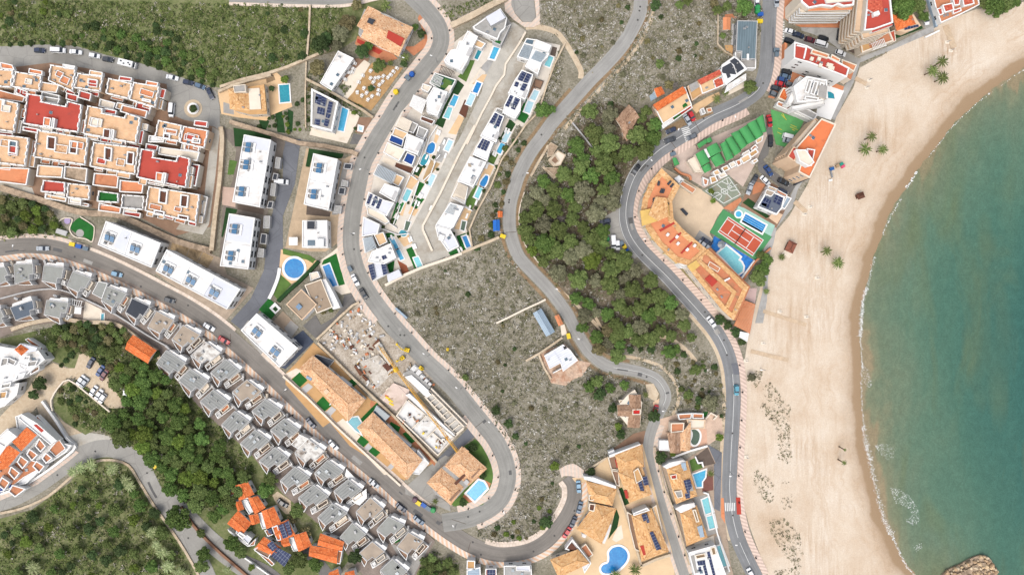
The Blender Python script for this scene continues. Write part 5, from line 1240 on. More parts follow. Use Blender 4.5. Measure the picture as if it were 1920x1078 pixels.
Z(0,440);sheet('terrace',"630,535 640,500 760,560 780,650 620,650",M_OFFW,.15);sheet('terrace',"450,450 560,480 560,520 440,500",M_OFFW,.15);pool('narrow teal pool beside a cream terrace under the row',"758,592 778,592 776,645 756,645",M_W_TE,.3)
h=House('pergola','white pergola canopy beside the cement roofed house','pergola',pts("560,540 610,545 605,595 555,590"),2.5);h.flat("560,540 610,545 605,595 555,590",2.5,M_WHITE,'canopy',.1);h.pergola("520,480 620,500 610,540 515,520",2.5,M_WHITE,6)
A()
wall('dark low wall dividing the two rows of terraced houses',"0,560 60,545 110,543 160,562 220,592 270,625 310,648",.5,1.2,M_GREYW,at=False,sm=3)
wall('pale wall between the upper and lower terraced rows',"310,648 355,690 420,745 470,795 520,850 580,900 640,960 700,1010 740,1060",.7,1.6,M_GREYW,at=False,sm=3)
wall('tan bank wall under the lower terraced row',"20,618 60,605 110,598 160,604 210,606 245,625 300,672",1.4,1.5,M_WALLST,at=False,sm=3)
# short driveway walls between the road and the row
for i,(x,y)in enumerate(((20,490),(50,487),(82,487),(107,492),(136,500),(158,508),(186,520),(205,530),(225,540),(245,552),(268,564),(290,577),(312,590),(338,605),(360,618),(382,634),(418,665),(455,700),(500,738),(538,775),(570,805),(610,845),(645,880),(690,925),(725,955),(765,985))):
 L=14 if i%2 else 20;dx,dy=(.35,.94)if x<150 else(.1,1)if x<330 else(.02,1)
 wall('short driveway wall dropping from the orange pavement',[(x,y),(x+dx*L,y+dy*L)],.8,1.2,M_GREYW if i%3 else M_OFFW,True,'wall','garden_wall',group='driveway walls below the road',noun='wall')
# ---------------------------------------------------------------- orange-roofed houses, lower left
A()
h=House('cottage','lone orange tiled cottage above the dirt car park','cottage',pts("250,629 292,657 276,679 236,655"),3.6);h.body(pts("252,632 290,657 275,676 239,654"),0,3.4,M_PEACH,M_GREYP);h.hip("250,629 292,657 277,680 236,654",3.5,1.3,M_TILEO,0)
Z(360,808);sheet('yard',"600,480 640,450 740,520 740,620 700,620 640,560",M_DIRT,.08)
def orange(lab,quads,flats=(),sol=(),h=4.2):
 q=pts(quads[0]);hs=House('orange_house',lab,'house',q,h)
 for i,s in enumerate(quads):
  w=inset(ccw(xy(pts(s),h)),.15);b=MB();b.side(w,-.05,h-.05,M_WHITE);b.cap(w,h-.05,M_WHITE);wl=hs.part(b,'wall');hs.windows(w,0,h-.3,1,wl,4);hs.hip(pts(s),h+.02*i,.8,M_TILEO,0)
 for s,z,m in flats:hs.vol(s,0,z,M_WHITE,m,(.2,.4),'terrace')
 for s,z in sol:hs.solar(s,z)
 return hs
orange('orange roofed house at the edge of the pine wood',["330,410 415,382 460,470 355,515"],[("270,450 320,435 325,470 275,490",3,M_TERR),("325,515 450,490 450,520 335,545",3,M_WHITER)])
orange('orange roofed house below the first one on the slope',["425,500 490,490 545,570 470,615","325,530 365,525 385,580 345,590"],[("370,520 415,510 460,600 430,620",3.2,M_WHITER)])
orange('big orange roofed house with a grey roof terrace',["345,600 440,690 375,770 270,690"],[("345,715 450,800 420,840 330,760",3.6,M_WHITEG),("270,730 330,780 430,850 480,800 470,850 420,860 280,750",2.6,M_TERR),("360,750 405,780 385,800 345,770",4.8,M_WHITER)])
orange('orange roofed house in the middle of the slope row',["525,600 610,570 660,680 560,725","430,630 490,620 505,680 450,695"],[("490,615 525,605 565,720 530,730",3.3,M_WHITER)])
orange('orange house with three blocks of solar panels',["610,710 720,665 770,775 650,820"],[("600,715 640,700 670,810 640,815",4.4,M_WHITEG),("545,740 600,720 610,770 570,785",3.4,M_TERR)],[("645,705 685,690 720,790 680,805",5.0),("690,685 722,670 750,770 725,785",5.0),("558,730 600,722 610,770 575,765",3.5)])
orange('orange roofed house partly under trees',["765,780 850,755 890,850 800,895","670,820 720,805 735,850 690,860"],[("720,800 760,790 795,890 760,895",3.3,M_WHITER)])
orange('house with large solar panel roof and brown terrace',["540,795 660,870 610,930 480,870"],[("520,830 600,900 570,950 470,890",4.0,M_TERB),("465,880 490,860 620,990 600,1005",2.5,M_TERR)],[("590,930 640,870 745,925 690,1015",4.7),("560,850 600,820 640,870 600,900",5.3)])
orange('large orange roofed house beside the service road',["890,860 1090,890 1080,985 880,930","965,770 1135,830 1120,890 945,850"],[("1085,890 1125,895 1110,990 1080,985",3.2,M_TERR)])
orange('orange roofed house cut by the lower photo edge',["1030,1060 1090,1035 1110,1090 1020,1110"]);orange('second orange roofed house at the lower edge',["1150,1060 1210,1045 1225,1095 1140,1110"])
# ---------------------------------------------------------------- white stepped complexes at the left edge
Z(0,620)
h=House('apartment_complex','white stepped apartment complex at the left edge','apartment complex',pts("0,110 300,150 340,220 100,500 0,600"),8)
h.body(pts("-80,100 75,130 290,145 340,215 200,330 60,400 -80,420"),0,5.5,M_WHITE,M_WHITER,(.3,.4))
h.body(pts("-80,420 60,400 150,390 130,480 40,560 -80,600"),0,4,M_WHITE,M_WHITER,(.3,.4));h.hip("115,140 155,108 205,140 160,180",8,.9,M_TILEO,.45);h.vol("110,138 150,95 280,125 270,150 170,170",5.5,7.8,M_WHITE,M_WHITEG,None)
h.vol("195,65 215,55 330,130 310,160 290,150",0,2.5,M_WHITE,M_TERR,(.15,.5),'terrace')
for s,z,m in(("20,205 70,200 60,250 5,270",6.2,M_GREYP),("70,200 130,225 110,260 60,240",6,M_GREYP),("110,270 160,255 180,290 130,320",4.8,M_OCHRE),("150,240 210,265 190,290 150,270",5.2,M_OFFW),("215,230 290,220 270,260 210,270",6.1,M_GREYP),("30,330 80,305 110,335 40,385",4.6,M_TERR),("20,395 90,380 80,420 10,430",5.8,M_GREYP),("0,460 60,450 50,500 0,510",4.4,M_OCHRE),("240,290 300,260 300,290 230,330",4.6,M_TERB),("130,330 200,310 180,350 120,370",6,M_WHITER),("190,190 230,185 225,215 180,215",6.4,M_WHITER)):h.vol(s,2,z,M_WHITE,m,(.25,.5),'roof_terrace')
h=House('apartment_complex','white complex with terracotta terraces inside the bend','apartment complex',pts("150,600 300,600 540,860 0,1060"),8)
h.body(pts("-60,840 60,730 140,780 120,640 160,625 420,830 540,855 500,905 350,1000 200,1140 -60,1200"),0,3,M_WHITE,M_WHITER,(.3,.4))
h.vol("200,720 275,780 160,900 90,830",3,7,M_WHITE,M_TILEO,None,'tiled_roof');h.vol("60,850 150,910 60,1020 -20,960",3,6.4,M_WHITE,M_TILEO,None,'tiled_roof');h.vol("-30,830 65,740 130,790 40,870",3,7.6,M_WHITE,M_WHITER,(.3,.4));h.vol("-60,975 20,985 70,1020 -60,1060",3,6.2,M_WHITE,M_TILEO,None,'tiled_roof')
h.vol("165,620 280,690 430,820 380,850 140,650",3,6.6,M_WHITE,M_WHITER,(.25,.4));h.vol("250,705 275,700 330,745 310,760",6.6,6.9,M_WHITE,M_REDP,None,'strip')
h.vol("280,630 330,680 440,800 495,880 420,940 370,890 430,820 270,650",2,3.6,M_WHITE,M_TERR,(.2,.4),'terrace')
for s in("300,800 350,860 310,905 270,860","230,880 290,925 245,970 205,920","160,930 220,975 175,1030 135,980","90,1010 155,1060 115,1110 70,1060","350,910 400,950 350,990 320,950","280,970 340,1010 300,1060 250,1010","20,1090 80,1130 40,1190 -10,1150","100,1150 200,1180 120,1240 70,1200"):h.vol(s,2,4.6,M_WHITE,M_TERR,(.3,.6),'terrace')
A();h.body(pts("-30,870 60,862 90,870 45,895 20,915 0,922 -30,925"),0,3.2,M_WHITE,M_TERR,(.25,.5));h.vol("0,905 6,908 7,918 0,925",2,3.5,M_WHITE,M_BLUEF,None,'blue_awning');h.vol("14,905 20,908 25,915 18,918",2,3.6,M_WHITE,M_BLUEF,None,'blue_awning')
wall('white curved wall along the bend by the complex',"78,752 105,790 125,822 140,838 118,860 80,888 40,912 0,926",.9,1.4,M_WHITE,at=False,sm=3)
wall('pale wall round the scrubby triangle lot',"98,770 95,750 110,725 128,712 160,735 205,772",.5,1.0,M_OFFW,at=False,sm=2)
sheet('lot',"98,765 96,750 112,728 130,715 200,768 190,800 160,815 120,790",M_GREENG,.09,keep=False)
wall('stone kerb wall inside the lower bend',"0,962 40,953 90,930 140,888 170,868 205,862 240,872 262,905 290,950 315,985 345,1030 372,1078",.9,.5,M_WALLST,at=False,sm=3)
wall('rusty brown wall between the two lower roads',"338,950 362,985 400,1025 440,1060 475,1090",.9,1.0,M('rust_wall',(146,108,84),.2,.6,4),at=False,sm=3)
wall('white wall beside the service drive',"455,1043 500,1075 530,1095",.5,1.0,M_WHITE,at=False)
# ---------------------------------------------------------------- white villas between the road and the concrete ramp
PLOTP=M('villa_plot_paving',(228,218,204),.1,.3,4)
Z(640,0)
sheet('terrace',"830,330 960,230 1110,320 1190,350 1140,450 1050,640 980,760 900,900 850,1060 760,1400 620,1700 720,1900 530,1990 300,2070 200,1990 150,1700 170,1540 300,1100 450,840 650,610 780,440 780,420",PLOTP,.13)
tr('terrace',"970,210 1100,110 1190,70 1275,180 1190,350 1010,250",M_GREYP,.15)
def villa(lab,s,h=5,**k):return flat_house('villa',lab,'villa',s,h,M_WHITE,M_WHITER,(.3,.35),None,None,1,**k)
v=flat_house('villa','grey roofed modern villa below the turning circle','villa',"985,205 1085,135 1190,68 1240,140 1225,215 1190,250 1170,300 1000,225",5,M_WHITE,M_CONCG,(.35,.4))
v.vol("1080,130 1185,72 1228,135 1120,195",5,7.6,M_GREYW,M_WHITEG,None);v.vol("1165,290 1225,210 1270,185 1195,345 1130,320",0,3.5,M_GREYW,M_CONCG,(.3,.4));v.vol("1155,305 1195,310 1185,335 1150,325",3.6,3.7,M_TURF,M_TURF,None,'roof_lawn')
v=villa('stepped white villa at the inner side of the bend',"945,235 1022,278 985,350 948,450 900,532 790,482 768,455 822,378 862,372 882,312 908,310")
v.vol("1000,290 1080,330 1050,370 985,345",0,3,M_WHITE,M_SANDP,(.3,.4));v.pergola("745,490 840,535 820,580 730,540",3.2,M_DKPAVE,9);v.box(*pts("960,390")[0],1.5,3,5,5.6,M_GREYW,25,None,'roof_unit')
sheet('lawn',"1000,455 935,615 870,575 900,545 950,450",M_TURFO,.16)
pool('teal pool beside the stepped white villa',"1025,368 1055,378 1020,448 995,438",M_W_TE);pool('cyan pool of the grey roofed modern villa',"1142,352 1182,364 1145,447 1108,438",M_W_SK,.6)
tr('terrace',"1100,445 1140,455 1090,550 1040,510",M_CONCG,.16);tr('path',"1040,530 1060,470 1025,540 950,640 970,660",M_OFFW,.16)
v=House('villa','white villa with dark green slatted roof and green terrace','villa',pts("640,545 860,600 720,870 570,760"),4.5)
v.body(pts("700,548 858,600 800,715 660,625"),0,3.4,M_WHITE,M('bottle_green_floor',(40,96,66),.1,.4,4),(.25,.4));v.pergola("700,558 762,585 740,652 668,618",4.4,M_WHITE,8,3.4);v.flat("775,588 832,612 800,675 738,650",3.55,M_TURFO);v.flat("805,640 830,640 815,700 760,690",3.6,M_OFFW)
v.body(pts("690,655 795,692 720,868 640,840 640,740"),0,5.2,M_WHITE,M_WHITER,(.3,.35));v.vol("610,630 680,650 650,695 600,670",0,3,M_WHITE,M_OFFW,(.25,.4));v.box(*pts("762,745")[0],1.2,3,5.2,5.7,M_GREYW,25,None,'roof_unit')
v.pergola("540,710 640,752 603,852 508,790",4.2,M_WHITE,14,w=.3);v.flat("540,710 640,752 603,852 508,790",2.2,M_GREYP)
sheet('lawn',"870,600 920,640 820,800 760,960 700,930 790,760",M_TURFD,.16)
pool('blue pool beside the villa with green slats',"845,712 878,725 845,800 808,785",M_W_SK,.4);pool('pale cyan pool below the blue one',"800,803 832,810 805,890 765,878",M_W_CY,.4)
pool('vivid blue pool at the edge of the concrete ramp',"1015,614 1050,628 1015,708 980,692",M_W_BL,.5);pool('pale pool beside the brown deck',"970,690 1010,705 970,795 930,780",M_W_PA,.3)
tr('terrace',"960,780 930,885 880,850 925,745",M_DWOOD,.16);tr('terrace',"1055,560 1090,560 1050,640 980,630",M_SANDP,.16);tr('terrace',"880,860 920,885 860,1010 800,1000",M_SANDP,.165)
v=House('villa','white villa with beige pergola and blue roof terrace','villa',pts("420,870 580,930 640,1000 480,1200 330,1080"),4.8)
v.body(pts("445,868 575,935 540,1000 405,945"),0,3.2,M_WHITE,M_GREYP,(.25,.4));v.pergola("445,868 530,912 500,990 405,945",4.2,M_OFFW,14,3.2,w=.3);v.vol("580,945 650,975 615,1045 560,1020",0,3.4,M_WHITE,M_CONCG,(.3,.4));v.vol("600,870 700,905 680,935 590,900",0,3,M_WHITE,M_DWOOD,(.2,.3))
Z(660,230)
v.body(pts("415,85 537,135 490,240 385,200"),0,5.6,M_WHITE,M_WHITER,(.3,.35));v.body(pts("320,40 420,80 385,130 300,95"),0,3,M_WHITE,M_SANDP,(.25,.4));v.vol("293,90 388,130 376,182 273,140",0,3.2,M_WHITE,M_BLUEF,(.25,.4),'blue_terrace');v.vol("265,150 402,205 352,290 235,225",0,4.4,M_WHITE,M_OFFW,(.25,.3));v.vol("412,222 478,250 450,325 380,290",0,3.2,M_WHITE,M_BLUEF,(.3,.3),'blue_terrace');v.box(*pts("500,180")[0],1.2,3,5.6,6.1,M_GREYW,25,None,'roof_unit')
tr('terrace',"330,300 460,340 440,380 320,330",M_DWOOD,.16);tr('terrace',"240,260 330,290 310,330 220,290",M_OFFW,.16)
pool('dark blue oval pool of the blue terraced villa',"600,148 622,165 612,215 590,232 560,225 556,205 575,165",M_W_BL,.4,True);pool('teal pool below the dark blue oval one',"555,232 578,252 560,300 538,322 512,312 515,290 535,245",M_W_TE,.3,True)
pool('pale pool on a grey deck at the ramp edge',"725,128 757,142 722,217 690,202",M_W_PA);tr('terrace',"690,110 760,120 670,300 620,280 650,180",M_CONCG,.16)
sheet('lawn',"490,310 535,325 500,405 445,380",M_TURFD,.17);pool('long pale pool beside the ramp',"598,385 627,397 590,477 555,462",M_W_PA);tr('terrace',"590,280 660,310 600,380 550,450 530,420",M('tan_stone',(190,160,118),.14,.4,4),.16)
tr('path',"630,60 660,80 600,240 480,440 420,560 380,700 350,690 400,540 470,400 600,200",M_SANDP,.15);tr('terrace',"430,395 500,430 440,510 400,480",M_SANDP,.16)
v=House('villa','white villa with grey pergola and three solar strips','villa',pts("195,310 360,490 250,700 100,600"),5)
v.body(pts("195,312 332,380 300,462 160,390"),0,3,M_WHITE,M_GREYP,(.25,.3));v.pergola("200,318 328,382 298,455 168,388",4.0,M('slat_grey',(190,200,206),.04),13,3,w=.3);v.vol("330,385 390,410 350,480 305,455",0,2.6,M_WHITE,M_SANDP,(.25,.4))
v.body(pts("245,458 357,492 318,592 205,525"),0,5.6,M_WHITE,M_WHITER,(.3,.35));v.body(pts("125,520 240,580 315,600 260,700 100,615"),0,4.8,M_WHITE,M_WHITER,(.3,.35));v.flat("240,583 312,612 262,690 205,652",4.9,M_WHITEG);v.box(*pts("318,545")[0],1.2,3,5.6,6.1,M_GREYW,25,None,'roof_unit')
for s in("137,532 155,540 128,612 108,602","172,548 192,556 162,628 143,618","207,568 227,577 198,648 177,638"):v.solar(s,4.9)
v.vol("110,630 240,690 280,740 250,760 120,690",0,3,M_WHITE,M_OFFW,(.2,.4))
pool('cyan pool beside the solar strip villa',"412,498 447,512 410,592 375,577",M_W_CY,.5);pool('pool under a bright green cover',"367,592 392,602 360,672 333,660",M_W_GN,.3);pool('white covered pool on green turf',"552,475 582,487 545,565 505,540",M_WHITER,.3)
sheet('lawn',"500,440 545,460 490,550 465,540",M_TURF,.16);sheet('lawn',"490,560 545,572 480,650 440,620",M_TURF,.16);sheet('lawn',"335,590 375,600 300,720 360,680 320,765 285,750",M_TURF,.162);tr('terrace',"445,625 500,650 470,700 420,680",M_SANDP,.16)
v=flat_house('villa','angled pale blue white roofed villa','villa',"85,705 207,762 190,832 75,852",5,M_WHITE,M_WHITEG,(.3,.3))
v=House('villa','white villa with slatted pergola at the row end','villa',pts("80,860 330,930 300,1200 90,1100"),5);v.body(pts("78,865 155,848 187,938 98,975"),0,3,M_WHITE,M_GREYP,(.25,.3));v.pergola("82,868 150,853 182,935 100,968",4,M('slat_grey',(190,200,206)),9,3,w=.3);v.vol("165,840 235,820 265,895 205,925",0,3.2,M_WHITE,M_SANDP,(.25,.4))
v.body(pts("150,965 290,905 330,1010 240,1060 120,1040"),0,5.6,M_WHITE,M_WHITER,(.3,.35));v.solar("220,1000 250,990 262,1015 232,1028",5.6)
Z(700,440);v.vol("0,205 60,180 110,290 0,345",0,4.4,M_WHITE,M_WHITEG,(.2,.25));v.solar("45,165 80,150 110,290 75,305",4.6);v.solar("-40,230 0,215 20,320 -10,345",4.6);v.vol("100,300 190,260 215,310 110,355",0,3.2,M_WHITE,M_WHITEG,None)
pool('narrow blue pool in the end villa garden',"120,30 150,22 190,98 165,112",M_W_SK,.4);pool('second blue pool joined below the first',"165,115 195,108 230,180 202,192",M_W_SK,.4);pool('pale cyan pool at the tip of the row',"300,175 335,165 370,240 335,258",M_W_CY,.4)
sheet('lawn',"95,20 120,20 150,105 130,100",M_TURF,.16);sheet('lawn',"245,110 290,90 320,160 300,180 335,260 315,270",M_TURF,.16);sheet('lawn',"95,200 160,185 150,280 120,285",M_TURF,.16);tr('terrace',"150,110 180,190 250,230 270,290 215,290",M('red_wood_deck',(150,84,56),.15,.5,4),.16)
Z(660,230);pool('oval teal pool at the turning of the ramp',"365,805 390,808 415,825 402,848 375,850 352,830",M_W_TE,.3,True);pool('dark covered pool beside the ramp',"405,735 440,745 415,810 390,800",M_W_GR,.3);sheet('lawn',"240,830 310,820 320,850 270,870",M_TURF,.16);tr('terrace',"420,830 450,900 390,930 340,860",M_SANDP,.16)
A();wall('pale stone wall at the foot of the villa rows',"722,535 760,515 790,502 840,485 866,475",1.0,1.6,M_OFFW,at=False);wall('pale stone wall running from the villas to the bins',"866,474 900,460 936,445",1.0,1.4,M_WALLST,at=False)
wall('striped walkway wall at the top of the villa plots',"846,48 880,32 920,10 950,-5",2.2,1.6,M_WALLST,at=False)
sheet('pavement',"842,44 945,-8 950,0 850,56",M_STRP,.2)
Z(640,0)
wall('long kerb wall along the middle of the ramp',"1380,240 1330,330 1230,480 1220,560 1160,640 1110,740 1050,850 940,1080",.7,.7,M_OFFW,at=False)
Z(660,230);wall('bent kerb wall dividing the lower ramp',"920,20 800,240 660,530 530,770 530,800 600,960",.8,.8,M_OFFW,at=False)
for s in("330,340 430,385 490,430","440,385 380,520 350,600","100,620 200,700 290,760 335,790","210,790 340,840 430,830","560,120 500,290 450,390","640,20 580,110 545,230","360,620 310,760","500,440 440,620","630,275 590,380 530,440","470,620 420,740","660,240 610,300"):wall('white parting wall between villa gardens',s,.3,1.1,M_WHITE,True,'wall','garden_wall',group='white walls between the villa gardens',noun='wall')
for s in("790,440 930,465 1000,300","735,600 835,625 900,660","1010,300 1065,322","900,235 1010,290"):wall('white parting wall between seaward villas',s,.3,1.1,M_WHITE,True,'wall','garden_wall',group='white walls between the villa gardens',noun='wall')
LB=MB();LB.box((0,0),.75,1.9,.18,.42,M_WHITE);LB.box((0,.75),.7,.5,.42,.62,M_WHITE);LO=LB.build('sun_lounger');lu=0
for x,y,a in((470,345,30),(490,355,30),(505,545,30),(520,555,30),(370,590,25),(640,75,20),(655,82,20),(690,150,20),(560,260,25),(575,300,25),(480,600,20),(500,610,20),(590,640,25),(330,700,25),(345,710,25),(430,880,-20),(445,870,-20),(1060,230,20),(1075,240,20),(990,320,20),(930,600,20),(880,640,20),(860,700,20),(800,960,-25),(820,950,-25),(1010,330,20),(1150,60,20),(1170,70,20),(300,860,-20),(460,930,-20),(475,925,-20),(700,250,20),(650,200,20)):
 q=pts(f"{x},{y}")[0];o=dup(LO,(0,0,0))if lu else LO;lu=1;X,Y,_=P(*q);o.location=(X,Y,.16);o.rotation_euler=(0,0,-R(a));tag(o,'white sun lounger in a villa garden','lounger','sun loungers in the villa gardens',at=q,noun='lounger')
for x,y,r in((500,330,3),(540,330,2.5),(460,560,3),(340,660,3),(300,740,3.5),(610,260,3),(230,780,3),(350,850,3),(930,640,3),(985,510,3),(1085,330,3),(1040,240,3),(1110,120,3),(870,830,3),(760,830,2.5),(180,700,3),(120,640,2.5),(640,350,2.5),(560,450,2.5),(420,600,2.5)):shrub(*pts(f"{x},{y}")[0],r*1.3,'dark')
# right-hand row
Z(640,0)
sheet('terrace',"1390,285 1450,300 1590,330 1640,340 1610,440 1560,600 1480,760 1370,960 1310,940 1280,1000 1160,1260 960,1560 930,1700 980,1830 780,1930 700,1800 640,1680 830,1280 1040,1000 1150,810 1215,790 1270,650 1370,440 1310,430",PLOTP,.135)
def rv(lab,s,h=5):return villa(lab,s,h)
v=rv('white villa with blue slatted skylights at the row top',"1385,292 1452,300 1572,342 1548,425 1500,470 1470,560 1375,500 1400,455 1315,430",4.6)
v.pergola("1370,335 1430,355 1400,440 1335,415",5.0,M('slat_grey',(190,200,206)),11,4.6);v.pergola("1450,385 1535,410 1500,470 1425,440",5.0,M('slat_grey',(190,200,206)),11,4.6);v.flat("1368,332 1435,352 1400,445 1330,420",4.68,M_GLASSB);v.flat("1455,380 1535,408 1500,472 1420,440",4.68,M_METB);v.vol("1460,300 1570,345 1550,390 1440,355",4.6,6.6,M_WHITE,M_WHITER,(.25,.3));v.vol("1385,292 1440,305 1430,335 1375,320",4.6,4.9,M_GREYW,M_GLASSB,None,'skylight')
pool('pale cyan pool of the top villa in the seaward row',"1548,418 1588,432 1560,505 1520,490",M_W_CY);tr('terrace',"1580,350 1615,360 1600,440 1560,420",M_DKPAVE,.16)
v=rv('white villa with four dark solar blocks',"1350,528 1435,560 1400,690 1375,745 1248,700 1300,600");[v.solar(s,5)for s in("1352,530 1390,545 1355,612 1318,597","1392,547 1428,560 1395,625 1360,615","1305,612 1330,622 1318,655 1292,645","1360,625 1395,635 1368,685 1335,672")];v.box(*pts("1375,700")[0],1.2,2.6,5,5.5,M_GREYW,25,None,'roof_unit')
v.vol("1450,590 1515,610 1490,670 1440,650",0,.6,M_DKPAVE,M_TERB,(.2,.3),'deck');pool('long pale pool of the four solar block villa',"1445,675 1480,688 1450,755 1412,740",M_W_PA);tr('terrace',"1450,590 1515,610 1440,680 1410,740 1390,730",M_TERB,.16)
v=rv('white villa with two big solar panels',"1262,705 1345,742 1340,830 1300,892 1210,848 1220,790");[v.solar(s,5)for s in("1258,708 1290,720 1252,805 1222,790","1302,728 1340,742 1298,825 1268,812")]
sheet('lawn',"1380,740 1410,752 1380,840 1405,870 1370,925 1310,890",M_TURF,.16);pool('pale pool on bright turf',"1398,755 1440,770 1410,850 1368,835",M_W_PA)
v=rv('white villa with twin solar panels lower in the seaward row',"1148,838 1218,872 1185,960 1160,1068 1040,1020 1105,910");[v.solar(s,5)for s in("1145,840 1178,855 1142,935 1108,920","1182,860 1212,872 1180,952 1148,938")];v.box(*pts("1165,1015")[0],1.2,2.6,5,5.5,M_GREYW,25,None,'roof_unit');v.vol("1165,810 1215,830 1205,860 1150,835",0,3,M_WHITE,M_CONCG,(.3,.4))
sheet('lawn',"1260,890 1305,930 1230,1060 1180,1050",M_TURFD,.16);pool('pale pool beside dark turf',"1238,985 1268,995 1230,1075 1195,1062",M_W_PA,.4)
Z(660,230)
v=rv('white villa with three solar stripes',"975,112 1060,150 1030,222 1010,290 905,240 930,185");[v.solar(s,5)for s in("972,115 992,122 958,195 937,187","995,124 1015,132 982,207 962,198","1018,133 1036,141 1003,214 985,206")]
pool('blue pool beside the three stripe villa',"1115,148 1148,160 1112,235 1080,222",M_W_SK,.5);sheet('lawn',"1050,215 1098,235 1060,315 1012,290",M_TURFO,.16)
v=rv('long white villa with a tan roof stain',"885,255 1005,298 905,482 790,438");v.box(*pts("905,430")[0],1.2,2.8,5,5.5,M_GREYW,25,None,'roof_unit');v.box(*pts("960,310")[0],.8,2,5,5.5,M_GREYW,25,None,'roof_unit');v.flat("868,305 890,305 895,335 870,330",5.02,M('tan_stain',(176,160,138)),'stain',.01)
tr('terrace',"1005,305 1065,325 985,500 925,465",M_SANDP,.16);pool('blue rounded pool on a sand terrace',"1000,395 1020,405 1010,450 985,482 960,470 965,440",M_W_BL,.5,True)
v=flat_house('villa','villa with a beige slatted pergola roof','villa',"795,445 870,480 845,610 740,560",3.2,M_WHITE,M_OFFW,(.25,.3));v.pergola("795,448 868,482 832,562 760,528",4.2,M_OFFW,12,3.2);v.pergola("770,555 850,590 840,612 760,570",3.9,M_WHITE,9,3.2)
sheet('lawn',"920,465 950,480 920,545 945,570 895,650 840,610",M_TURFO,.16);pool('turquoise pool on the lower turf plot',"950,480 980,490 945,570 915,555",M_W_CY,.5)
v=rv('white villa with slatted corner roof',"735,600 835,630 760,780 735,800 625,770");v.pergola("725,600 785,625 760,690 690,665",5.3,M('slat_grey',(190,200,206)),9,5);tr('terrace',"835,635 895,660 830,810 755,790",M_SANDP,.16);pool('narrow dark pool on a beige terrace',"825,735 855,742 840,810 812,800",M_W_GR,.4)
v=rv('white villa at the lower end of the ramp',"625,770 735,800 770,860 800,925 720,965 640,850");v.flat("690,870 770,850 800,915 730,950",5.02,M_WHITEG,'roof_field',.02);v.box(*pts("670,862")[0],1.8,2.2,5,6,M_WHITE,20,None,'roof_unit')
sheet('lawn',"780,850 850,825 890,930 740,1000 720,970 810,925",M_TURF,.16);pool('blue pool at the foot of the seaward row',"825,855 855,845 888,925 858,938",M_W_BL,.5);tr('terrace',"760,800 850,820 780,850",M_OFFW,.165)
A();wall('tan boundary wall below the seaward villa row',"1060,80 1040,120 1025,160 1010,210 985,235 965,265 940,300 920,350 895,395 880,430 885,462",.6,1.2,M_WALLST,at=False)
# ---------------------------------------------------------------- building site
Z(360,440);M_RUB=soil('site_rubble',[(122,110,96),(172,158,140),(204,192,176),(232,226,218)],.25,1.6)
sheet('building_site',"940,795 1255,505 1460,740 1560,830 1800,1080 1600,1260 1200,1080",M_RUB,.13)
Z(660,620);sheet('building_site',"0,330 330,340 700,680 870,700 760,820 630,950 560,880 200,500",M_RUB,.131)
h=House('unfinished_building','unfinished white concrete building with open rooms','building site',pts("300,380 420,370 770,800 640,940 200,500"),3)
def slab(s,z0,z1,m,name='slab'):q=xy(pts(s),z1);b=MB();b.prism(q,z0,z1,m);return h.part(b,name)
slab("205,500 310,390 430,440 420,520 330,600",0,1.0,M('pink_slab',(226,204,190),.1,.4,3,stain=(190,170,150),stain_amt=.4));slab("410,520 760,800 640,935 330,640",0,2.4,M('white_slab',(238,236,232),.06,.4,3,stain=(190,180,168),stain_amt=.35));slab("400,480 430,470 770,780 740,800",0,2.9,M_WHITE,'wall');
for s in("340,640 640,930","420,520 760,800","500,680 570,620","450,730 540,640","640,935 760,800","600,760 690,840","560,800 640,720","330,640 410,520"):q=xy(pts(s),3.4);b=MB();b.ribbon(q,.35,2.4,3.4,M_OFFW);h.part(b,'room_wall')
slab("545,495 590,440 855,710 760,790 700,740 690,690",0,1.2,M('grey_slab',(216,212,204),.1,.3,3,stain=(170,160,140),stain_amt=.4));slab("380,320 440,290 590,420 540,490",0,1.6,M_CONCG)
for s in("590,430 860,700","575,450 840,720","545,495 700,660","690,690 780,780","840,720 760,790"):q=xy(pts(s),2.2);b=MB();b.ribbon(q,.5,0,2.2,M_OFFW);h.part(b,'shuttering')
slab("395,345 445,330 600,470 560,500",0,2.2,M_WHITE)
for i in range(9):a,c=lerp(pts('600,470')[0],pts('835,735')[0],i/8),lerp(pts('560,500')[0],pts('770,790')[0],i/8);b=MB();b.ribbon(xy([a,c],2.1),.35,0,2.1-.01*i,M_OFFW);h.part(b,'cross_wall')
slab("60,230 200,180 320,300 190,430",0,.8,M('pale_slab',(214,206,194),.14,.5,2,stain=(150,136,118),stain_amt=.5));slab("205,80 300,240 280,260 165,110",0,1.4,M('beige_slab',(216,206,190),.1,.4,3))
for s,m in(("20,255 80,320 60,340 15,270",M('rust_sheet',(116,76,54),.2,.6,4)),("80,330 120,365 105,380 75,345",MATS['rust_sheet']),("225,260 260,240 300,280 265,305",M_DWOOD),("150,110 195,60 210,85 165,130",MATS['rust_sheet'])):slab(s,0,1.2,m,'excavation_sheet')
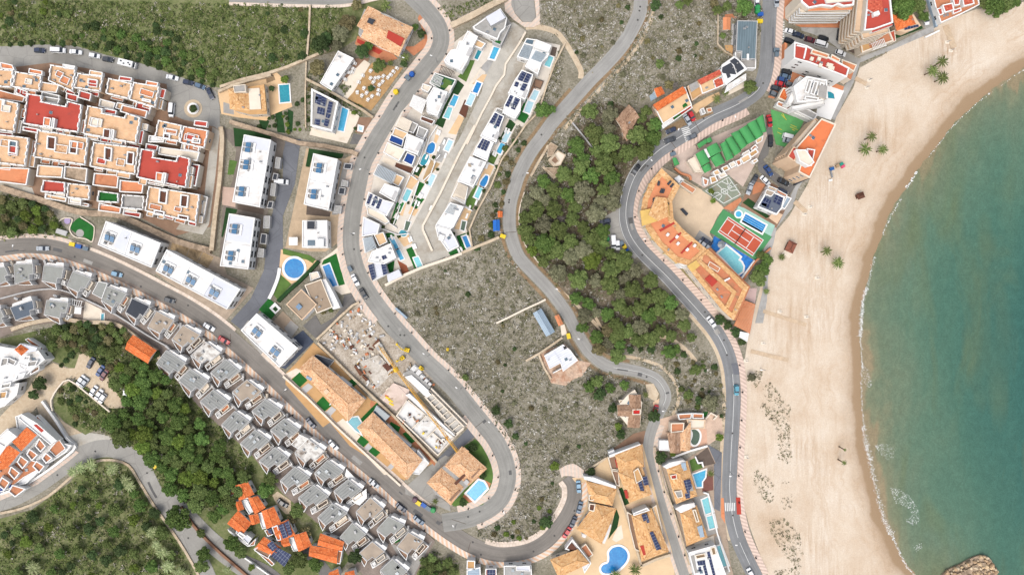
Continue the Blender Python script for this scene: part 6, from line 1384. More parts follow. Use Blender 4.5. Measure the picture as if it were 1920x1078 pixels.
# loose materials, each a heap or pallet of its own
Z(360,440)
HM=[M('white_bags',(232,230,226),.08,1,4),M_OFFW,M_GREYW,M('orange_bricks',(206,128,88),.15,1,4),M_WOOD,M_DWOOD,M_CONCG,M_YEL]
g=np.random.default_rng(3)
def pallet(x,y,sx,sy,hh,m,a,desc):
 X,Y,_=P(x,y);b=MB();b.box((X,Y),sx,sy,0.1,hh*.6,m,a);b.box((X+g.normal()*.1,Y),sx*.85,sy*.8,hh*.6,hh,m,a+.1);c=b.build('pallet',None,(X,Y,0))
 tag(c,f'{desc} on the building site','materials','loose materials on the building site',at=(x,y),noun='stack')
SITEQ=[pts("960,780 1250,520 1440,740 1400,830 1200,900 1020,860")];Z(660,620);SITEQ+=[pts("20,250 150,110 320,300 190,430 120,400"),pts("210,480 310,400 420,470 330,590"),pts("440,250 620,390 600,420 480,350 560,480 380,330"),pts("360,640 420,540 740,800 640,910")]
for q,n in zip(SITEQ,(90,46,30,34,26)):
 xs=[p[0]for p in q];ys=[p[1]for p in q];k=0
 while k<n:
  x,y=g.uniform(min(xs),max(xs)),g.uniform(min(ys),max(ys))
  if in_poly(np.array([x]),np.array([y]),q)[0]:
   i=int(g.choice(8,p=[.28,.2,.14,.1,.1,.08,.08,.02]));k+=1
   on=.0 if n!=26 else 2.4
   pallet(x,y,g.uniform(.6,1.9),g.uniform(.35,1.0),on+g.uniform(.4,1.1),HM[i],g.random()*3,('pile of white bags','cream block stack','grey block stack','orange brick stack','plank stack','dark timber stack','concrete block stack','yellow crate stack')[i])
Z(660,620)
for x,y,s in((470,280,2.6),(500,310,2.4),(525,345,2.2),(555,375,2),(580,400,1.8)):
 q=pts(f"{x},{y}")[0];pallet(*q,s,s*.8,1.5,HM[0],.8,'big white bag heap')
for x,y in((270,500),(290,520),(300,545)):q=pts(f"{x},{y}")[0];pallet(*q,2.2,.8,1.2,M_YEL,-.6,'yellow formwork bundle')
# tower crane lying low over the site
def lattice(b,a,c,w,m,n=14):
 a,c=Vector(a),Vector(c);d=(c-a).normalized();s=Vector((-d.y,d.x,0)).normalized()*w/2;u=Vector((0,0,w*.8))if abs(d.z)<.7 else Vector((d.x,d.y,0)).normalized()*w if abs(d.x)+abs(d.y)>.1 else Vector((0,w/2,0));s=s if s.length>.01 else Vector((w/2,0,0))
 r=.09*w
 for e in((s),(-s),(u)):b.bar(a+e,c+e,r,m,5)
 for i in range(n):
  p,q=a.lerp(c,i/n),a.lerp(c,(i+.5)/n);k=a.lerp(c,(i+1)/n)
  for e in(s,-s):b.bar(p+e,q+u,r*.6,m,4);b.bar(q+u,k+e,r*.6,m,4)
  b.bar(p+s,p-s,r*.6,m,4)
cr=House('tower_crane','long yellow tower crane jib spanning the building site','tower crane',[pts("740,680")[0]]*3,0)
foot=P(*pts("330,290")[0],0);top=(foot[0],foot[1],13)
m_=M('crane_orange_yellow',(240,178,48),.06,1,4,rough=.5)
b=MB();lattice(b,P(*pts("200,110")[0],13),P(*pts("790,905")[0],13),.95,m_,60);cr.part(b,'jib');b=MB();lattice(b,foot,top,1.0,m_,12);cr.part(b,'mast')
b=MB();b.box(P(*pts("330,290")[0],12)[:2],1.5,1.6,11,13,M_YEL,.5);cr.part(b,'cab');b=MB();b.box(P(*pts("205,120")[0],13)[:2],2.4,1.4,11.6,13.4,M_CONCG,.9);cr.part(b,'counterweight')
b=MB();p0=Vector(top)+Vector((0,0,4));b.bar(top,p0,.15,m_,5);b.bar(p0,P(*pts("620,700")[0],13.6),.05,M_BLACK,4);b.bar(p0,P(*pts("210,125")[0],13.6),.05,M_BLACK,4);cr.part(b,'tie_bars')
def digger(x,y,x2,y2,x3,y3,lab):
 q=[pts(f"{a},{c}")[0]for a,c in((x,y),(x2,y2),(x3,y3))];A_,B_,C_=[Vector(P(*p,1.5))for p in q]
 r=empty('excavator',(A_.x,A_.y,0));a=math.atan2(B_.y-A_.y,B_.x-A_.x);n=Vector((-math.sin(a),math.cos(a)))
 for s in(-1,1):b=MB();b.box((A_.x+n.x*s*1.1,A_.y+n.y*s*1.1),3.4,.6,.05,.9,M_BLACK,a);b.build('track',r)
 b=MB();b.box((A_.x,A_.y),3.0,2.5,.9,2.1,M_YEL,a);b.box((A_.x+.5*math.cos(a),A_.y+.5*math.sin(a)),1.3,1.1,2.1,3.0,M_GLASS,a,M_YEL);b.build('body',r)
 b=MB();mid=(A_+B_)/2;b.bar((A_.x,A_.y,2),(mid.x,mid.y,4.2),.35,M_YEL,6);b.bar((mid.x,mid.y,4.2),(B_.x,B_.y,2.6),.32,M_YEL,6);b.build('boom',r)
 b=MB();b.bar((B_.x,B_.y,2.6),(C_.x,C_.y,.8),.25,M_YEL,6);b.box((C_.x,C_.y),1.1,1.2,.2,1.1,M_YEL,a);b.build('bucket',r);tag(r,lab,'excavator');return r
digger(410,145,340,130,280,75,'big yellow excavator beside the road at the building site').scale=(.6,.6,.7)
digger(375,205,330,235,300,250,'second yellow machine working below the big excavator').scale=(.55,.55,.7);digger(515,280,535,295,540,305,'small yellow digger beside the white bags').scale=(.5,.5,.6)
digger(715,140,712,155,710,165,'tiny yellow machine at the field edge').scale=(.35,.35,.6)
Z(660,620);sheet('driveway',"870,725 920,790 640,1010 560,1110 500,1090 630,970",M_ASPHD,.134)
# villa with pool inside the hairpin
Z(760,808)
sheet('lawn',"520,60 600,110 660,200 670,330 650,470 580,550 480,580 360,560 340,540 430,120",M_TURFO,.12);sheet('driveway',"0,420 180,260 300,180 340,200 170,380 220,470 330,545 340,600 200,540 0,470",M_ASPH,.136)
tr('terrace',"545,340 640,390 625,430 500,555 430,490",M_TERR,.16);pool('blue pool with orange terrace inside the hairpin bend',"548,368 585,380 600,400 612,430 520,522 458,465",M_W_SK,.7)
h=House('villa','large clay tiled villa with blue pool inside the hairpin','villa',pts("400,120 610,280 340,550 165,390"),5);h.body(pts("405,135 600,285 440,440 345,545 220,470 175,385 260,290"),0,4.2,M_PEACH,M_GREYP)
h.hip("425,120 605,280 475,400 300,260",4.4,1.5,M_TILE,.4);h.hip("270,280 430,420 340,548 165,385",4.3,1.5,M_TILE,.4);h.hip("400,150 440,125 470,150 430,180",4.6,.8,M_TILE,0);h.vol("365,390 440,320 450,335 380,405",4.6,5.4,M_TERB,M_DWOOD,None,'roof_slot');h.vol("325,515 400,440 412,450 340,525",4.3,5.2,M_TERB,M_TERB,None,'roof_slot');h.vol("490,340 550,280 560,290 500,355",4.6,5.2,M_TERB,M_TERB,None,'roof_slot');h.box(*pts("457,382")[0],1.6,1.6,4.2,5.6,M_GREYW,45)
# ---------------------------------------------------------------- field buildings
Z(700,440)
h=House('warehouse','pale blue grey metal roofed warehouse in the scrub field','warehouse',pts("1200,590 1255,560 1352,725 1295,755"),3.6);h.body(pts("1203,592 1255,562 1350,722 1297,752"),0,3.4,M_STEEL,M_METB,None,win=0);h.hip("1200,590 1255,558 1353,724 1296,756",3.45,.9,M_METB,0,gable=M_STEEL)
h=House('shed','small orange roofed shed near the middle road','shed',pts("1362,612 1385,602 1415,665 1390,678"),2.4);h.body(pts("1363,613 1384,604 1412,664 1391,676"),0,2.3,M_OFFW,M_TILEO,None,win=0);h.hip("1362,612 1385,602 1415,665 1390,678",2.35,.4,M_FLATO,0);tr('terrace',"1400,680 1430,670 1450,740 1410,760",M_OFFW,.12)
sheet('yard',"1240,890 1430,810 1540,940 1630,960 1560,1060 1500,1080 1440,1130 1330,1110",M('pink_rubble',(206,178,154),.3,.6,1.5,stain=(176,124,92),stain_amt=.5),.09)
h=flat_house('house','unfinished white roofed house on a rubble plot','house',"1280,905 1420,822 1475,865 1530,940 1420,1022 1400,960 1320,1003",3.8,M_WHITE,M_METW,(.2,.15));b=MB();b.ribbon(xy(pts("1350,870 1405,955"),4),.3,3.8,4.0,M_WHITEG);h.part(b,'parting_wall');h.vol("1420,838 1440,832 1450,850 1430,860",3.8,4.0,M_BLACK,M_BLACK,None,'roof_hatch');b=MB();b.ribbon(xy(pts("1345,1035 1410,1000"),3),.3,0,3,M_WHITE);h.part(b,'wing_wall')
wall('thin white wall ending in the open field',"920,662 1010,620 1130,560 1240,510 1290,485",.7,1.2,M_OFFW,at=False);wall('tan wall between the field and white house',"1140,945 1240,890 1330,830 1415,770",.8,1.2,M_WALLST,at=False);wall('tan plot wall beside the unfinished white house',"1240,900 1280,1000 1330,1080",.7,1.0,M_WALLST,at=False);wall('pale blue metal sheet fence beside the field',"165,550 250,625",.8,1.8,M_METB,at=False,cat='fence',name='fence')
Z(660,230)
h=House('ruin','ruined stone house with pale walls and a reddish floor','ruin',pts("1480,150 1540,180 1600,245 1520,420 1430,330"),2.6)
for s,m,z in(("1470,280 1540,210 1600,245 1560,320 1510,330",M_OFFW,2.6),("1485,285 1520,245 1550,290 1520,315",M_TERB,2.8),("1440,340 1560,340 1510,400",M_STONE,1.2),("1470,170 1490,150 1540,180 1500,250 1460,260",M_STONE,1.4)):h.vol(s,0,z,M_WALLST,m,(.25,.4),'room')
wall('zigzag ruin wall in the grove',"1430,330 1510,415 1550,375 1610,400",.8,1.0,M_WALLST,at=False);wall('pale roadside wall above the ruin',"1340,400 1400,290 1470,170",.9,1.2,M_WALLST,at=False);wall('thin fence wall crossing the grove',"1650,0 1740,110 1840,240",.4,1.2,M_GREYW,at=False)
wall('low white wall by the road near the pines',"1290,520 1255,640 1250,740 1270,830 1300,920 1360,1000 1420,1078",.4,.8,M_OFFW,at=False,sm=3)
h=House('shed','small blue roofed hut beside the middle road','shed',pts("1060,735 1100,732 1102,805 1062,808"),2.6);h.body(pts("1062,738 1098,735 1100,803 1064,806"),0,2.4,M_BLUEM,M_BLUEM,None,win=0);h.hip("1060,735 1100,732 1102,805 1062,808",2.45,.5,M('blue_tarp',(40,112,200),.1,.5,3),0)
h=House('shed','tiny orange roofed hut above the blue one','shed',pts("1095,668 1122,668 1122,705 1097,705"),2.2);h.body(pts("1096,670 1120,670 1120,703 1098,703"),0,2.1,M_WHITE,M_TILEO,None,win=0);h.hip("1095,668 1122,668 1122,705 1097,705",2.15,.4,M_TILEO,0)
Z(1080,0)
h=House('cottage','brown tiled cottage among pine crowns','cottage',pts("300,900 420,790 470,880 400,1000"),4);h.body(pts("330,890 420,800 465,885 400,1000 360,1040"),0,3.6,M_PEACH,M_TILEB,None);h.hip("300,895 395,790 470,880 345,965",3.8,1.2,M_TILEB,0);h.hip("335,940 400,900 440,1000 380,1050",3.75,1.0,M_TILEB,0)
# slate roofed house and small orange sheds
h=House('house','large slate grey roofed house beside the coast road','house',pts("1205,155 1355,158 1345,515 1190,420"),4.6);h.body(pts("1208,157 1358,160 1345,445 1235,445 1240,388 1198,385"),0,4.4,M_STEEL,M_SLATE,(.2,.1),M_GREYW);h.vol("1190,390 1235,395 1235,450 1345,447 1343,517 1270,515 1190,430",0,3,M_WHITE,M_GREYP,(.3,.5));h.vol("1280,405 1295,405 1295,450 1280,450",4.4,5,M_WHITE,M_WHITE,None,'parapet_wall')
h=House('shed','small orange roofed shed left of the slate roof','shed',pts("1105,138 1152,140 1150,222 1105,222"),2.4);h.body(pts("1107,140 1150,142 1148,220 1107,220"),0,2.3,M_OFFW,M_TILEO,None,win=0);h.hip("1105,138 1152,140 1150,222 1105,222",2.35,.5,M_FLATO,0)
tr('terrace',"1115,340 1195,340 1190,420 1110,370",M_OCHRE,.12);tr('terrace',"1165,180 1205,180 1195,385 1160,330",M_GREYW,.12);tr('terrace',"1115,110 1205,105 1200,140 1110,140",M_TERR,.12);wall('thin pale wall along the scrub beside the slate house',"1065,100 1062,330 1120,390 1180,420",.4,1.2,M_WALLST,at=False)
h=House('terrace_row','row house with black and white roof facing the sea','terraced house',pts("1060,510 1180,420 1275,520 1120,640"),5);h.body(pts("1090,490 1180,425 1245,475 1278,520 1120,640 1085,560"),0,4.8,M_WHITE,M_WHITER,(.2,.2));h.flat("1080,515 1160,470 1180,500 1200,560 1100,550",4.86,M_DKGREY,'dark_roof',.03);h.flat("1150,460 1195,430 1260,515 1205,550 1185,490",4.9,M_DKGREY,'dark_roof',.03);h.flat("1120,545 1140,530 1160,575 1135,590",4.95,M_DKGREY,'dark_roof',.03);h.vol("1130,640 1270,555 1270,600 1110,700",0,3,M_WHITE,M_WHITER,(.2,.4));tr('terrace',"1110,690 1270,600 1270,650 1130,720",M_OFFW,.12)
h=House('terrace_row','row house with red tiled strip and pale terrace','terraced house',pts("915,600 1075,520 1110,640 950,700"),5);h.body(pts("915,600 1080,525 1110,640 945,705"),0,4.6,M_PEACH,M_SANDP,(.25,.4),M_WHITE);h.vol("912,600 1075,522 1090,555 935,635",4.4,5.6,M_TERR,M_TILER,None,'tiled_strip');h.vol("1025,605 1090,570 1110,635 1045,665",4.4,4.9,M_WHITE,M_TILER,(.2,.3),'red_deck')
h=House('terrace_row','row house with grey deck and yellow floor','terraced house',pts("830,650 910,605 945,705 870,755"),4.6);h.body(pts("832,650 912,608 945,705 868,758"),0,4.2,M_TERB,M_OCHRE,(.3,.5),M_PEACH);h.vol("845,640 905,608 925,650 865,690",4.2,4.9,M_OFFW,M_GREYP,None,'roof_deck')
h=House('terrace_row','orange tiled row house with wide beige terrace','terraced house',pts("575,790 800,650 865,785 640,935"),5);h.body(pts("580,790 815,655 865,790 650,930"),0,4.6,M_PEACH,M_SANDP,(.25,.4),M_WHITE);h.vol("578,785 800,648 830,695 610,830",4.4,5.8,M_TERR,M_TILEO,None,'tiled_strip');h.vol("640,920 800,830 860,790 870,810 700,930 650,955",0,3,M_WHITE,M_REDP,(.25,.5));h.flat("795,790 820,770 838,790 805,812",4.7,M_TURF,'turf_mat');h.vol("730,880 785,850 795,870 735,905",3,3.2,M_TURF,M_TURF,None,'turf_mat');h.vol("640,940 720,890 735,905 650,965",0,3.4,M_WHITE,M_WHITER,(.2,.3))
h=House('shed','small orange hut above the orange row house','shed',pts("590,670 635,655 660,700 610,725"),2.8);h.body(pts("592,672 634,657 657,700 611,723"),0,2.6,M_WHITE,M_TILEO,None);h.hip("590,670 635,655 660,700 610,725",2.7,.4,M_TILEO,0);tr('terrace',"550,720 590,680 615,730 560,760",M_METB,.2)
tr('terrace',"860,800 1000,720 1070,690 1080,720 900,850",M_SANDP,.12);tr('terrace',"660,960 720,930 900,830 1000,790 1030,850 800,950 690,1010",M_SOILB,.115);h=flat_house('hut','small red topped hut beside the coast road','hut',"975,815 1010,808 1020,835 985,845",2.4,M_OFFW,M_TERR,(.2,.2));
for s in("930,820 955,810 970,850 945,860",):flat_house('hut','small white carport hut beside the coast road','hut',s,2.2,M_WHITE,M_CONCG,(.2,.2))
# ---------------------------------------------------------------- more kit for the coast side
def barrel(hs,s,z,rise,m,name='vaulted_roof',n=10):
 """half-round roof whose ridge runs from the middle of the first side to the middle of the third"""
 a,c,d,e=[Vector((*p,z))for p in xy(pts(s),z)];b=MB();A_=[];B_=[]
 for i in range(n+1):
  t=math.pi*i/n;u=.5-.5*math.cos(t);h=Vector((0,0,rise*math.sin(t)));A_.append(a.lerp(c,u)+h);B_.append(e.lerp(d,u)+h)
 for i in range(n):b.face([A_[i],A_[i+1],B_[i+1],B_[i]][::-1],m)
 b.face(A_,m);b.face(B_[::-1],m);solid(pts(s));w=[p[:2]for p in(a,c,d,e)];b.side(w,-.05,z,M_OFFW);return hs.part(b,name)
def balconies(hs,s,h,fl,m,d=1.3,z0=3.0,front=None,most=10):
 """a balcony with a solid parapet on every floor of the sides that face inland"""
 w=ccw(xy(pts(s),h));cx,cy=cen(w)
 for i in range(len(w)):
  a,e=Vector(w[i]),Vector(w[(i+1)%len(w)]);l=(e-a).length
  if l<6:continue
  t=(e-a).normalized();n=Vector((t.y,-t.x));mid=(a+e)/2
  if n.dot(-mid)<.25*mid.length:continue
  for f in range(fl):
   z=z0+(h-z0-.6)*f/fl;q=[tuple(a+t*.4),tuple(e-t*.4),tuple(e-t*.4+n*d),tuple(a+t*.4+n*d)]
   b=MB();b.prism(q,z-.18,z,m);b.ribbon([q[0],q[3],q[2],q[1]],.14,z,z+.95,front or m);hs.part(b,'balcony')
def lines(hs,segs,z,w,m,name='court_lines'):
 b=MB()
 for s in segs:b.ribbon(xy(s,z),w,z,z,m)
 return hs.part(b,name)
# ---------------------------------------------------------------- curved orange block, courts and pools
Z(1080,230)
tr('terrace',"640,330 775,400 1000,540 1110,640 1060,700 1000,830 1030,880 1000,960 860,1100 700,1040 560,930 480,800 450,660 470,540 540,420",M('court_sand_paving',(222,198,168),.1,.25,4),.14)
h=House('apartment_block','long curved orange roofed block with tiled rims','apartment block',pts("640,345 990,955 480,660"),8)
h.body(pts("640,345 775,475 718,590 728,720 800,800 900,885 990,958 865,1075 740,1040 610,915 525,785 485,670 500,570 560,440"),0,8,M_OFFW,M_FLATO,(2.0,.25),M_TILEY,1)
h.vol("480,660 600,635 690,605 700,700 600,740 495,775",8,9.6,M_PEACH,M_YELR);h.vol("598,555 682,565 695,700 620,735 545,690",8,10.2,M_PEACH,M_TILEY)
for s in("622,803 732,742 742,757 632,818","697,893 782,818 792,828 707,903","782,973 866,888 877,898 793,983"):h.vol(s,8.02,8.3,M_REDP,M_REDP,None,'red_strip')
for x,y in((688,838),(757,855),(765,905),(835,950),(890,920)):h.box(*pts(f"{x},{y}")[0],.9,1.1,8,9,M_WHITE,40,None,'vent')
for x,y,a in((620,455,10),(640,510,20),(655,512,20),(585,580,0),(685,615,30),(720,470,40),(700,450,40)):h.box(*pts(f"{x},{y}")[0],.8,1.6,8,8.8,M_DKGREY,a,None,'roof_unit')
for s in("548,455 590,470 565,545 515,530","515,535 562,548 548,640 498,625","512,785 610,765 660,850 565,870","568,875 662,855 745,950 660,975","662,980 748,955 838,1030 745,1055"):h.pergola(s,7.4,M_YELR,5,4.0,w=.42);h.vol(s,0,4.0,M_OFFW,M_YELR,(.3,.4),'terrace')
h.vol("735,418 772,395 812,430 780,458",0,2.8,M_WHITE,M_WHITER,None);h.vol("785,432 898,498 872,532 772,462",0,2.6,M_OFFW,M_TERR,(.2,.2));b=MB();b.prism(xy(pts("780,650 800,640 842,682 826,698"),.9),.5,.9,M_DKGREY);h.part(b,'sun_table');
Z(1080,440)
h=House('apartment_block','orange roofed beach block with tiled rims and rear terrace','apartment block',pts("980,110 1290,392 1175,640 850,240"),9)
h.body(pts("985,108 1290,392 1178,640 1090,560 835,245"),0,8.4,M_OFFW,M('weathered_orange_roof',(212,132,94),.16,.25,4,stain=(170,128,96),stain_amt=.55),(1.7,.3),M_TILEY,1)
for s,w_ in(("920,195 1060,320 1185,432 1130,545",1.5),("985,140 1130,260 1250,400",1.2)):b=MB();b.ribbon(xy(pts(s),9),w_,8.4,9,M_TILEY);h.part(b,'tiled_wall')
h.vol("985,108 1005,98 1305,388 1290,402",0,7.4,M_PEACH,M_TERR,None,'side_gallery');h.vol("1290,400 1305,390 1195,640 1178,640",0,7,M_PEACH,M_TERR,None,'side_gallery');h.vol("965,330 1000,300 1060,350 1020,390",8.4,8.8,M_REDP,M_REDP,None,'red_strip');h.vol("830,235 900,190 930,230 870,280",8.4,8.9,M_OFFW,M_YELR,None,'roof_field')
h.vol("735,195 790,188 855,242 790,252",0,6,M_WHITE,M_WHITER,(.2,.4));h.vol("960,150 990,160 1010,190 975,220 945,190",8.4,8.8,M_TERR,M_TERR,None,'roof_deck');h.vol("1000,200 1080,250 1060,280 985,235",8.4,8.7,M_OFFW,M_TERR,(.2,.2),'roof_deck');h.vol("1110,340 1150,320 1155,330 1115,352",8.4,9.2,M_WHITE,M_WHITE,None,'parapet_wall')
tr('terrace',"780,255 830,250 920,380 900,410 780,290",M('mossy_garden',(150,138,96),.25,.5,3),.15);tr('terrace',"905,390 1030,500 1030,550 990,530 900,420",M_TERB,.15)
h=House('beach_pergola','striped orange pergola terrace at the beach side','pergola',pts("1262,490 1342,520 1300,740 1185,680"),3);h.vol("1262,490 1342,520 1300,740 1185,680",0,.4,M_OFFW,M_PEACH,None,'floor');h.pergola("1262,490 1185,680 1300,740 1342,520",3,M_FLATO,24,.4,w=.3)
tr('terrace',"1290,400 1355,400 1340,515 1265,480",M('rose_paving',(206,178,172),.12,.5,3),.15);h=flat_house('hut','small white roofed hut at the promenade end','hut',"1228,725 1292,738 1280,800 1222,765",2.6,M_WHITE,M_WHITER,(.15,.2))
# clubs and courts
Z(1080,230)
A2=pts("945,510 1145,390 1248,545 1110,618");h=House('sports_court','faded grey green ball court with white lines','sports court',A2,.2)
b=MB();b.prism(xy(A2,.2),-.05,.2,M_COURTK);h.part(b,'surface');solid(A2);f=lambda u,v:lerp(lerp(A2[0],A2[1],u),lerp(A2[3],A2[2],u),v);W2=lambda*p:[f(*x)for x in p]
lines(h,[W2((.06,.08),(.94,.08)),W2((.06,.92),(.94,.92)),W2((.06,.08),(.06,.92)),W2((.94,.08),(.94,.92)),W2((.5,.08),(.5,.92)),W2((.06,.3),(.3,.4)),W2((.3,.4),(.3,.6)),W2((.3,.6),(.06,.7)),W2((.94,.3),(.7,.4)),W2((.7,.4),(.7,.6)),W2((.7,.6),(.94,.7)),W2((.1,.5),(.9,.5)),W2((.68,.1),(.86,.5)),W2((.86,.1),(.72,.5))]+[[f(.5+.1*math.cos(k*.4),.5+.14*math.sin(k*.4))for k in range(17)]],.208,.22,M_LINE)
for u in(.05,.95):p=P(*f(u,.5),3);b=MB();b.bar((p[0],p[1],0),(p[0],p[1],3),.08,M_STEEL);b.box(p[:2],1.6,.12,2.8,3.8,M_WHITE,.5);h.part(b,'hoop_stand')
TQ=pts("1100,648 1467,855 1342,1027 1000,820");h=House('tennis_court','clay red tennis court in a green surround','tennis court',TQ,.2);b=MB();b.prism(xy(TQ,.2),-.05,.2,M_COURTG);h.part(b,'surround');solid(TQ)
IQ=pts("1140,706 1402,880 1322,996 1064,818");b=MB();b.cap(xy(IQ,.206),.206,M_COURT);h.part(b,'surface')
f=lambda u,v:lerp(lerp(IQ[0],IQ[1],u),lerp(IQ[3],IQ[2],u),v);W2=lambda*p:[f(*x)for x in p]
lines(h,[W2((0,0),(1,0),(1,1),(0,1),(0,0)),W2((0,.13),(1,.13)),W2((0,.87),(1,.87)),W2((.23,.13),(.23,.87)),W2((.77,.13),(.77,.87)),W2((.23,.5),(.77,.5))],.212,.28,M_LINE)
b=MB();b.ribbon(xy(W2((.5,-.05),(.5,1.05)),1),.08,.2,1.1,M_DKGREY);h.part(b,'net')
tr('terrace',"1185,700 1215,625 1260,640 1490,770 1450,870 1430,870 1230,750",M('teal_pool_deck',(166,206,190),.12,.4,3),.15);tr('terrace',"1100,640 1232,558 1242,582 1175,665 1130,650",M_TERR,.16)
pool('small round children pool beside the lane pool',circle(*pts("1217,685")[0],5.6,n=24),M_W_SK,.5);r=pool('long blue pool with white swimming lane lines',"1270,683 1422,768 1392,826 1240,742",M_W_BL,.6)
LQ=pts("1270,683 1422,768 1392,826 1240,742");b=MB()
for u in(.25,.5,.75):b.ribbon(xy([lerp(LQ[0],LQ[3],u),lerp(LQ[1],LQ[2],u)],.21),.1,.205,.215,M_W_PA)
b.build('lane_line',r)
Z(1080,440);tr('terrace',"1035,10 1330,190 1240,318 1005,85",M_BLUEM,.16);pool('large cyan pool with rounded end on blue mosaic paving',"1125,85 1160,112 1228,168 1214,190 1235,205 1252,238 1246,275 1212,296 1185,270 1120,195 1063,140",M_W_CY,.7)
b=MB();b.bar((*P(*pts("1077,77")[0])[:2],0),(*P(*pts("1077,77")[0])[:2],2.2),.06,M_STEEL);X,Y,_=P(*pts("1077,77")[0]);o=b.build('parasol',None,(X,Y,0));b=MB();q=[(X+1.5*math.cos(k*.785),Y+1.5*math.sin(k*.785))for k in range(8)]
for k in range(8):b.face([(*q[k],2.0),(*q[(k+1)%8],2.0),(X,Y,2.6)],M_STEEL)
b.build('canopy',o);tag(o,'grey straw parasol on the blue mosaic paving','parasol')
wall('white wall round the blue mosaic pool deck',"1340,195 1240,330",.8,1.2,M_WHITE,at=False);wall('rusty fence wall between tennis court and trees',"1460,100 1345,200 1250,340",.6,1.6,M_TERR,at=False)
Z(1080,230);tr('terrace',"925,805 1030,880 1005,945 940,935 885,870",M_GREYP,.16)
tr('terrace',"1240,600 1300,450 1350,400 1500,470 1610,560 1500,790 1440,760 1230,640",M_TERB,.135);sheet('lawn',"1245,600 1290,565 1370,620 1445,700 1430,720",M_TURFD,.16);tr('terrace',"1330,440 1420,460 1380,520 1320,540",M_TERR,.15)
h=House('villa','white beach villa with blue grey roof and solar panels','villa',pts("1430,475 1600,560 1530,670 1350,630"),5);h.body(pts("1432,500 1560,560 1540,640 1500,690 1355,630"),0,4.8,M_WHITE,M('blue_grey_floor',(104,112,126),.08,.4,4),(.4,.4));h.solar("1398,552 1462,583 1440,642 1378,610",4.8);h.solar("1500,538 1552,562 1525,618 1476,594",4.8);h.vol("1425,500 1490,520 1460,555 1410,535",4.8,5.8,M_WHITE,M_GRAV,(.2,.3));h.vol("1440,472 1510,500 1500,520 1430,495",0,3.4,M_WHITE,M_SANDP,(.3,.4));h.vol("1505,502 1580,542 1570,560 1498,525",0,3.4,M_WHITE,M_FLATO,(.2,.4));h.vol("1575,550 1612,568 1560,650 1535,635",0,3.2,M_WHITE,M_METB,(.3,.4));h.pergola("1480,655 1548,690 1508,757 1445,712",3,M_PEACH,11,0,w=.3)
# ---------------------------------------------------------------- green vaulted block
tr('terrace',"735,235 900,165 1000,120 1410,-60 1430,100 1390,200 1330,330 1250,480 1150,400 960,490 860,430 740,345",M('pink_grey_yard',(206,186,172),.12,.4,4),.14)
h=House('vaulted_block','terraced block with nine green half-round vaults','vaulted building',pts("893,238 1340,-15 1400,90 960,378"),6)
for s in("893,238 955,203 1003,290 937,330","938,335 996,303 1018,350 962,380","976,190 1052,150 1090,215 1000,262","1003,268 1075,225 1118,300 1045,335","1076,165 1122,137 1182,262 1124,290","1112,130 1165,103 1237,215 1184,252","1158,86 1216,60 1282,165 1234,205","1216,56 1277,20 1347,130 1282,165","1276,14 1342,-20 1402,88 1347,130","1344,-25 1400,-60 1425,70 1385,80"):barrel(h,s,5.2,1.3,M_GREENR)
h.vol("950,205 975,195 1005,258 985,268",0,5.6,M_WHITE,M_WHITER,None)
for i,s in enumerate(("1020,370 1060,350 1085,385 1040,400","1085,340 1130,320 1150,350 1105,370","1140,310 1180,290 1200,320 1160,345","1190,290 1225,275 1240,310 1210,330","1225,270 1290,235 1310,275 1250,310","1290,235 1340,190 1365,225 1310,265","1240,235 1290,205 1300,225 1250,255","1305,195 1340,165 1360,190 1320,220","1340,130 1400,100 1390,140 1350,165","1000,410 1040,400 1060,440 1010,460","1060,390 1110,370 1130,400 1080,420","945,410 990,430 980,470 955,470","1310,290 1350,270 1360,290 1330,310")):h.vol(s,0,3.4-.12*i,M_WHITE,[M_SANDP,M_OCHRE,M_OFFW,M_TERR][i%4],(.3,.5),'terrace')
h.vol("835,285 900,250 945,370 890,370",0,3,M_OFFW,M_OFFW,(.3,.3))
for k,s in enumerate(("905,165 972,122 990,145 922,195","975,125 1008,108 1022,140 990,155","720,268 750,262 776,310 736,326")):
 g_=House('green_kiosk',('long','small','lone')[k]+' green roofed kiosk beside the striped promenade','kiosk',pts(s),3);g_.body(pts(s),0,2.6,M_TERR,M_GREENR,None,win=0);barrel(g_,s,2.6,.5,M_GREENR)
b=MB()
wall('curved red and white garden wall below the kiosk',"740,340 790,380 850,400 860,430",.8,1.2,M_TERR,at=False,sm=3)
# ---------------------------------------------------------------- beach apartment tower with orange roof, green car park
Z(1440,230)
sheet('car_park',"20,-25 50,-20 265,55  175,195 60,165 35,60",M_GREENP,.14);Z(1440,0);sheet('car_park',"22,820 272,900 200,1040 60,1060 30,900",M_GREENP,.141)
b=MB()
for s in("100,860 140,900","170,935 215,955","180,970 200,980","75,960 105,975","110,850 130,890","165,950 225,975","70,990 100,1005"):b.ribbon(xy(pts(s),.15),.15,.15,.15,M_YEL)
b.build('road_marking')['kind']='structure'
Z(1440,230)
h=House('apartment_tower','orange roofed apartment block standing on the sand','apartment block',pts("400,-30 505,15 310,415 215,360"),15)
TWQ=pts("398,-28 505,15 310,415 225,370 240,320 190,280 150,255");h.body(TWQ,0,14,M_PEACH,M('salmon_roof',(230,130,82),.1,.3,4,stain=(186,104,70),stain_amt=.3),(.4,.5),M_OFFW,1);balconies(h,"398,-28 505,15 310,415 225,370 240,320 150,255",14,5,M_OFFW,front=M_PEACH)
h.vol("145,255 190,180 238,208 195,292",0,15,M_PEACH,M_FLATR,(.3,.3));h.vol("205,205 280,205 345,300 305,330 235,290",14,17,M_WHITE,M_OFFW,(.3,.4));h.vol("290,195 350,205 325,325 300,320",14,15.2,M_WHITE,M_FLATR,(.3,.4));
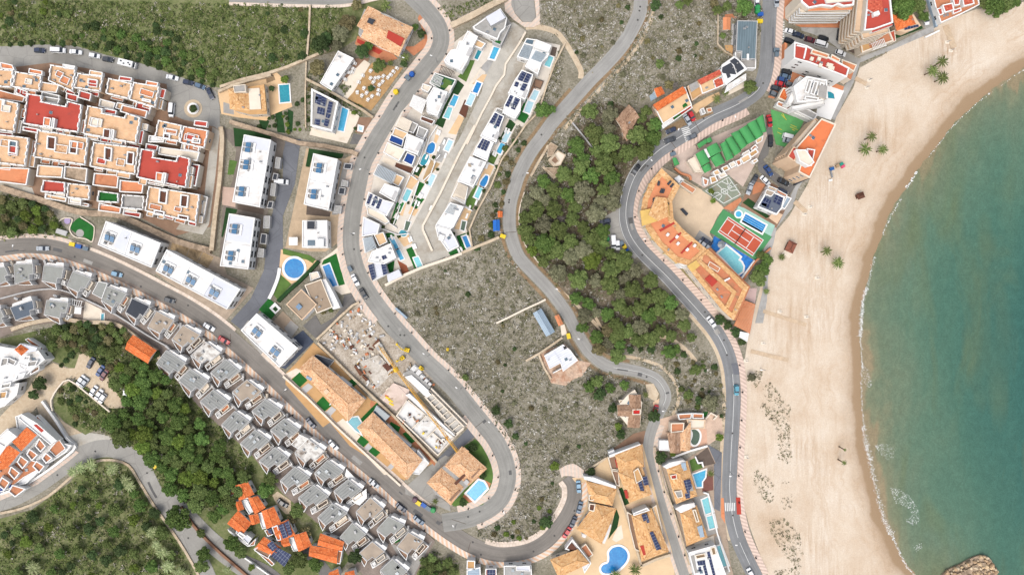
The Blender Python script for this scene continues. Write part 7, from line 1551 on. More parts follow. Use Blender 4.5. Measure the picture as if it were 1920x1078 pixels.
wall('dark slatted fence at the foot of the orange tower',"305,415 250,440 200,465",.6,1.4,M_DKGREY,at=False,cat='fence',name='fence')
# ---------------------------------------------------------------- upper right hotels
Z(1440,0)
tr('podium',"110,20 160,-40 660,-40 620,190 580,330 590,210 250,205 170,175 110,130",M_TERR,.2);sheet('car_park',"250,207 588,212 575,330 545,380 440,300 330,255 250,230",M_CONCG,.15)
h=House('hotel','red roofed hotel with wide balconies at the top edge','hotel',pts("245,-60 640,-60 635,45 245,20"),15)
HQ="245,-60 645,-60 637,45 560,55 520,38 480,58 400,48 300,68 245,20";h.body(pts(HQ),0,15,M_OFFW,M_FLATR,(.5,.6),M_WHITE,0);balconies(h,"245,-60 645,-60 637,45 245,45",15,5,M_OFFW,1.8,front=M_WHITE);h.vol("425,-20 640,-20 640,5 440,25",15,16,M_WHITE,M_OFFW,None);h.vol("300,68 400,48 480,58 520,38 635,45 630,75 300,85",0,13.6,M_OFFW,M_FLATO,None,'orange_deck')
h=House('hotel','tall red roofed hotel with slanting balcony front','hotel',pts("740,-60 900,-60 930,180 720,230"),19)
h.body(pts("745,-60 905,-60 930,175 790,225 715,235"),0,18,M_OFFW,M_FLATR,(.4,.6),M_WHITE,0);balconies(h,"745,-60 905,-60 930,175 715,235",18,6,M_PEACH,2.2,front=M_OFFW,most=20);h.vol("770,215 925,165 935,190 780,245",0,17,M_WHITE,M_FLATR,None);h.vol("750,-20 850,-20 860,75 830,120 745,70",18,19,M_WHITE,M_TILER,None);h.vol("790,95 830,80 840,110 795,125",18,19.6,M_WHITE,M_WHITER,None)
h.vol("690,340 905,240 935,310 700,400",0,5,M_OFFW,M_TERR,(.4,.6),'terrace');h.vol("690,335 750,310 765,370 700,395",5,5.4,M_OCHRE,M_OCHRE,None,'yellow_deck');h.vol("905,245 945,230 955,310 930,320",0,3,M_OFFW,M_TILER,(.2,.3),'terrace');h.pergola("770,330 870,290 890,340 790,375",6.2,M_WHITE,9,5)
tr('terrace',"575,310 670,340 690,420 640,400 570,370",M_DKPAVE,.16)
h=House('house','orange hip roofed house with blue panels by the beach trees','house',pts("930,110 1080,85 1150,200 960,235"),4);h.body(pts("945,120 1080,95 1145,195 1030,245 965,228"),0,3.6,M_PEACH,M_PEACH);h.hip("932,110 1060,85 1100,180 965,228",3.8,1.3,M_TILEO,.4);h.solar("1020,212 1125,185 1129,202 1025,228",3.7);tr('terrace',"940,230 1150,195 1160,215 960,290",M_TURFD,.19)
h=House('house','white houses with red flat roofs at the top of the beach','houses',pts("1225,-20 1570,-20 1580,50 1290,175"),4.5);h.body(pts("1228,-40 1565,-40 1580,40 1450,105 1290,175 1255,75"),0,3.6,M_WHITE,M_TERR,(.3,.4));
for s,z in(("1303,42 1378,25 1392,78 1322,98",5.4),("1378,-20 1440,-20 1432,40 1392,45",5),("1450,-20 1530,-20 1542,32 1462,52",5.2),("1260,70 1300,60 1310,110 1280,120",4.4),("1380,80 1440,60 1445,85 1385,110",4.2)):h.vol(s,3.6,z,M_WHITE,M_TILER,(.3,.3),'red_roof')
sheet('street',"1150,110 1220,90 1250,210 1190,230 1160,180",M_ASPH,.1);wall('white wall at the end of the beach lane',"1180,280 1285,230",.6,1.0,M_WHITE,at=False);wall('pale blue metal fence beside the beach lane',"1205,-10 1225,60 1250,130 1265,200",.8,1.4,M_METB,at=False,cat='fence',name='fence')
h=House('hotel','white hotel with long red roof and white facade','hotel',pts("190,320 600,510 580,580 190,440"),12)
h.body(pts("195,318 285,345 605,512 585,582 310,475 190,442"),0,12,M_WHITE,M_FLATR,(.4,.5),M_WHITE,1);h.vol("330,372 455,412 445,442 318,402",0,12.6,M_OFFW,M_FLATO,(.3,.4));h.vol("548,448 662,490 640,540 550,488",0,9,M_OFFW,M_FLATO,(.3,.4));h.vol("475,410 540,445 530,470 465,440",0,12.4,M_OFFW,M_FLATO,(.3,.3));h.vol("585,575 655,500 620,600",0,6,M_OFFW,M_TERR,None)
b=MB();b.ribbon(xy(pts("290,350 270,440"),12.5),.5,12,12.5,M_WHITE);h.part(b,'parting_wall');b=MB();b.ribbon(xy(pts("215,340 285,355"),12.5),.4,12,12.5,M_WHITE);h.part(b,'parting_wall')
for x,y in((330,440),(385,440),(395,490),(455,485),(475,490),(465,505),(485,510)):h.box(*pts(f"{x},{y}")[0],1.2,1.2,12,12.6+x*.001,M_OFFW,20,None,'roof_unit')
h.vol("125,320 145,330 140,490 120,490",0,3,M_FLATO,M_FLATO,None,'orange_wall')
tr('car_park',"130,520 275,575 190,650 40,740 0,730 60,610",M_TERR,.15)
h=House('hotel','white terraced hotel with a stepped striped front','hotel',pts("285,575 435,605 440,740 190,780"),10);h.body(pts("285,575 437,605 440,740 375,760 215,770 190,650"),0,9,M_WHITE,M_WHITER,(.5,.6),M_WHITE,0);balconies(h,"285,575 437,605 440,740 180,790",9,4,M_WHITE,1.8)
for i,s in enumerate(("300,600 330,605 300,700 275,690","345,610 375,615 345,715 315,705","390,620 420,628 400,720 365,715","280,720 380,735 370,760 270,745")):h.vol(s,9,9.7+.1*i,M_WHITE,M_GREYP,(.3,.3),'roof_deck')
h.vol("385,640 445,645 435,745 375,725",9,10.4,M_OFFW,M_GREYP,None)
for i in range(6):h.vol([lerp(p,q,i/6.2)for p,q in zip(pts("150,660 190,640 195,652 155,672"),pts("180,780 215,770 222,785 185,795"))],0,7-i*.1,M_WHITE,M_GREYW,None,'stepped_bay')
h.vol("112,660 192,682 167,778 75,735",0,4,M_OFFW,M_TILEO,(.3,.3),'orange_deck');h.vol("75,760 350,870 360,905 310,900 60,790",0,3.2,M_WHITE,M_TERR,(.3,.4),'terrace');h.vol("160,810 210,770 370,860 340,900",0,4.6,M_WHITE,M_CONCG,(.3,.4))
tr('terrace',"440,640 570,680 470,900 360,865 380,750 440,745",M_WHITE,.16);pool('quarter round teal pool behind the white hotel',"446,686 470,690 492,705 500,742 450,735",M_W_TE,.4);tr('terrace',"440,605 570,650 560,680 445,640",M_FLATO,.165)
# ---------------------------------------------------------------- villas between the middle and coast roads
PEA=M('peach_terrace',(230,200,160),.08,.3,4)
Z(1080,808)
sheet('terrace',"-30,350 80,330 240,185 500,95 540,250 620,560 720,900 740,1078 490,1078 -100,1078 -60,780 60,460",PEA,.13)
sheet('terrace',"640,260 820,215 980,110 1090,160 1095,500 1160,1010 1180,1078 860,1078 740,560",M('right_plot',(178,158,138),.15,.4,4),.13)
def tile_villa(lab,quads,h=4.4,m=M_TILEY,f=.4):
 q=pts(quads[0]);hs=House('villa',lab,'villa',q,h)
 for i,s in enumerate(quads):
  w=inset(ccw(xy(pts(s),h)),.2);b=MB();b.side(w,-.05,h-.02,M_OFFW);wl=hs.part(b,'wall');hs.windows(w,0,h-.3,1,wl,5);hs.hip(pts(s),h+.03*i,1.5,m,f)
 return hs
v=tile_villa('ochre hip roofed villa at the upper corner of the group',["298,180 492,105 505,262 325,298"]);v.vol("240,195 298,178 322,292 262,282",0,2.6,M_OFFW,M_TERB,(.25,.5),'terrace');v.vol("240,155 285,138 290,165 250,180",0,3,M_WHITE,M_WHITER,None);v.vol("292,215 315,208 325,265 305,275",2.6,3,M_REDP,M_REDP,None,'red_awning');v.vol("245,182 480,95 490,106 255,195",0,4.4,M_WHITE,M_WHITER,None)
v=tile_villa('ochre villa with solar cells beside the narrow road',["320,310 490,268 562,470 402,530"]);v.vol("430,300 465,275 500,360 450,390",4.4,5.6,M_OFFW,M_OCHRE,(.25,.3),'roof_terrace');v.solar("443,388 490,366 512,448 468,442",5.3);v.solar("490,345 528,335 545,400 508,408",5.2);v.vol("262,288 318,300 325,410 300,400",0,2.8,M_OFFW,M_TERB,(.25,.5),'terrace');v.vol("360,445 382,440 395,500 375,505",4,5,M_REDP,M_REDP,None,'red_awning')
sheet('lawn',"315,430 345,420 400,540 355,560",M_TURFD,.16)
v=tile_villa('ochre roofed villa with white curved wall near the cul-de-sac',["80,378 300,432 270,552 110,520"]);v.vol("58,338 130,345 300,412 300,430 180,395 60,360",0,4.6,M_WHITE,M_WHITER,None,'curved_wall');v.vol("98,475 135,480 130,520 95,515",0,4.6,M_OFFW,M_DWOOD,(.3,.3),'patio')
v=tile_villa('large ochre roofed villa above the kidney shaped pool',["145,548 298,582 190,838 10,730"]);v.vol("265,700 250,760 215,840 180,835 240,690",0,3.6,M_WHITE,M_WHITER,None);v.vol("100,540 145,545 135,600 95,590",0,4.8,M_OFFW,M_DWOOD,(.3,.3),'patio');v.vol("45,765 80,775 70,800 45,790",0,3,M_WHITE,M_WHITER,None)
sheet('lawn',"300,570 325,640 310,720 240,810 260,740",M_TURFD,.16);sheet('gravel_bed',"310,720 340,700 355,800 300,830 270,810",M_OFFW,.162)
pool('blue kidney shaped pool on peach paving',smooth(pts("275,872 320,862 362,880 386,918 380,965 345,1010 300,1045 245,1064 200,1056 188,1025 205,1000 240,985 250,950 248,905 275,872"),4)[:-1],M_W_BL,.8)
v=tile_villa('long ochre villa with two solar arrays',["420,632 562,580 690,895 495,968"]);v.vol("430,610 530,570 550,590 430,630",0,4.8,M_WHITE,M_WHITER,(.3,.4));v.solar("490,625 530,615 552,682 512,695",5.4);v.solar("550,757 576,750 640,880 602,892",5.5);v.vol("380,600 425,625 480,900 440,880 400,720",0,2.6,M_OFFW,M_TERB,(.25,.5),'terrace');v.vol("480,860 510,850 530,920 505,930",4,5,M_REDP,M_REDP,None,'red_awning');v.vol("570,570 600,550 640,720 660,850 630,760",0,3,M_OFFW,M_SANDP,(.25,.4),'terrace')
tr('terrace',"370,560 580,500 590,530 430,600 375,610",M_PEACH,.16)
v=tile_villa('ochre villa with red patio furniture and solar array',["680,275 830,228 902,480 752,538"]);v.vol("648,265 700,235 800,215 825,228 680,282",0,4.8,M_WHITE,M_WHITER,None,'curved_wall');v.solar("790,370 855,360 868,420 850,440 855,500 822,505",5.4);v.vol("785,240 820,235 830,290 798,300",5,5.3,M_WHITE,M_METB,None,'skylight');v.vol("840,410 870,400 880,445 850,450",5,5.2,M_OFFW,M_GREYP,None,'skylight');v.vol("705,330 750,320 755,355 715,360",4.4,5.4,M_OFFW,M_REDP,(.25,.3),'patio');v.vol("735,450 790,440 800,490 760,500",4.4,5.5,M_OFFW,M_GREYP,(.25,.3),'patio')
v=tile_villa('ochre villa beside the stepped cyan pools',["782,612 900,560 980,792 832,852"]);v.vol("740,580 800,550 885,535 895,565 785,612",0,4.8,M_WHITE,M_WHITER,None,'curved_wall');v.vol("905,715 945,705 962,790 930,795",5,5.5,M_WHITE,M_METB,None,'skylight');v.vol("870,590 895,585 920,675 900,680",4.4,5.6,M_OFFW,M_SOILB,(.3,.3),'patio')
v=flat_house('villa','white flat roofed villa packed with solar cells at the bottom','villa',"842,905 1040,850 1135,1110 900,1130",5,M_WHITE,M_WHITER,(.35,.4));[v.solar(s,5)for s in("905,975 965,965 970,1000 915,1005","980,905 1000,900 1050,1100 1030,1100","915,1020 935,1015 940,1045 920,1050","950,1010 970,1000 990,1080 970,1085")];v.vol("1005,870 1040,862 1050,920 1020,925",5,5.3,M_OFFW,M_SOILB,(.3,.3),'patio');v.vol("890,925 965,910 970,940 900,955",5,5.3,M_OFFW,M_SOILB,(.3,.3),'patio');v.vol("850,935 885,925 910,1060 880,1060",5.01,5.06,M_GREYP,M_GREYP,None,'roof_field')
tr('terrace',"885,840 1030,780 1040,850 890,890",M_OFFW,.16)
pool('blue pool with shallow step beside the ochre villa',"876,325 972,290 966,345 942,378 942,415 905,418",M_W_SK,.5);pool('long cyan pool on grey paving',"942,515 992,493 1027,600 970,622",M_W_CY,.5);pool('second cyan pool below the long one',"978,642 1032,626 1052,717 1000,732",M_W_CY,.5);pool('narrow cyan pool of the solar cell villa',"1055,862 1086,852 1142,1002 1094,1017",M_W_CY,.5)
tr('terrace',"880,500 980,470 1060,760 960,790 900,600",M_GREYP,.15);tr('terrace',"1040,790 1080,780 1150,1060 1120,1078 1050,900",M_GREYP,.155)
tr('terrace',"892,190 985,120 1042,242 955,262 900,240",M_DKPAVE,.16);sheet('lawn',"848,220 892,198 955,272 868,302",M_TURFO,.16);tr('terrace',"945,330 1025,312 1028,440 945,455",M('wine_deck',(128,84,74),.14,.5,4),.16);sheet('driveway',"985,100 1092,160 1078,600 1035,580 1032,250 1045,240",M_ASPHD,.158);tr('terrace',"1085,500 1106,500 1116,690 1086,640",M_FLATO,.16)
wall('white zigzag wall beside the dark deck',"893,190 915,240 945,235 955,270",.5,1.2,M_WHITE,at=False);wall('white plot wall along the pools',"955,460 990,470 1060,770 1150,1050",.5,1.2,M_WHITE,at=False);wall('tan wall along the narrow road',"590,120 625,260 660,420 720,560 780,760 850,1000",.6,1.1,M_WALLST,at=False);wall('white plot wall above the dark deck',"720,200 850,150 985,112",.7,1.4,M_WHITE,at=False)
wall('grey stone wall between the two rows of ochre villas',"240,190 300,400 370,600 430,800 490,1010",.8,1.4,M_WALLST,at=False);wall('low wall closing the gardens above the ochre villas',"70,300 150,250 230,200",.7,1.2,M_WALLST,at=False);wall('stone wall below the long ochre villa',"490,1010 600,960 710,925",1.0,1.4,M_WALLST,at=False)
Z(760,808)
v=tile_villa('ochre villa with sunken patio at the lower edge',["1090,962 1290,888 1372,985 1150,1090"]);v.vol("1195,880 1250,805 1390,985 1340,1060 1290,900",0,3.6,M_WHITE,M_WHITER,(.3,.4));v.vol("1215,870 1245,835 1290,885 1240,905",3.6,4,M_DWOOD,M_DWOOD,None,'patio');v.vol("1310,870 1350,840 1405,920 1370,950",0,2,M_OFFW,M_TERR,(.3,.4),'terrace')
for s,m,d in(("462,965 522,968 520,1030 460,1030",M_OCHRE,'small yellow roofed house at the lower edge'),("460,1040 560,1015 565,1100 460,1100",M_METB,'grey roofed house at the lower edge'),("600,1028 682,1028 682,1100 600,1100",M_TILEO,'orange roofed house with solar panels at the lower edge'),("738,1005 942,1000 948,1100 738,1100",M_CONCG,'long grey roofed white house at the lower edge')):
 v=flat_house('house',d,'house',s,3.6,M_WHITE,m,(.3,.3))
 if 'solar' in d:v.solar("612,1035 672,1035 672,1095 612,1095",3.7)
 if 'long' in d:v.vol("830,1010 930,1005 935,1045 830,1040",3.6,5,M_WHITE,M_WHITEG,(.2,.2))
sheet('pavement',"1150,285 1200,255 1265,240 1335,290 1345,345 1290,352 1240,335 1185,335 1170,350",M_STRP,.21)
# garden pool house, brown villa
Z(1040,620)
sheet('terrace',"790,660 920,620 1170,605 1250,640 1260,780 1140,860 780,905",M('pink_garden',(214,186,164),.2,.4,3),.13);
v=House('villa','brown tiled villa with dark bean shaped pool','villa',pts("850,690 1020,680 1000,900 860,905"),4.4);v.body(pts("852,770 940,765 1000,790 1000,890 870,905"),0,3.8,M_PEACH,M_TILEB,None);v.hip("848,765 942,762 942,905 868,908",4,1,M_TILEB,0);v.hip("942,775 1015,690 1010,890 945,892",4.1,.8,M_TILE,0);v.vol("870,690 968,688 962,750 868,762",0,4.2,M_OFFW,M_TERR,(.3,.4),'roof_terrace');v.vol("785,820 860,820 860,897 782,892",0,3.2,M_WHITE,M_WHITER,(.2,.2));v.vol("985,660 1128,665 1120,730 1015,735",0,2.8,M_PEACH,M_OFFW,(.3,.3));
for s in("920,622 1025,615 1020,655 930,665","1030,615 1112,618 1112,656 1030,654"):v.vol(s,0,2.2,M_WHITE,M_TERR,(.3,.5),'terrace')
tr('terrace',"1010,737 1138,735 1142,850 1005,885",M('pink_paving',(222,178,152),.12,.5,3),.15);pool('dark green bean shaped pool in the garden',smooth(pts("1022,740 1055,738 1083,765 1084,805 1068,843 1042,854 1020,832 1030,800 1034,765 1022,740"),4)[:-1],M_W_GR,.7);sheet('lawn',"1110,608 1150,606 1130,650 1112,640",M_TURF,.16);wall('pale zigzag garden wall above the coast road',"1130,660 1170,615 1215,640 1190,665",.5,1.2,M_OFFW,at=False)
v=House('villa','lone brown tiled villa with a red roof terrace','villa',pts("475,440 660,440 640,720 475,720"),4.2);v.body(pts("550,475 600,440 655,535 640,715 555,720 490,640 475,560 510,520"),0,3.6,M_OFFW,M_OFFW,None);v.hip("560,482 640,482 642,590 566,585",4,1.1,M_TILEB,0);v.hip("472,560 580,557 575,638 475,632",3.9,1.0,M_TILEB,0);v.hip("560,632 640,630 632,720 548,716",3.8,1.0,M_TILEB,0);v.vol("582,588 642,586 640,626 582,626",0,4.6,M_OFFW,M('bright_red_floor',(206,48,42),.06,.4,4),(.25,.4),'roof_terrace');v.vol("480,520 530,512 550,545 490,550",0,3,M_OFFW,M_SANDP,(.25,.4),'terrace')
tr('terrace',"680,400 740,395 780,470 760,530 700,500",M_DIRT,.12);tr('terrace',"735,535 785,505 775,560 740,570",M_PEACH,.125)
tr('terrace',"440,880 590,770 680,745 660,850 600,850 520,900 450,910",M_TERB,.12)
# ---------------------------------------------------------------- vehicles
A()
for x,y,a,c,t in((74,95,3,'navy','h'),(110,95,3,'white','v'),(142,98,6,'white','s'),(177,105,8,'white','h'),(202,112,10,'charcoal','h'),(243,122,14,'white','m'),(323,146,12,'white','s'),(353,155,12,'navy','h'),(375,162,20,'bluegrey','h'),(394,176,65,'navy','s'),(322,207,95,'white','v'),(80,466,0,'silver','s'),(219,514,15,'skyblue','h'),(318,563,18,'charcoal','h'),(392,613,30,'white','s'),(420,638,30,'red','s'),(583,793,50,'navy','s'),(625,834,45,'white','s'),(701,906,40,'silver','s'),(752,951,40,'navy','s'),(785,975,38,'bluegrey','s'),(666,525,62,'white','s'),(682,551,60,'black','s'),(528,341,5,'white','v'),(1085,912,85,'skyblue','s'),(1087,951,105,'bluegrey','s'),(1075,978,113,'navy','s'),(1063,998,122,'red','s'),(1419,5,85,'white','s'),(1456,2,85,'silver','s'),(1483,60,18,'white','s'),(1497,66,18,'navy','s'),(1480,77,18,'black','h'),(1519,75,15,'maroon','h'),(1540,83,16,'white','v'),(1544,72.5,16,'black','h'),(1574,66,98,'charcoal','s'),(1576,100,20,'white','h'),(1475,135,12,'black','h'),(1473,144,14,'bluegrey','h'),(1467,150,14,'blue','h'),(1464,158,16,'red','s'),(1455,166,16,'charcoal','h'),(1452,177,20,'grey','h'),(1481,159,18,'grey','h'),(1737,37,78,'white','h'),(1480,257,14,'white','v'),(1479,264.5,14,'silver','s'),(1443,227,80,'red','s'),(1445,265,88,'black','s'),(1441,320,55,'blue','s'),(1469,341,25,'black','s'),(1414,338,118,'charcoal','s'),(1435,339,45,'white','s'),(1406,354,110,'silver','s'),(1467,359,28,'navy','h'),(1192,319,125,'black','s'),(1256,263,160,'charcoal','s'),(1258,245,158,'navy','h'),(1297,257,156,'grey','h'),(1289,225,60,'silver','s'),(1297,218,60,'red','h'),(1134,424,172,'charcoal','h'),(1150,454,86,'white','v'),(1158,459,84,'white','h'),(1135,415,170,'navy','h'),(1334,603,52,'white','s'),(1381,731,88,'teal','h'),(1229,770,103,'red','s'),(1325,453,32,'navy','s'),(1320,459,32,'white','s'),(170,680,122,'navy','s'),(188,695,125,'blue','s'),(195,703,125,'maroon','s'),(151,713,128,'white','s'),(158,718,128,'silver','s'),(175,733,125,'white','s'),(185,740,125,'white','s'),(192,747,125,'white','h'),(530,943,35,'black','s'),(1408,1075,62,'white','s'),(236,739,95,'white','h')):
 mv=(x,y)in((80,466),(528,341),(1192,319),(1256,263),(1297,257),(1334,603),(1381,731),(1408,1075),(420,638),(392,613))
 car(x,y,a,c,t,z=.16 if(x,y)in((1480,257),(1479,264.5))else .1,where='moving' if mv else 'parked',sc=1.0)
for x,y,c,d,a in((772,139,'blue',True,0),(764,146,'grey',False,40),(742,172,'yellow',True,0),(135,458,'yellow',False,10),(147,462,'blue',False,12),(160,466,'grey',False,14),(778,937,'brown',True,0),(784.5,943,'yellow',False,35),(794,946.5,'blue',False,35),(803,953,'grey',False,35),(812,956,'green',True,0),(1138,448,'green',True,0),(1166,457,'grey',False,60),(1171,463,'yellow',False,60),(1176,470,'blue',False,60),(1181,474,'grey',False,55),(1421,14,'green',True,0),(1421,21,'green',True,0),(1426,27,'blue',False,0),(1425,40,'yellow',False,0),(1456,94,'grey',False,0),(1457,101,'grey',False,90),(943,443,'yellow',False,20),(1262,289,'grey',False,-20),(289,873,'yellow',False,40),(1066,630,'yellow',False,80),(656,504,'grey',False,60)):bin_(x,y,c,d,a)
for x,y,a in((820,118,200),(722,470,190),(745,470,180),(45,471,-80),(805,665,215),(865,727,215),(925,790,215),(948,958,250),(633,746,130),(539,731,-40),(1366,219,70),(1262,258,-70),(1194,450,0),(1425,690,180),(1368,884,180),(1245,765,180),(700,898,-40),(855,983,250),(1362,1010,0),(753,116,20),(690,320,160),(662,440,0),(1050,545,200),(1090,636,200),(980,330,0),(1210,300,50)):lamp(x,y,a)
def along(line,d,step,jit=0):
 q=offset(line,d);acc=0
 for i in range(1,len(q)):
  acc+=math.dist(q[i],q[i-1])
  if acc>step:acc=0;bollard(*q[i])
along(seg(RA,(781,0),(890,968)),-17.5,42);along(seg(RA,(805,25),(665,490)),17.5,42);along(seg(RA,(884,768),(860,974)),18,42);along(seg(RB,(0,466),(850,1003)),23,60);along(seg(RD,(1355,643),(1405,1058)),-16,48);along(seg(RD,(1390,192),(1340,622)),-16,48);along(seg(RC,(1215,845),(1270,1040)),-12,36)
# repairs, manholes and stains worn into the carriageways
g=np.random.default_rng(21);MHM=M('manhole_iron',(84,82,80),.1,1,4);PAT=[asphalt('repair_patch_dark',(104,103,102),(112,110,108)),asphalt('repair_patch_pale',(172,169,163),(160,156,150))]
for L_,k in((RA,16),(RB,16),(RC,12),(RD,16),(RH,6)):
 for _ in range(k):
  i=int(g.integers(4,len(L_)-4));d=g.uniform(-8,8)*(.7 if L_ is RC else 1);q=P(*offset(L_,d)[i],.1);b=MB()
  if g.random()<.55:b.cap([(q[0]+.38*math.cos(a*.628),q[1]+.38*math.sin(a*.628))for a in range(10)],.118,MHM);b.build('manhole_cover')['kind']='structure'
  else:
   e=[P(*p,.1)[:2]for p in offset(L_,d)[i:i+int(g.integers(2,6))]]
   if len(e)>1:b.ribbon(e,g.uniform(.5,1.8),.116+.0004*_,.116+.0004*_,PAT[int(g.integers(2))]);b.build('road_patch')['kind']='structure'
# ---------------------------------------------------------------- beach things
A();M_PLANK=pavers('boardwalk_planks',(208,184,154),(216,194,166),(180,154,126),.5,3.0,.06)
def boardwalk(lab,s,w):
 q=pts(s);b=MB();line=[lerp(q[0],q[1],i/20)for i in range(21)];b.ribbon(xy(line,.16),w,.05,.16,M_PLANK);c=P(*cen(q));o=b.build('boardwalk',None,(c[0],c[1],0));tag(o,lab,'boardwalk')
boardwalk('short broad boardwalk beside the white and red houses',"1773,48 1789,90",2.4);boardwalk('boardwalk running out from the pergola terrace',"1431,583 1512,609",1.4);boardwalk('faint boardwalk across the lower sand',"1408,658 1478,675",1.5);boardwalk('grey boardwalk beside the solar roofed beach villa',"1490,378 1512,398",1.8);boardwalk('short boardwalk below the white hotel',"1604,147 1625,158",1.6)
def shower(x,y,a=0):
 X,Y,_=P(x,y);b=MB();b.box((X,Y),1.6,1.2,.05,.25,M_OFFW,R(a));b.bar((X,Y,.2),(X,Y,2.3),.08,M_STEEL,6);b.bar((X-.5,Y,2.2),(X+.5,Y,2.2),.06,M_STEEL,6);o=b.build('beach_shower',None,(X,Y,0));tag(o,'small white foot shower slab on the sand','shower','foot showers on the beach',at=(x,y),noun='shower')
for x,y in((1775,80),(1782,96),(1629,151),(1624,165),(1518,388),(1507,402),(1461,584),(1511,594),(1531,521),(1398,676),(1430,643),(1399,856)):shower(x,y)
def hutx(x,y,sx,sy,a,lab,roof):
 q=[(x-sx,y-sy),(x+sx,y-sy),(x+sx,y+sy),(x-sx,y+sy)];ca,sa=math.cos(R(a)),math.sin(R(a));q=[(x+(p[0]-x)*ca-(p[1]-y)*sa,y+(p[0]-x)*sa+(p[1]-y)*ca)for p in q]
 h=House('beach_hut',lab,'hut',q,2.6);h.body(inset(ccw(q),.8),.05,2.3,M_DWOOD,M_DWOOD,None,win=0);h.hip(q,2.4,.8,roof,.3,cap=M_DWOOD);return h
hutx(1614,367,5.5,4.5,-20,'small dark brown lifeguard hut on the open sand',M_DWOOD);h=hutx(1483,463,7,9,25,'reddish brown wooden kiosk on the sand by the bushes',M('red_wood_shingles',(150,92,72),.15,.5,4));b=MB();b.prism(xy(pts("1472,468 1486,476 1480,484 1466,476"),.16),.05,.16,M_OFFW);h.part(b,'paved_skirt')
# play frames
r=empty('play_frame',P(1560,320));r.location=(*P(1560,320)[:2],0)
for n,p,m,sz in(('platform',(1559,317),M('play_blue',(40,96,160),.05),(1.6,1.2)),('slide',(1560,327),M_STEEL,(.5,2.4)),('ramp',(1558,338),M_WHITE,(1.3,.7))):
 b=MB();X,Y,_=P(*p,1);b.box((X,Y),*sz,.9 if n=='platform' else .3,1.6 if n=='platform' else .8,m,R(15));
 for e in(-.5,.5):b.bar((X+e,Y,0),(X+e,Y,.9),.06,m,5)
 b.build(n,r)
tag(r,'blue play frame with a slide on the sand','playground frame')
r=empty('play_frame',(*P(1578,309)[:2],0))
for n,p,m in(('platform',(1578,308),M('play_green',(40,150,130),.05)),('roof',(1581,312),M('play_pink',(226,90,120),.05)),('net',(1571,311),M_WOOD)):
 b=MB();X,Y,_=P(*p,1.5);b.box((X,Y),1.3,1.1,.8,1.7,m,R(30));b.bar((X,Y,0),(X,Y,.8),.1,M_WOOD,6);b.build(n,r)
tag(r,'small green and pink play frame on the sand','playground frame')
# ---------------------------------------------------------------- rock groyne and bank walls
A();GQ=smooth(pts("1750,1100 1775,1070 1800,1058 1822,1046 1838,1041 1852,1043 1862,1055 1867,1070 1870,1120 1830,1160 1750,1100"),4)[:-1]
b=MB();b.prism(xy(GQ,.3),-2,.3,M_STONE);w=inset(ccw(xy(GQ,.3)),2.5);b.prism(w,.3,.9,M_STONE);c=cen(xy(GQ,0));o=b.build('rock_groyne',None,(c[0],c[1],0));tag(o,'rocky stone groyne reaching into the sea at the bottom','groyne')
ROCK=[]
g=np.random.default_rng(11)
for i in range(4):
 v=[];f=[]
 for k in range(7):
  for j in range(5):pass
 me=bpy.data.meshes.new('boulder');import bmesh
 bm=bmesh.new();bmesh.ops.create_icosphere(bm,subdivisions=2,radius=1)
 for vv in bm.verts:vv.co*=1+.25*(g.random()-.5);vv.co.z*=.75
 bm.to_mesh(me);bm.free();me.materials.append(M('boulder_stone_%d'%i,[(214,186,148),(190,160,126),(226,204,172),(150,130,108)][i],.2,1.2,5,bmp=.3));ROCK.append(me)
n=0
while n<190:
 x,y=g.uniform(1745,1872),g.uniform(1040,1110)
 if in_poly(np.array([x]),np.array([y]),GQ)[0]:
  o=bpy.data.objects.new('boulder',ROCK[int(g.integers(4))]);COL.objects.link(o);X,Y,_=P(x,y);s=g.uniform(.45,1.1);o.location=(X,Y,.45+g.random()*.7);o.rotation_euler=tuple(g.random(3)*6);o.scale=(s,s*g.uniform(.7,1),s*.8)
  tag(o,'rounded pale boulder heaped on the rock groyne in the sea','boulder','boulders of the rock groyne');n+=1
# ---------------------------------------------------------------- trees, palms and shrubs that can be told apart
A()
for x,y,h,r in((1748,126,6.2,13),(1733,141,5.4,13),(1752,154,5.2,14),(1621,262,5.6,11),(1610,284,5.0,14),(1643,285,5.0,11),(1539,473,5.4,11),(1560,494,5.2,13),(1571,861,5.2,6),(1573,837,5.0,3.4),(1433,546,2.2,7),(1462,482,2,8)):palm(x,y,h,r,'tall feathery palm on the sand' if r>9 else 'small ragged palm on the sand')
for x,y,r in((218,874,14),(180,868,14),(160,872,13),(146,880,12),(243,897,14),(252,908,12),(292,993,13),(312,1030,14),(322,1056,14),(345,1068,13),(72,1058,15),(300,1015,10),(432,1062,9)):palm(x,y,3.0,r,'grey green palm in the hillside garden',True)
for x,y,r in((727,16,13),(762,112,11),(1356,178,8),(1340,190,10),(1188,1062,13),(1152,1074,12),(1330,884,8),(818,936,7),(1208,738,7),(735,122,7),(745,65,6)):palm(x,y,2.6,r,'garden palm among the houses')
rng2=random.Random(4)
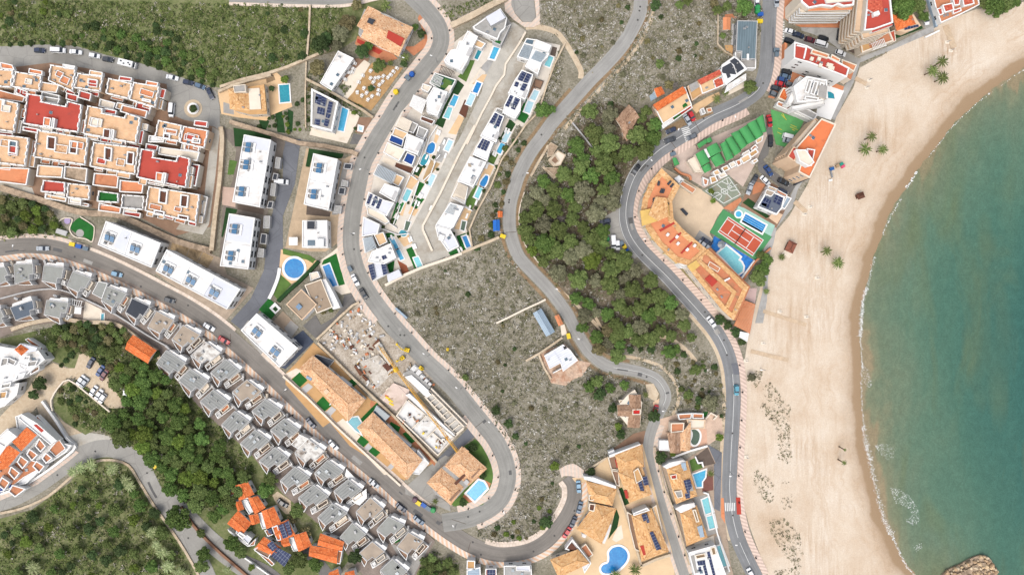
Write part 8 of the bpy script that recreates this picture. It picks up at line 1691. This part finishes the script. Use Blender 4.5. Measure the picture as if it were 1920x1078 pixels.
def grove(s,kinds,rmin,rmax,n,group,gap=.78,tries=9000,hs=(1.0,1.25),avoid=True):
 q=pts(s);xs=[p[0]for p in q];ys=[p[1]for p in q];got=[]
 bb=[(min(p[0]for p in e),max(p[0]for p in e),min(p[1]for p in e),max(p[1]for p in e),e)for e in SOLID]
 for _ in range(tries):
  if len(got)>=n:break
  x,y=rng2.uniform(min(xs),max(xs)),rng2.uniform(min(ys),max(ys));r=rng2.uniform(rmin,rmax)
  X,Y=np.array([x]),np.array([y])
  if not in_poly(X,Y,q)[0]or any((x-a)**2+(y-c)**2<(gap*(r+d))**2 for a,c,d in got):continue
  if avoid and any(e[0]<x<e[1]and e[2]<y<e[3]and in_poly(X,Y,e[4])[0]for e in bb):continue
  got.append((x,y,r));tree(x,y,r,rng2.choice(kinds),max(2.4,r*S*rng2.uniform(*hs)),group)
GV='trees of the wood between the two roads'
grove("1092,212 1110,200 1150,200 1158,230 1130,262 1100,250",['pine','pine','grey'],15,21,16,GV)
grove("1195,250 1240,225 1245,262 1215,298 1180,308 1150,300 1120,300 1085,310 1078,270 1130,262 1170,275",['pine','deep','pine'],14,21,26,GV)
grove("1195,205 1220,205 1225,240 1200,225",['deep','pine'],10,14,4,GV)
grove("990,355 1030,335 1080,310 1150,305 1170,345 1150,390 1130,415 1135,455 1110,470 1050,470 1000,455 978,430 985,390",['pine','grey','grey','pine','deep','pine'],13,21,75,GV,.74)
grove("978,440 1040,470 1120,465 1190,492 1240,535 1285,595 1292,620 1270,630 1200,640 1160,640 1130,600 1160,560 1100,540 1050,520 1010,490",['pine','deep','grey','pine','bright','pine'],12,20,75,GV,.74)
grove("1075,555 1130,575 1165,625 1160,670 1130,672 1095,620",['pine','deep','grey','olive'],11,15,13,GV)
for x,y,r,k in((1150,525,9,'bare'),(1165,555,10,'bare'),(1052,412,10,'bare'),(1040,400,12,'grey'),(1085,380,10,'bare'),(1255,660,15,'deep'),(1268,655,9,'deep'),(1298,633,10,'pine'),(1307,693,10,'pine'),(1222,655,9,'dark'),(1183,657,8,'dark'),(1200,632,8,'dark'),(1292,740,10,'pine'),(1335,755,17,'grey'),(1312,752,9,'dark'),(1120,715,13,'pine'),(1105,725,12,'deep'),(1145,728,11,'deep'),(1172,722,10,'deep'),(1125,740,12,'dark'),(1150,765,10,'dark'),(1228,780,13,'dark'),(1160,800,8,'bright'),(1165,815,10,'dark'),(1432,505,14,'deep'),(1425,520,16,'pine'),(1440,487,12,'deep'),(1428,478,9,'pine'),(1352,600,11,'dark'),(1366,610,9,'dark'),(1380,623,10,'dark'),(1392,640,8,'dark'),(1410,708,9,'grey'),(1408,162,13,'pine'),(1398,10,16,'deep'),(1385,22,10,'grey'),(1347,18,11,'pine'),(1275,8,9,'pine'),(1290,0,10,'pine'),(1230,8,11,'dark'),(1365,10,10,'pine'),(1340,5,9,'olive'),(1357,66,6,'pine'),(1238,118,10,'pine'),(1256,158,10,'olive'),(1265,160,8,'bare'),(1018,205,15,'deep'),(970,192,7,'bright'),(1033,205,10,'deep'),(1700,12,22,'deep'),(1680,20,14,'pine'),(1725,8,16,'pine'),(1735,30,10,'deep'),(1870,10,20,'deep'),(1850,2,15,'pine'),(1890,5,16,'pine'),(1905,0,14,'deep'),(1695,-6,18,'deep'),(1338,375,6,'bright'),(1335,358,6,'bright'),(710,121,14,'pine'),(678,95,14,'dark'),(598,82,18,'dark'),(612,70,12,'dark'),(636,60,17,'grey'),(650,40,16,'olive'),(630,85,12,'grey'),(592,125,16,'olive'),(668,8,11,'olive'),(745,75,8,'dark'),(790,62,9,'dark'),(778,50,7,'deep'),(757,118,8,'dark'),(690,85,10,'deep'),(533,148,8,'bright'),(508,165,6,'dark'),(618,165,6,'bright'),(695,165,7,'dark'),(72,720,14,'dark'),(60,740,10,'dark'),(700,715,0,'pine'),(361,203,7,'dark'),(930,770,9,'dark'),(953,795,9,'dark'),(967,818,7,'dark'),(872,708,7,'pine'),(1040,875,9,'bright'),(1025,980,13,'dark'),(1108,885,9,'dark'),(1240,858,13,'dark'),(1262,852,6,'bright'),(1350,820,8,'bright'),(885,840,9,'dark'),(905,892,8,'dark'),(868,943,8,'dark'),(606,583,7,'olive'),(620,580,6,'pine'),(635,590,0,'pine')):
 if r:tree(x,y,r,k,group='trees among the houses and verges')
LG='trees of the dark pine wood below the grey houses'
grove("215,690 255,680 300,690 310,730 345,770 375,800 410,840 440,880 470,905 470,930 430,945 380,955 345,990 305,960 290,920 260,870 235,850 200,830 190,790 225,770 235,740 205,720",['pine','deep','deep','pine','bright','deep'],11,18,105,LG,.72,hs=(1.3,1.9))
for x,y,r,k in((330,975,24,'deep'),(380,1040,14,'deep'),(375,1062,14,'pine'),(432,1020,16,'deep'),(448,1035,13,'pine'),(495,920,16,'deep'),(505,900,14,'pine'),(555,960,15,'pine'),(545,975,10,'olive'),(560,1050,16,'pine'),(590,1060,15,'deep'),(540,1065,14,'pine'),(572,1000,12,'olive'),(470,1065,7,'bright'),(465,990,8,'dark'),(665,1045,14,'dark'),(695,1035,9,'dark'),(400,970,13,'deep'),(415,955,12,'deep'),(290,665,8,'dark'),(480,955,8,'deep'),(375,1000,9,'pine')):tree(x,y,r,k,group='trees among the lower roads')
grove("100,610 165,605 235,618 240,660 200,665 150,640 95,650",['dark','pine','olive'],7,12,26,'bushy trees on the slope',.8)
grove("-5,990 60,960 110,940 150,910 200,890 240,905 280,950 310,990 330,1060 280,1080 100,1080 -5,1078",['dark','pine','deep','pine','bright'],7,14,46,'bushy trees on the lower left hillside',1.05,hs=(.6,.9))
grove("0,368 75,385 105,410 100,430 60,440 0,440",['dark','pine','bright','olive'],7,12,18,'bushy trees below the apartment blocks',.9,hs=(.6,.9))
grove("780,1040 855,1058 850,1085 780,1085",['pine','deep','olive'],8,13,9,'bushy trees below the grey houses',.85)
def shrubs(s,n,rmin,rmax,kinds,gap=1.0):
 q=pts(s);xs=[p[0]for p in q];ys=[p[1]for p in q];got=[];bb=SOLID
 for _ in range(n*30):
  if len(got)>=n:break
  x,y=rng2.uniform(min(xs),max(xs)),rng2.uniform(min(ys),max(ys));r=rng2.uniform(rmin,rmax);X,Y=np.array([x]),np.array([y])
  if not in_poly(X,Y,q)[0]or any((x-a)**2+(y-c)**2<(gap*(r+d))**2 for a,c,d in got):continue
  if any(in_poly(X,Y,e)[0]for e in bb if abs(e[0][0]-x)<300 and abs(e[0][1]-y)<300):continue
  got.append((x,y,r));shrub(x,y,r,rng2.choice(kinds))
HS="0,0 420,8 640,15 660,40 620,90 575,108 500,136 415,160 380,152 330,138 260,112 200,98 150,88 80,80 0,82"
shrubs("140,45 330,62 420,152 330,135 200,95",42,5,11,['dark','dark','pine','deep'],.7);shrubs("505,50 572,55 572,108 510,115",9,5,10,['dark','pine'],.7);shrubs("0,0 150,0 130,35 0,45",12,4,9,['dark','pine','bright'],.8);shrubs(HS,26,3,7,['dark','pine','deep','olive'],1.0)
for i in range(20):
 x=18+i*20;y=85-3*math.sin(i*.5)if x<170 else 85+(x-170)*.33;shrub(x,y-1,4.5+(i%3),'dark')
shrubs("1010,10 1090,10 1180,10 1170,60 1120,110 1095,130 1060,70 1020,45",14,3,6,['olive','grey','dark']);shrubs("1225,20 1340,25 1345,100 1300,140 1230,160 1140,200 1120,190 1190,100",20,3,7,['olive','grey','dark'])
shrubs("730,540 860,480 950,465 1020,570 1000,640 1010,700 1120,790 1080,860 1010,880 960,800 850,660 760,590",30,3,6,['olive','grey','dark','grey']);shrubs("1195,650 1290,665 1350,690 1360,790 1290,770 1265,750 1260,720 1200,680",26,3,7,['olive','dark','pine'])
shrubs("890,990 960,970 1000,930 1040,900 1055,930 1040,985 980,1015 910,1015",14,3,6,['olive','dark','bright']);shrubs("110,700 160,740 190,780 150,810 110,770",14,4,8,['dark','olive','pine']);shrubs("130,640 205,665 235,690 200,700 150,655 110,690",16,4,8,['dark','olive','pine'])
shrubs("595,170 680,180 690,240 640,250 600,235",8,3,6,['dark','bright']);shrubs("480,210 550,205 565,250 480,245",14,3,5,['bright','dark']);shrubs("545,170 570,140 640,160 610,190 580,250",10,3,6,['dark','olive']);shrubs("935,300 960,250 985,270 950,350 935,430 890,470 930,380",20,4,8,['dark','olive','pine'])
# ---------------------------------------------------------------- countless low scrub, one object per slope
def tufts(name,s,dens,cols,wts,size,seed,kind='stuff',per=8,clump=.0):
 q=pts(s);g=np.random.default_rng(seed);xs=np.array([p[0]for p in q]);ys=np.array([p[1]for p in q])
 n=int((xs.max()-xs.min())*(ys.max()-ys.min())*S*S*dens);X=g.uniform(xs.min(),xs.max(),n);Y=g.uniform(ys.min(),ys.max(),n)
 k=in_poly(X,Y,q)
 if clump:
  f=np.sin(X*.045+1.3)*np.cos(Y*.052+.4)+.6*np.sin(X*.12+Y*.09)+.4*np.cos(X*.21-Y*.17);k&=(f*clump+g.random(n)*2>.6)
 X,Y=X[k],Y[k]
 for e in SOLID:
  ex=[p[0]for p in e];ey=[p[1]for p in e];m=(X>min(ex))&(X<max(ex))&(Y>min(ey))&(Y<max(ey))
  if m.any():
   i=np.where(m)[0];b=in_poly(X[i],Y[i],e)
   if b.any():d=np.zeros(len(X),bool);d[i[b]]=True;X,Y=X[~d],Y[~d]
 n=len(X)
 if not n:return
 wx,wy=(X-960)*S,(539-Y)*S;sz=size[0]+(size[1]-size[0])*g.random(n)**2
 ci=g.choice(len(cols),n,p=np.array(wts)/sum(wts));ca=np.array([C(*c)for c in cols]);col=np.repeat(ca[ci],per,0)*(.84+.32*g.random((n*per,1)))
 N=n*per;c=np.stack([np.repeat(wx,per),np.repeat(wy,per),np.zeros(N)],1);sr=np.repeat(sz,per)[:,None]
 off=g.normal(size=(N,3))*np.array([.45,.45,.2]);off[:,2]=np.abs(off[:,2])+.25;c+=off*sr
 nn=g.normal(size=(N,3))*.6+np.array([0,0,1]);nn/=np.linalg.norm(nn,axis=1,keepdims=True)
 u=np.cross(nn,g.normal(size=(N,3)));u/=np.linalg.norm(u,axis=1,keepdims=True);w=np.cross(nn,u)
 l=sr*(.2+.26*g.random((N,1)));v=np.stack([c+u*l,c+w*l*.7,c-u*l,c-w*l*.7],1).reshape(-1,3)
 v[:,2]=np.maximum(v[:,2],.03)
 me=bpy.data.meshes.new(name);me.vertices.add(4*N);me.vertices.foreach_set('co',v.ravel().astype(np.float32));me.loops.add(4*N);me.loops.foreach_set('vertex_index',np.arange(4*N));me.polygons.add(N);me.polygons.foreach_set('loop_start',np.arange(N)*4);me.polygons.foreach_set('loop_total',np.full(N,4));me.update()
 at=me.attributes.new('tint','FLOAT_COLOR','FACE');at.data.foreach_set('color',np.concatenate([col,np.ones((N,1))],1).ravel().astype(np.float32));me.materials.append(M_TINT)
 o=bpy.data.objects.new(name,me);COL.objects.link(o);o['kind']=kind
DRY=[(202,197,186),(174,167,152),(138,135,108),(122,121,92),(154,147,124),(102,101,78),(216,211,202)];DW=[.12,.18,.24,.19,.16,.07,.04]
GRN=[(86,101,56),(104,118,66),(120,132,76),(142,140,104),(72,87,50),(182,176,160),(122,132,70)];GW=[.24,.24,.18,.14,.1,.05,.05]
FLD="722,548 760,525 870,480 938,455 962,490 1010,560 1035,600 1060,650 1110,690 1180,705 1220,720 1215,790 1180,810 1140,850 1105,890 1080,880 1050,885 1040,900 1050,930 1035,985 985,1015 910,1015 890,995 960,965 975,900 965,850 930,790 880,730 800,640 745,580"
tufts('dry_scrub',FLD,2.6,DRY,[.1,.18,.25,.22,.16,.06,.03],(.3,1.0),1,clump=.3)
tufts('dry_scrub',"1005,-10 1190,-10 1180,50 1140,100 1092,150 1060,80 1010,50",2.6,DRY,DW,(.35,.95),2);tufts('dry_scrub',"1212,-10 1425,-10 1430,60 1350,130 1240,170 1190,200 1150,195 1100,235 1060,225 1120,170 1185,90",2.6,DRY,[.14,.2,.2,.18,.17,.07,.04],(.35,.95),3)
tufts('dry_scrub',"1195,640 1300,640 1345,680 1362,760 1360,820 1240,790 1262,740 1240,705 1190,690",1.7,DRY,DW,(.3,1.0),4);tufts('dry_scrub',"1040,240 1090,230 1100,300 1030,345 1000,340",2,DRY,DW,(.3,1.0),5)
tufts('dry_scrub',"900,260 1050,180 1060,100 1020,80 1010,200 980,250 960,330 945,440 860,470 890,420 930,330",2.2,DRY,DW,(.3,1.0),6);tufts('dry_scrub',"820,15 950,-10 930,8 850,42",2,GRN,GW,(.3,.9),7)
tufts('green_scrub',HS+" -10,84 -10,-10",3.2,GRN,GW,(.35,1.05),8,clump=.3)
tufts('green_scrub',"-10,985 60,957 130,905 170,870 240,875 290,930 330,1000 360,1078 -10,1085",2.2,GRN,[.22,.24,.2,.12,.08,.06,.08],(.35,1.1),9,clump=.3)
tufts('green_scrub',"60,620 170,598 245,615 330,690 420,800 480,880 460,950 340,960 240,830 150,800 110,730 130,690 200,690",1.8,GRN,GW,(.4,1.2),10);tufts('green_scrub',"-10,362 80,380 112,412 130,440 60,448 -10,455",2,GRN,GW,(.4,1.1),11)
tufts('grove_undergrowth',"985,345 1070,250 1090,205 1240,240 1170,345 1135,470 1240,540 1290,640 1130,665 1040,535 985,455",1.3,DRY+GRN[:2],DW+[.1,.1],(.3,.9),12)
tufts('roadside_scrub',"580,130 680,170 690,250 640,255 570,245",1.6,GRN,GW,(.3,.9),13);tufts('roadside_scrub',"420,880 700,1030 790,1085 860,1085 860,1050 790,1020 700,1060 560,960",1.2,GRN,GW,(.3,.9),14);tufts('roadside_scrub',"860,830 920,860 920,930 870,950 840,940",.8,GRN,GW,(.2,.5),15)
DUN=[(100,106,72),(122,124,88),(150,142,112),(84,84,62),(170,156,128)]
SB=SOLID[:];SOLID[:]=[e for e in SOLID if e is not BEACHQ]
for i,(s,d)in enumerate((("1430,725 1445,715 1460,740 1482,760 1480,810 1485,860 1478,870 1460,860 1455,800 1425,770",.75),("1412,875 1425,880 1450,905 1450,945 1430,940 1415,915",.6),("1440,975 1470,970 1500,1000 1505,1040 1495,1070 1465,1030 1445,1000",.9),("1410,695 1430,695 1428,720 1415,728",1.2),("1463,890 1480,905 1478,915 1465,905",.6),("1450,1070 1500,1060 1500,1085 1450,1085",.8),("1464,935 1485,925 1485,955 1470,955",.6),("1600,110 1675,95 1640,110 1620,120",.9),("1505,345 1520,340 1515,360",1))):tufts('dune_plants',s,d*3.0,DUN,[.3,.25,.2,.12,.13],(.16,.62),30+i)
SOLID[:]=SB
# ---------------------------------------------------------------- finish labels: say which one by what stands next to it
LM=[("the tennis court",1388,438),("the roundabout planter",362,204),("the round blue pool",551,502),("the kidney shaped pool",1152,1052),("the big yellow excavator",762,656),("the grey metal warehouse",1020,604),("the green vaults",1370,272),("the grey ball court",1354,358),("the rock groyne",1832,1060),("the lone orange cottage",264,655),("the ruined stone house",1046,302),("the lone brown villa",1180,765),("the dark bean pool",1303,820),("the bar terrace",700,175),("the white field house",1052,673),("the dirt car park",176,712),("the slate grey roof",1398,85),("the long houses' pool",662,792),("the turning circle",980,15),("the hairpin villa pool",893,920),("the turf blob garden",152,426),("the lifeguard hut",1614,367),("the wooden kiosk",1483,463),("the brown tiled cottage",1178,225),("the charcoal roofed house",258,580),("the long curved block",1240,420),("the red paving strip",1385,948),("the beach hip roof",1700,42),("the cul de sac end",1066,893),("the lowest shade sail",672,935),("the big grey terrace house",454,1010),("the camper motorhome",243,122),("the lower bend",205,848),("the tiled long villa",720,60),("the blue roofed hut",931,422),("the cyan villa pool",533,176),("the striped pergola",1400,590),("the top wall end",580,20),("the green car park",1475,235),("the white terraced hotel",1520,180),("the pink patio",1408,552),("the sand dune plants",1458,790),("the upper middle road",1130,130),("the coast road verge",1310,700)]
ORD=['','second ','third ','fourth ','fifth ','sixth ','seventh ','eighth ','ninth ','tenth ','eleventh ','twelfth ','thirteenth ','fourteenth ','fifteenth ','sixteenth ','seventeenth ','eighteenth ','nineteenth ','twentieth ']+[f'{t}-{u} ' for t in('twenty','thirty','forty','fifty')for u in('first','second','third','fourth','fifth','sixth','seventh','eighth','ninth')]
DIRS=['seaward of','below seaward of','below','below inland of','inland of','above inland of','above','above seaward of']
bkt={}
for o,desc,noun,(x,y)in TODO:
 nm,lx,ly=min(LM,key=lambda l:math.dist((x,y),l[1:]));d=math.dist((x,y),(lx,ly))
 a=math.degrees(math.atan2(y-ly,x-lx))%360;dr=DIRS[int((a+22.5)//45)%8];bkt.setdefault((desc,nm,dr),[]).append((d,o,noun))
for(desc,nm,dr),L in bkt.items():
 L.sort(key=lambda e:e[0])
 for i,(d,o,noun)in enumerate(L):
  if len(L)==1:o['label']=f'{desc} {dr} {nm}'
  else:o['label']=f'{desc}, {ORD[i].strip() or "first"} {dr} {nm}'
for o in list(bpy.data.objects):
 if 'o' in o:del o['o']
for o in bpy.data.objects:
 if o.parent is None and 'label' in o:
  w=len(o['label'].split())
  if w>16:print('LONG',w,o['label'])
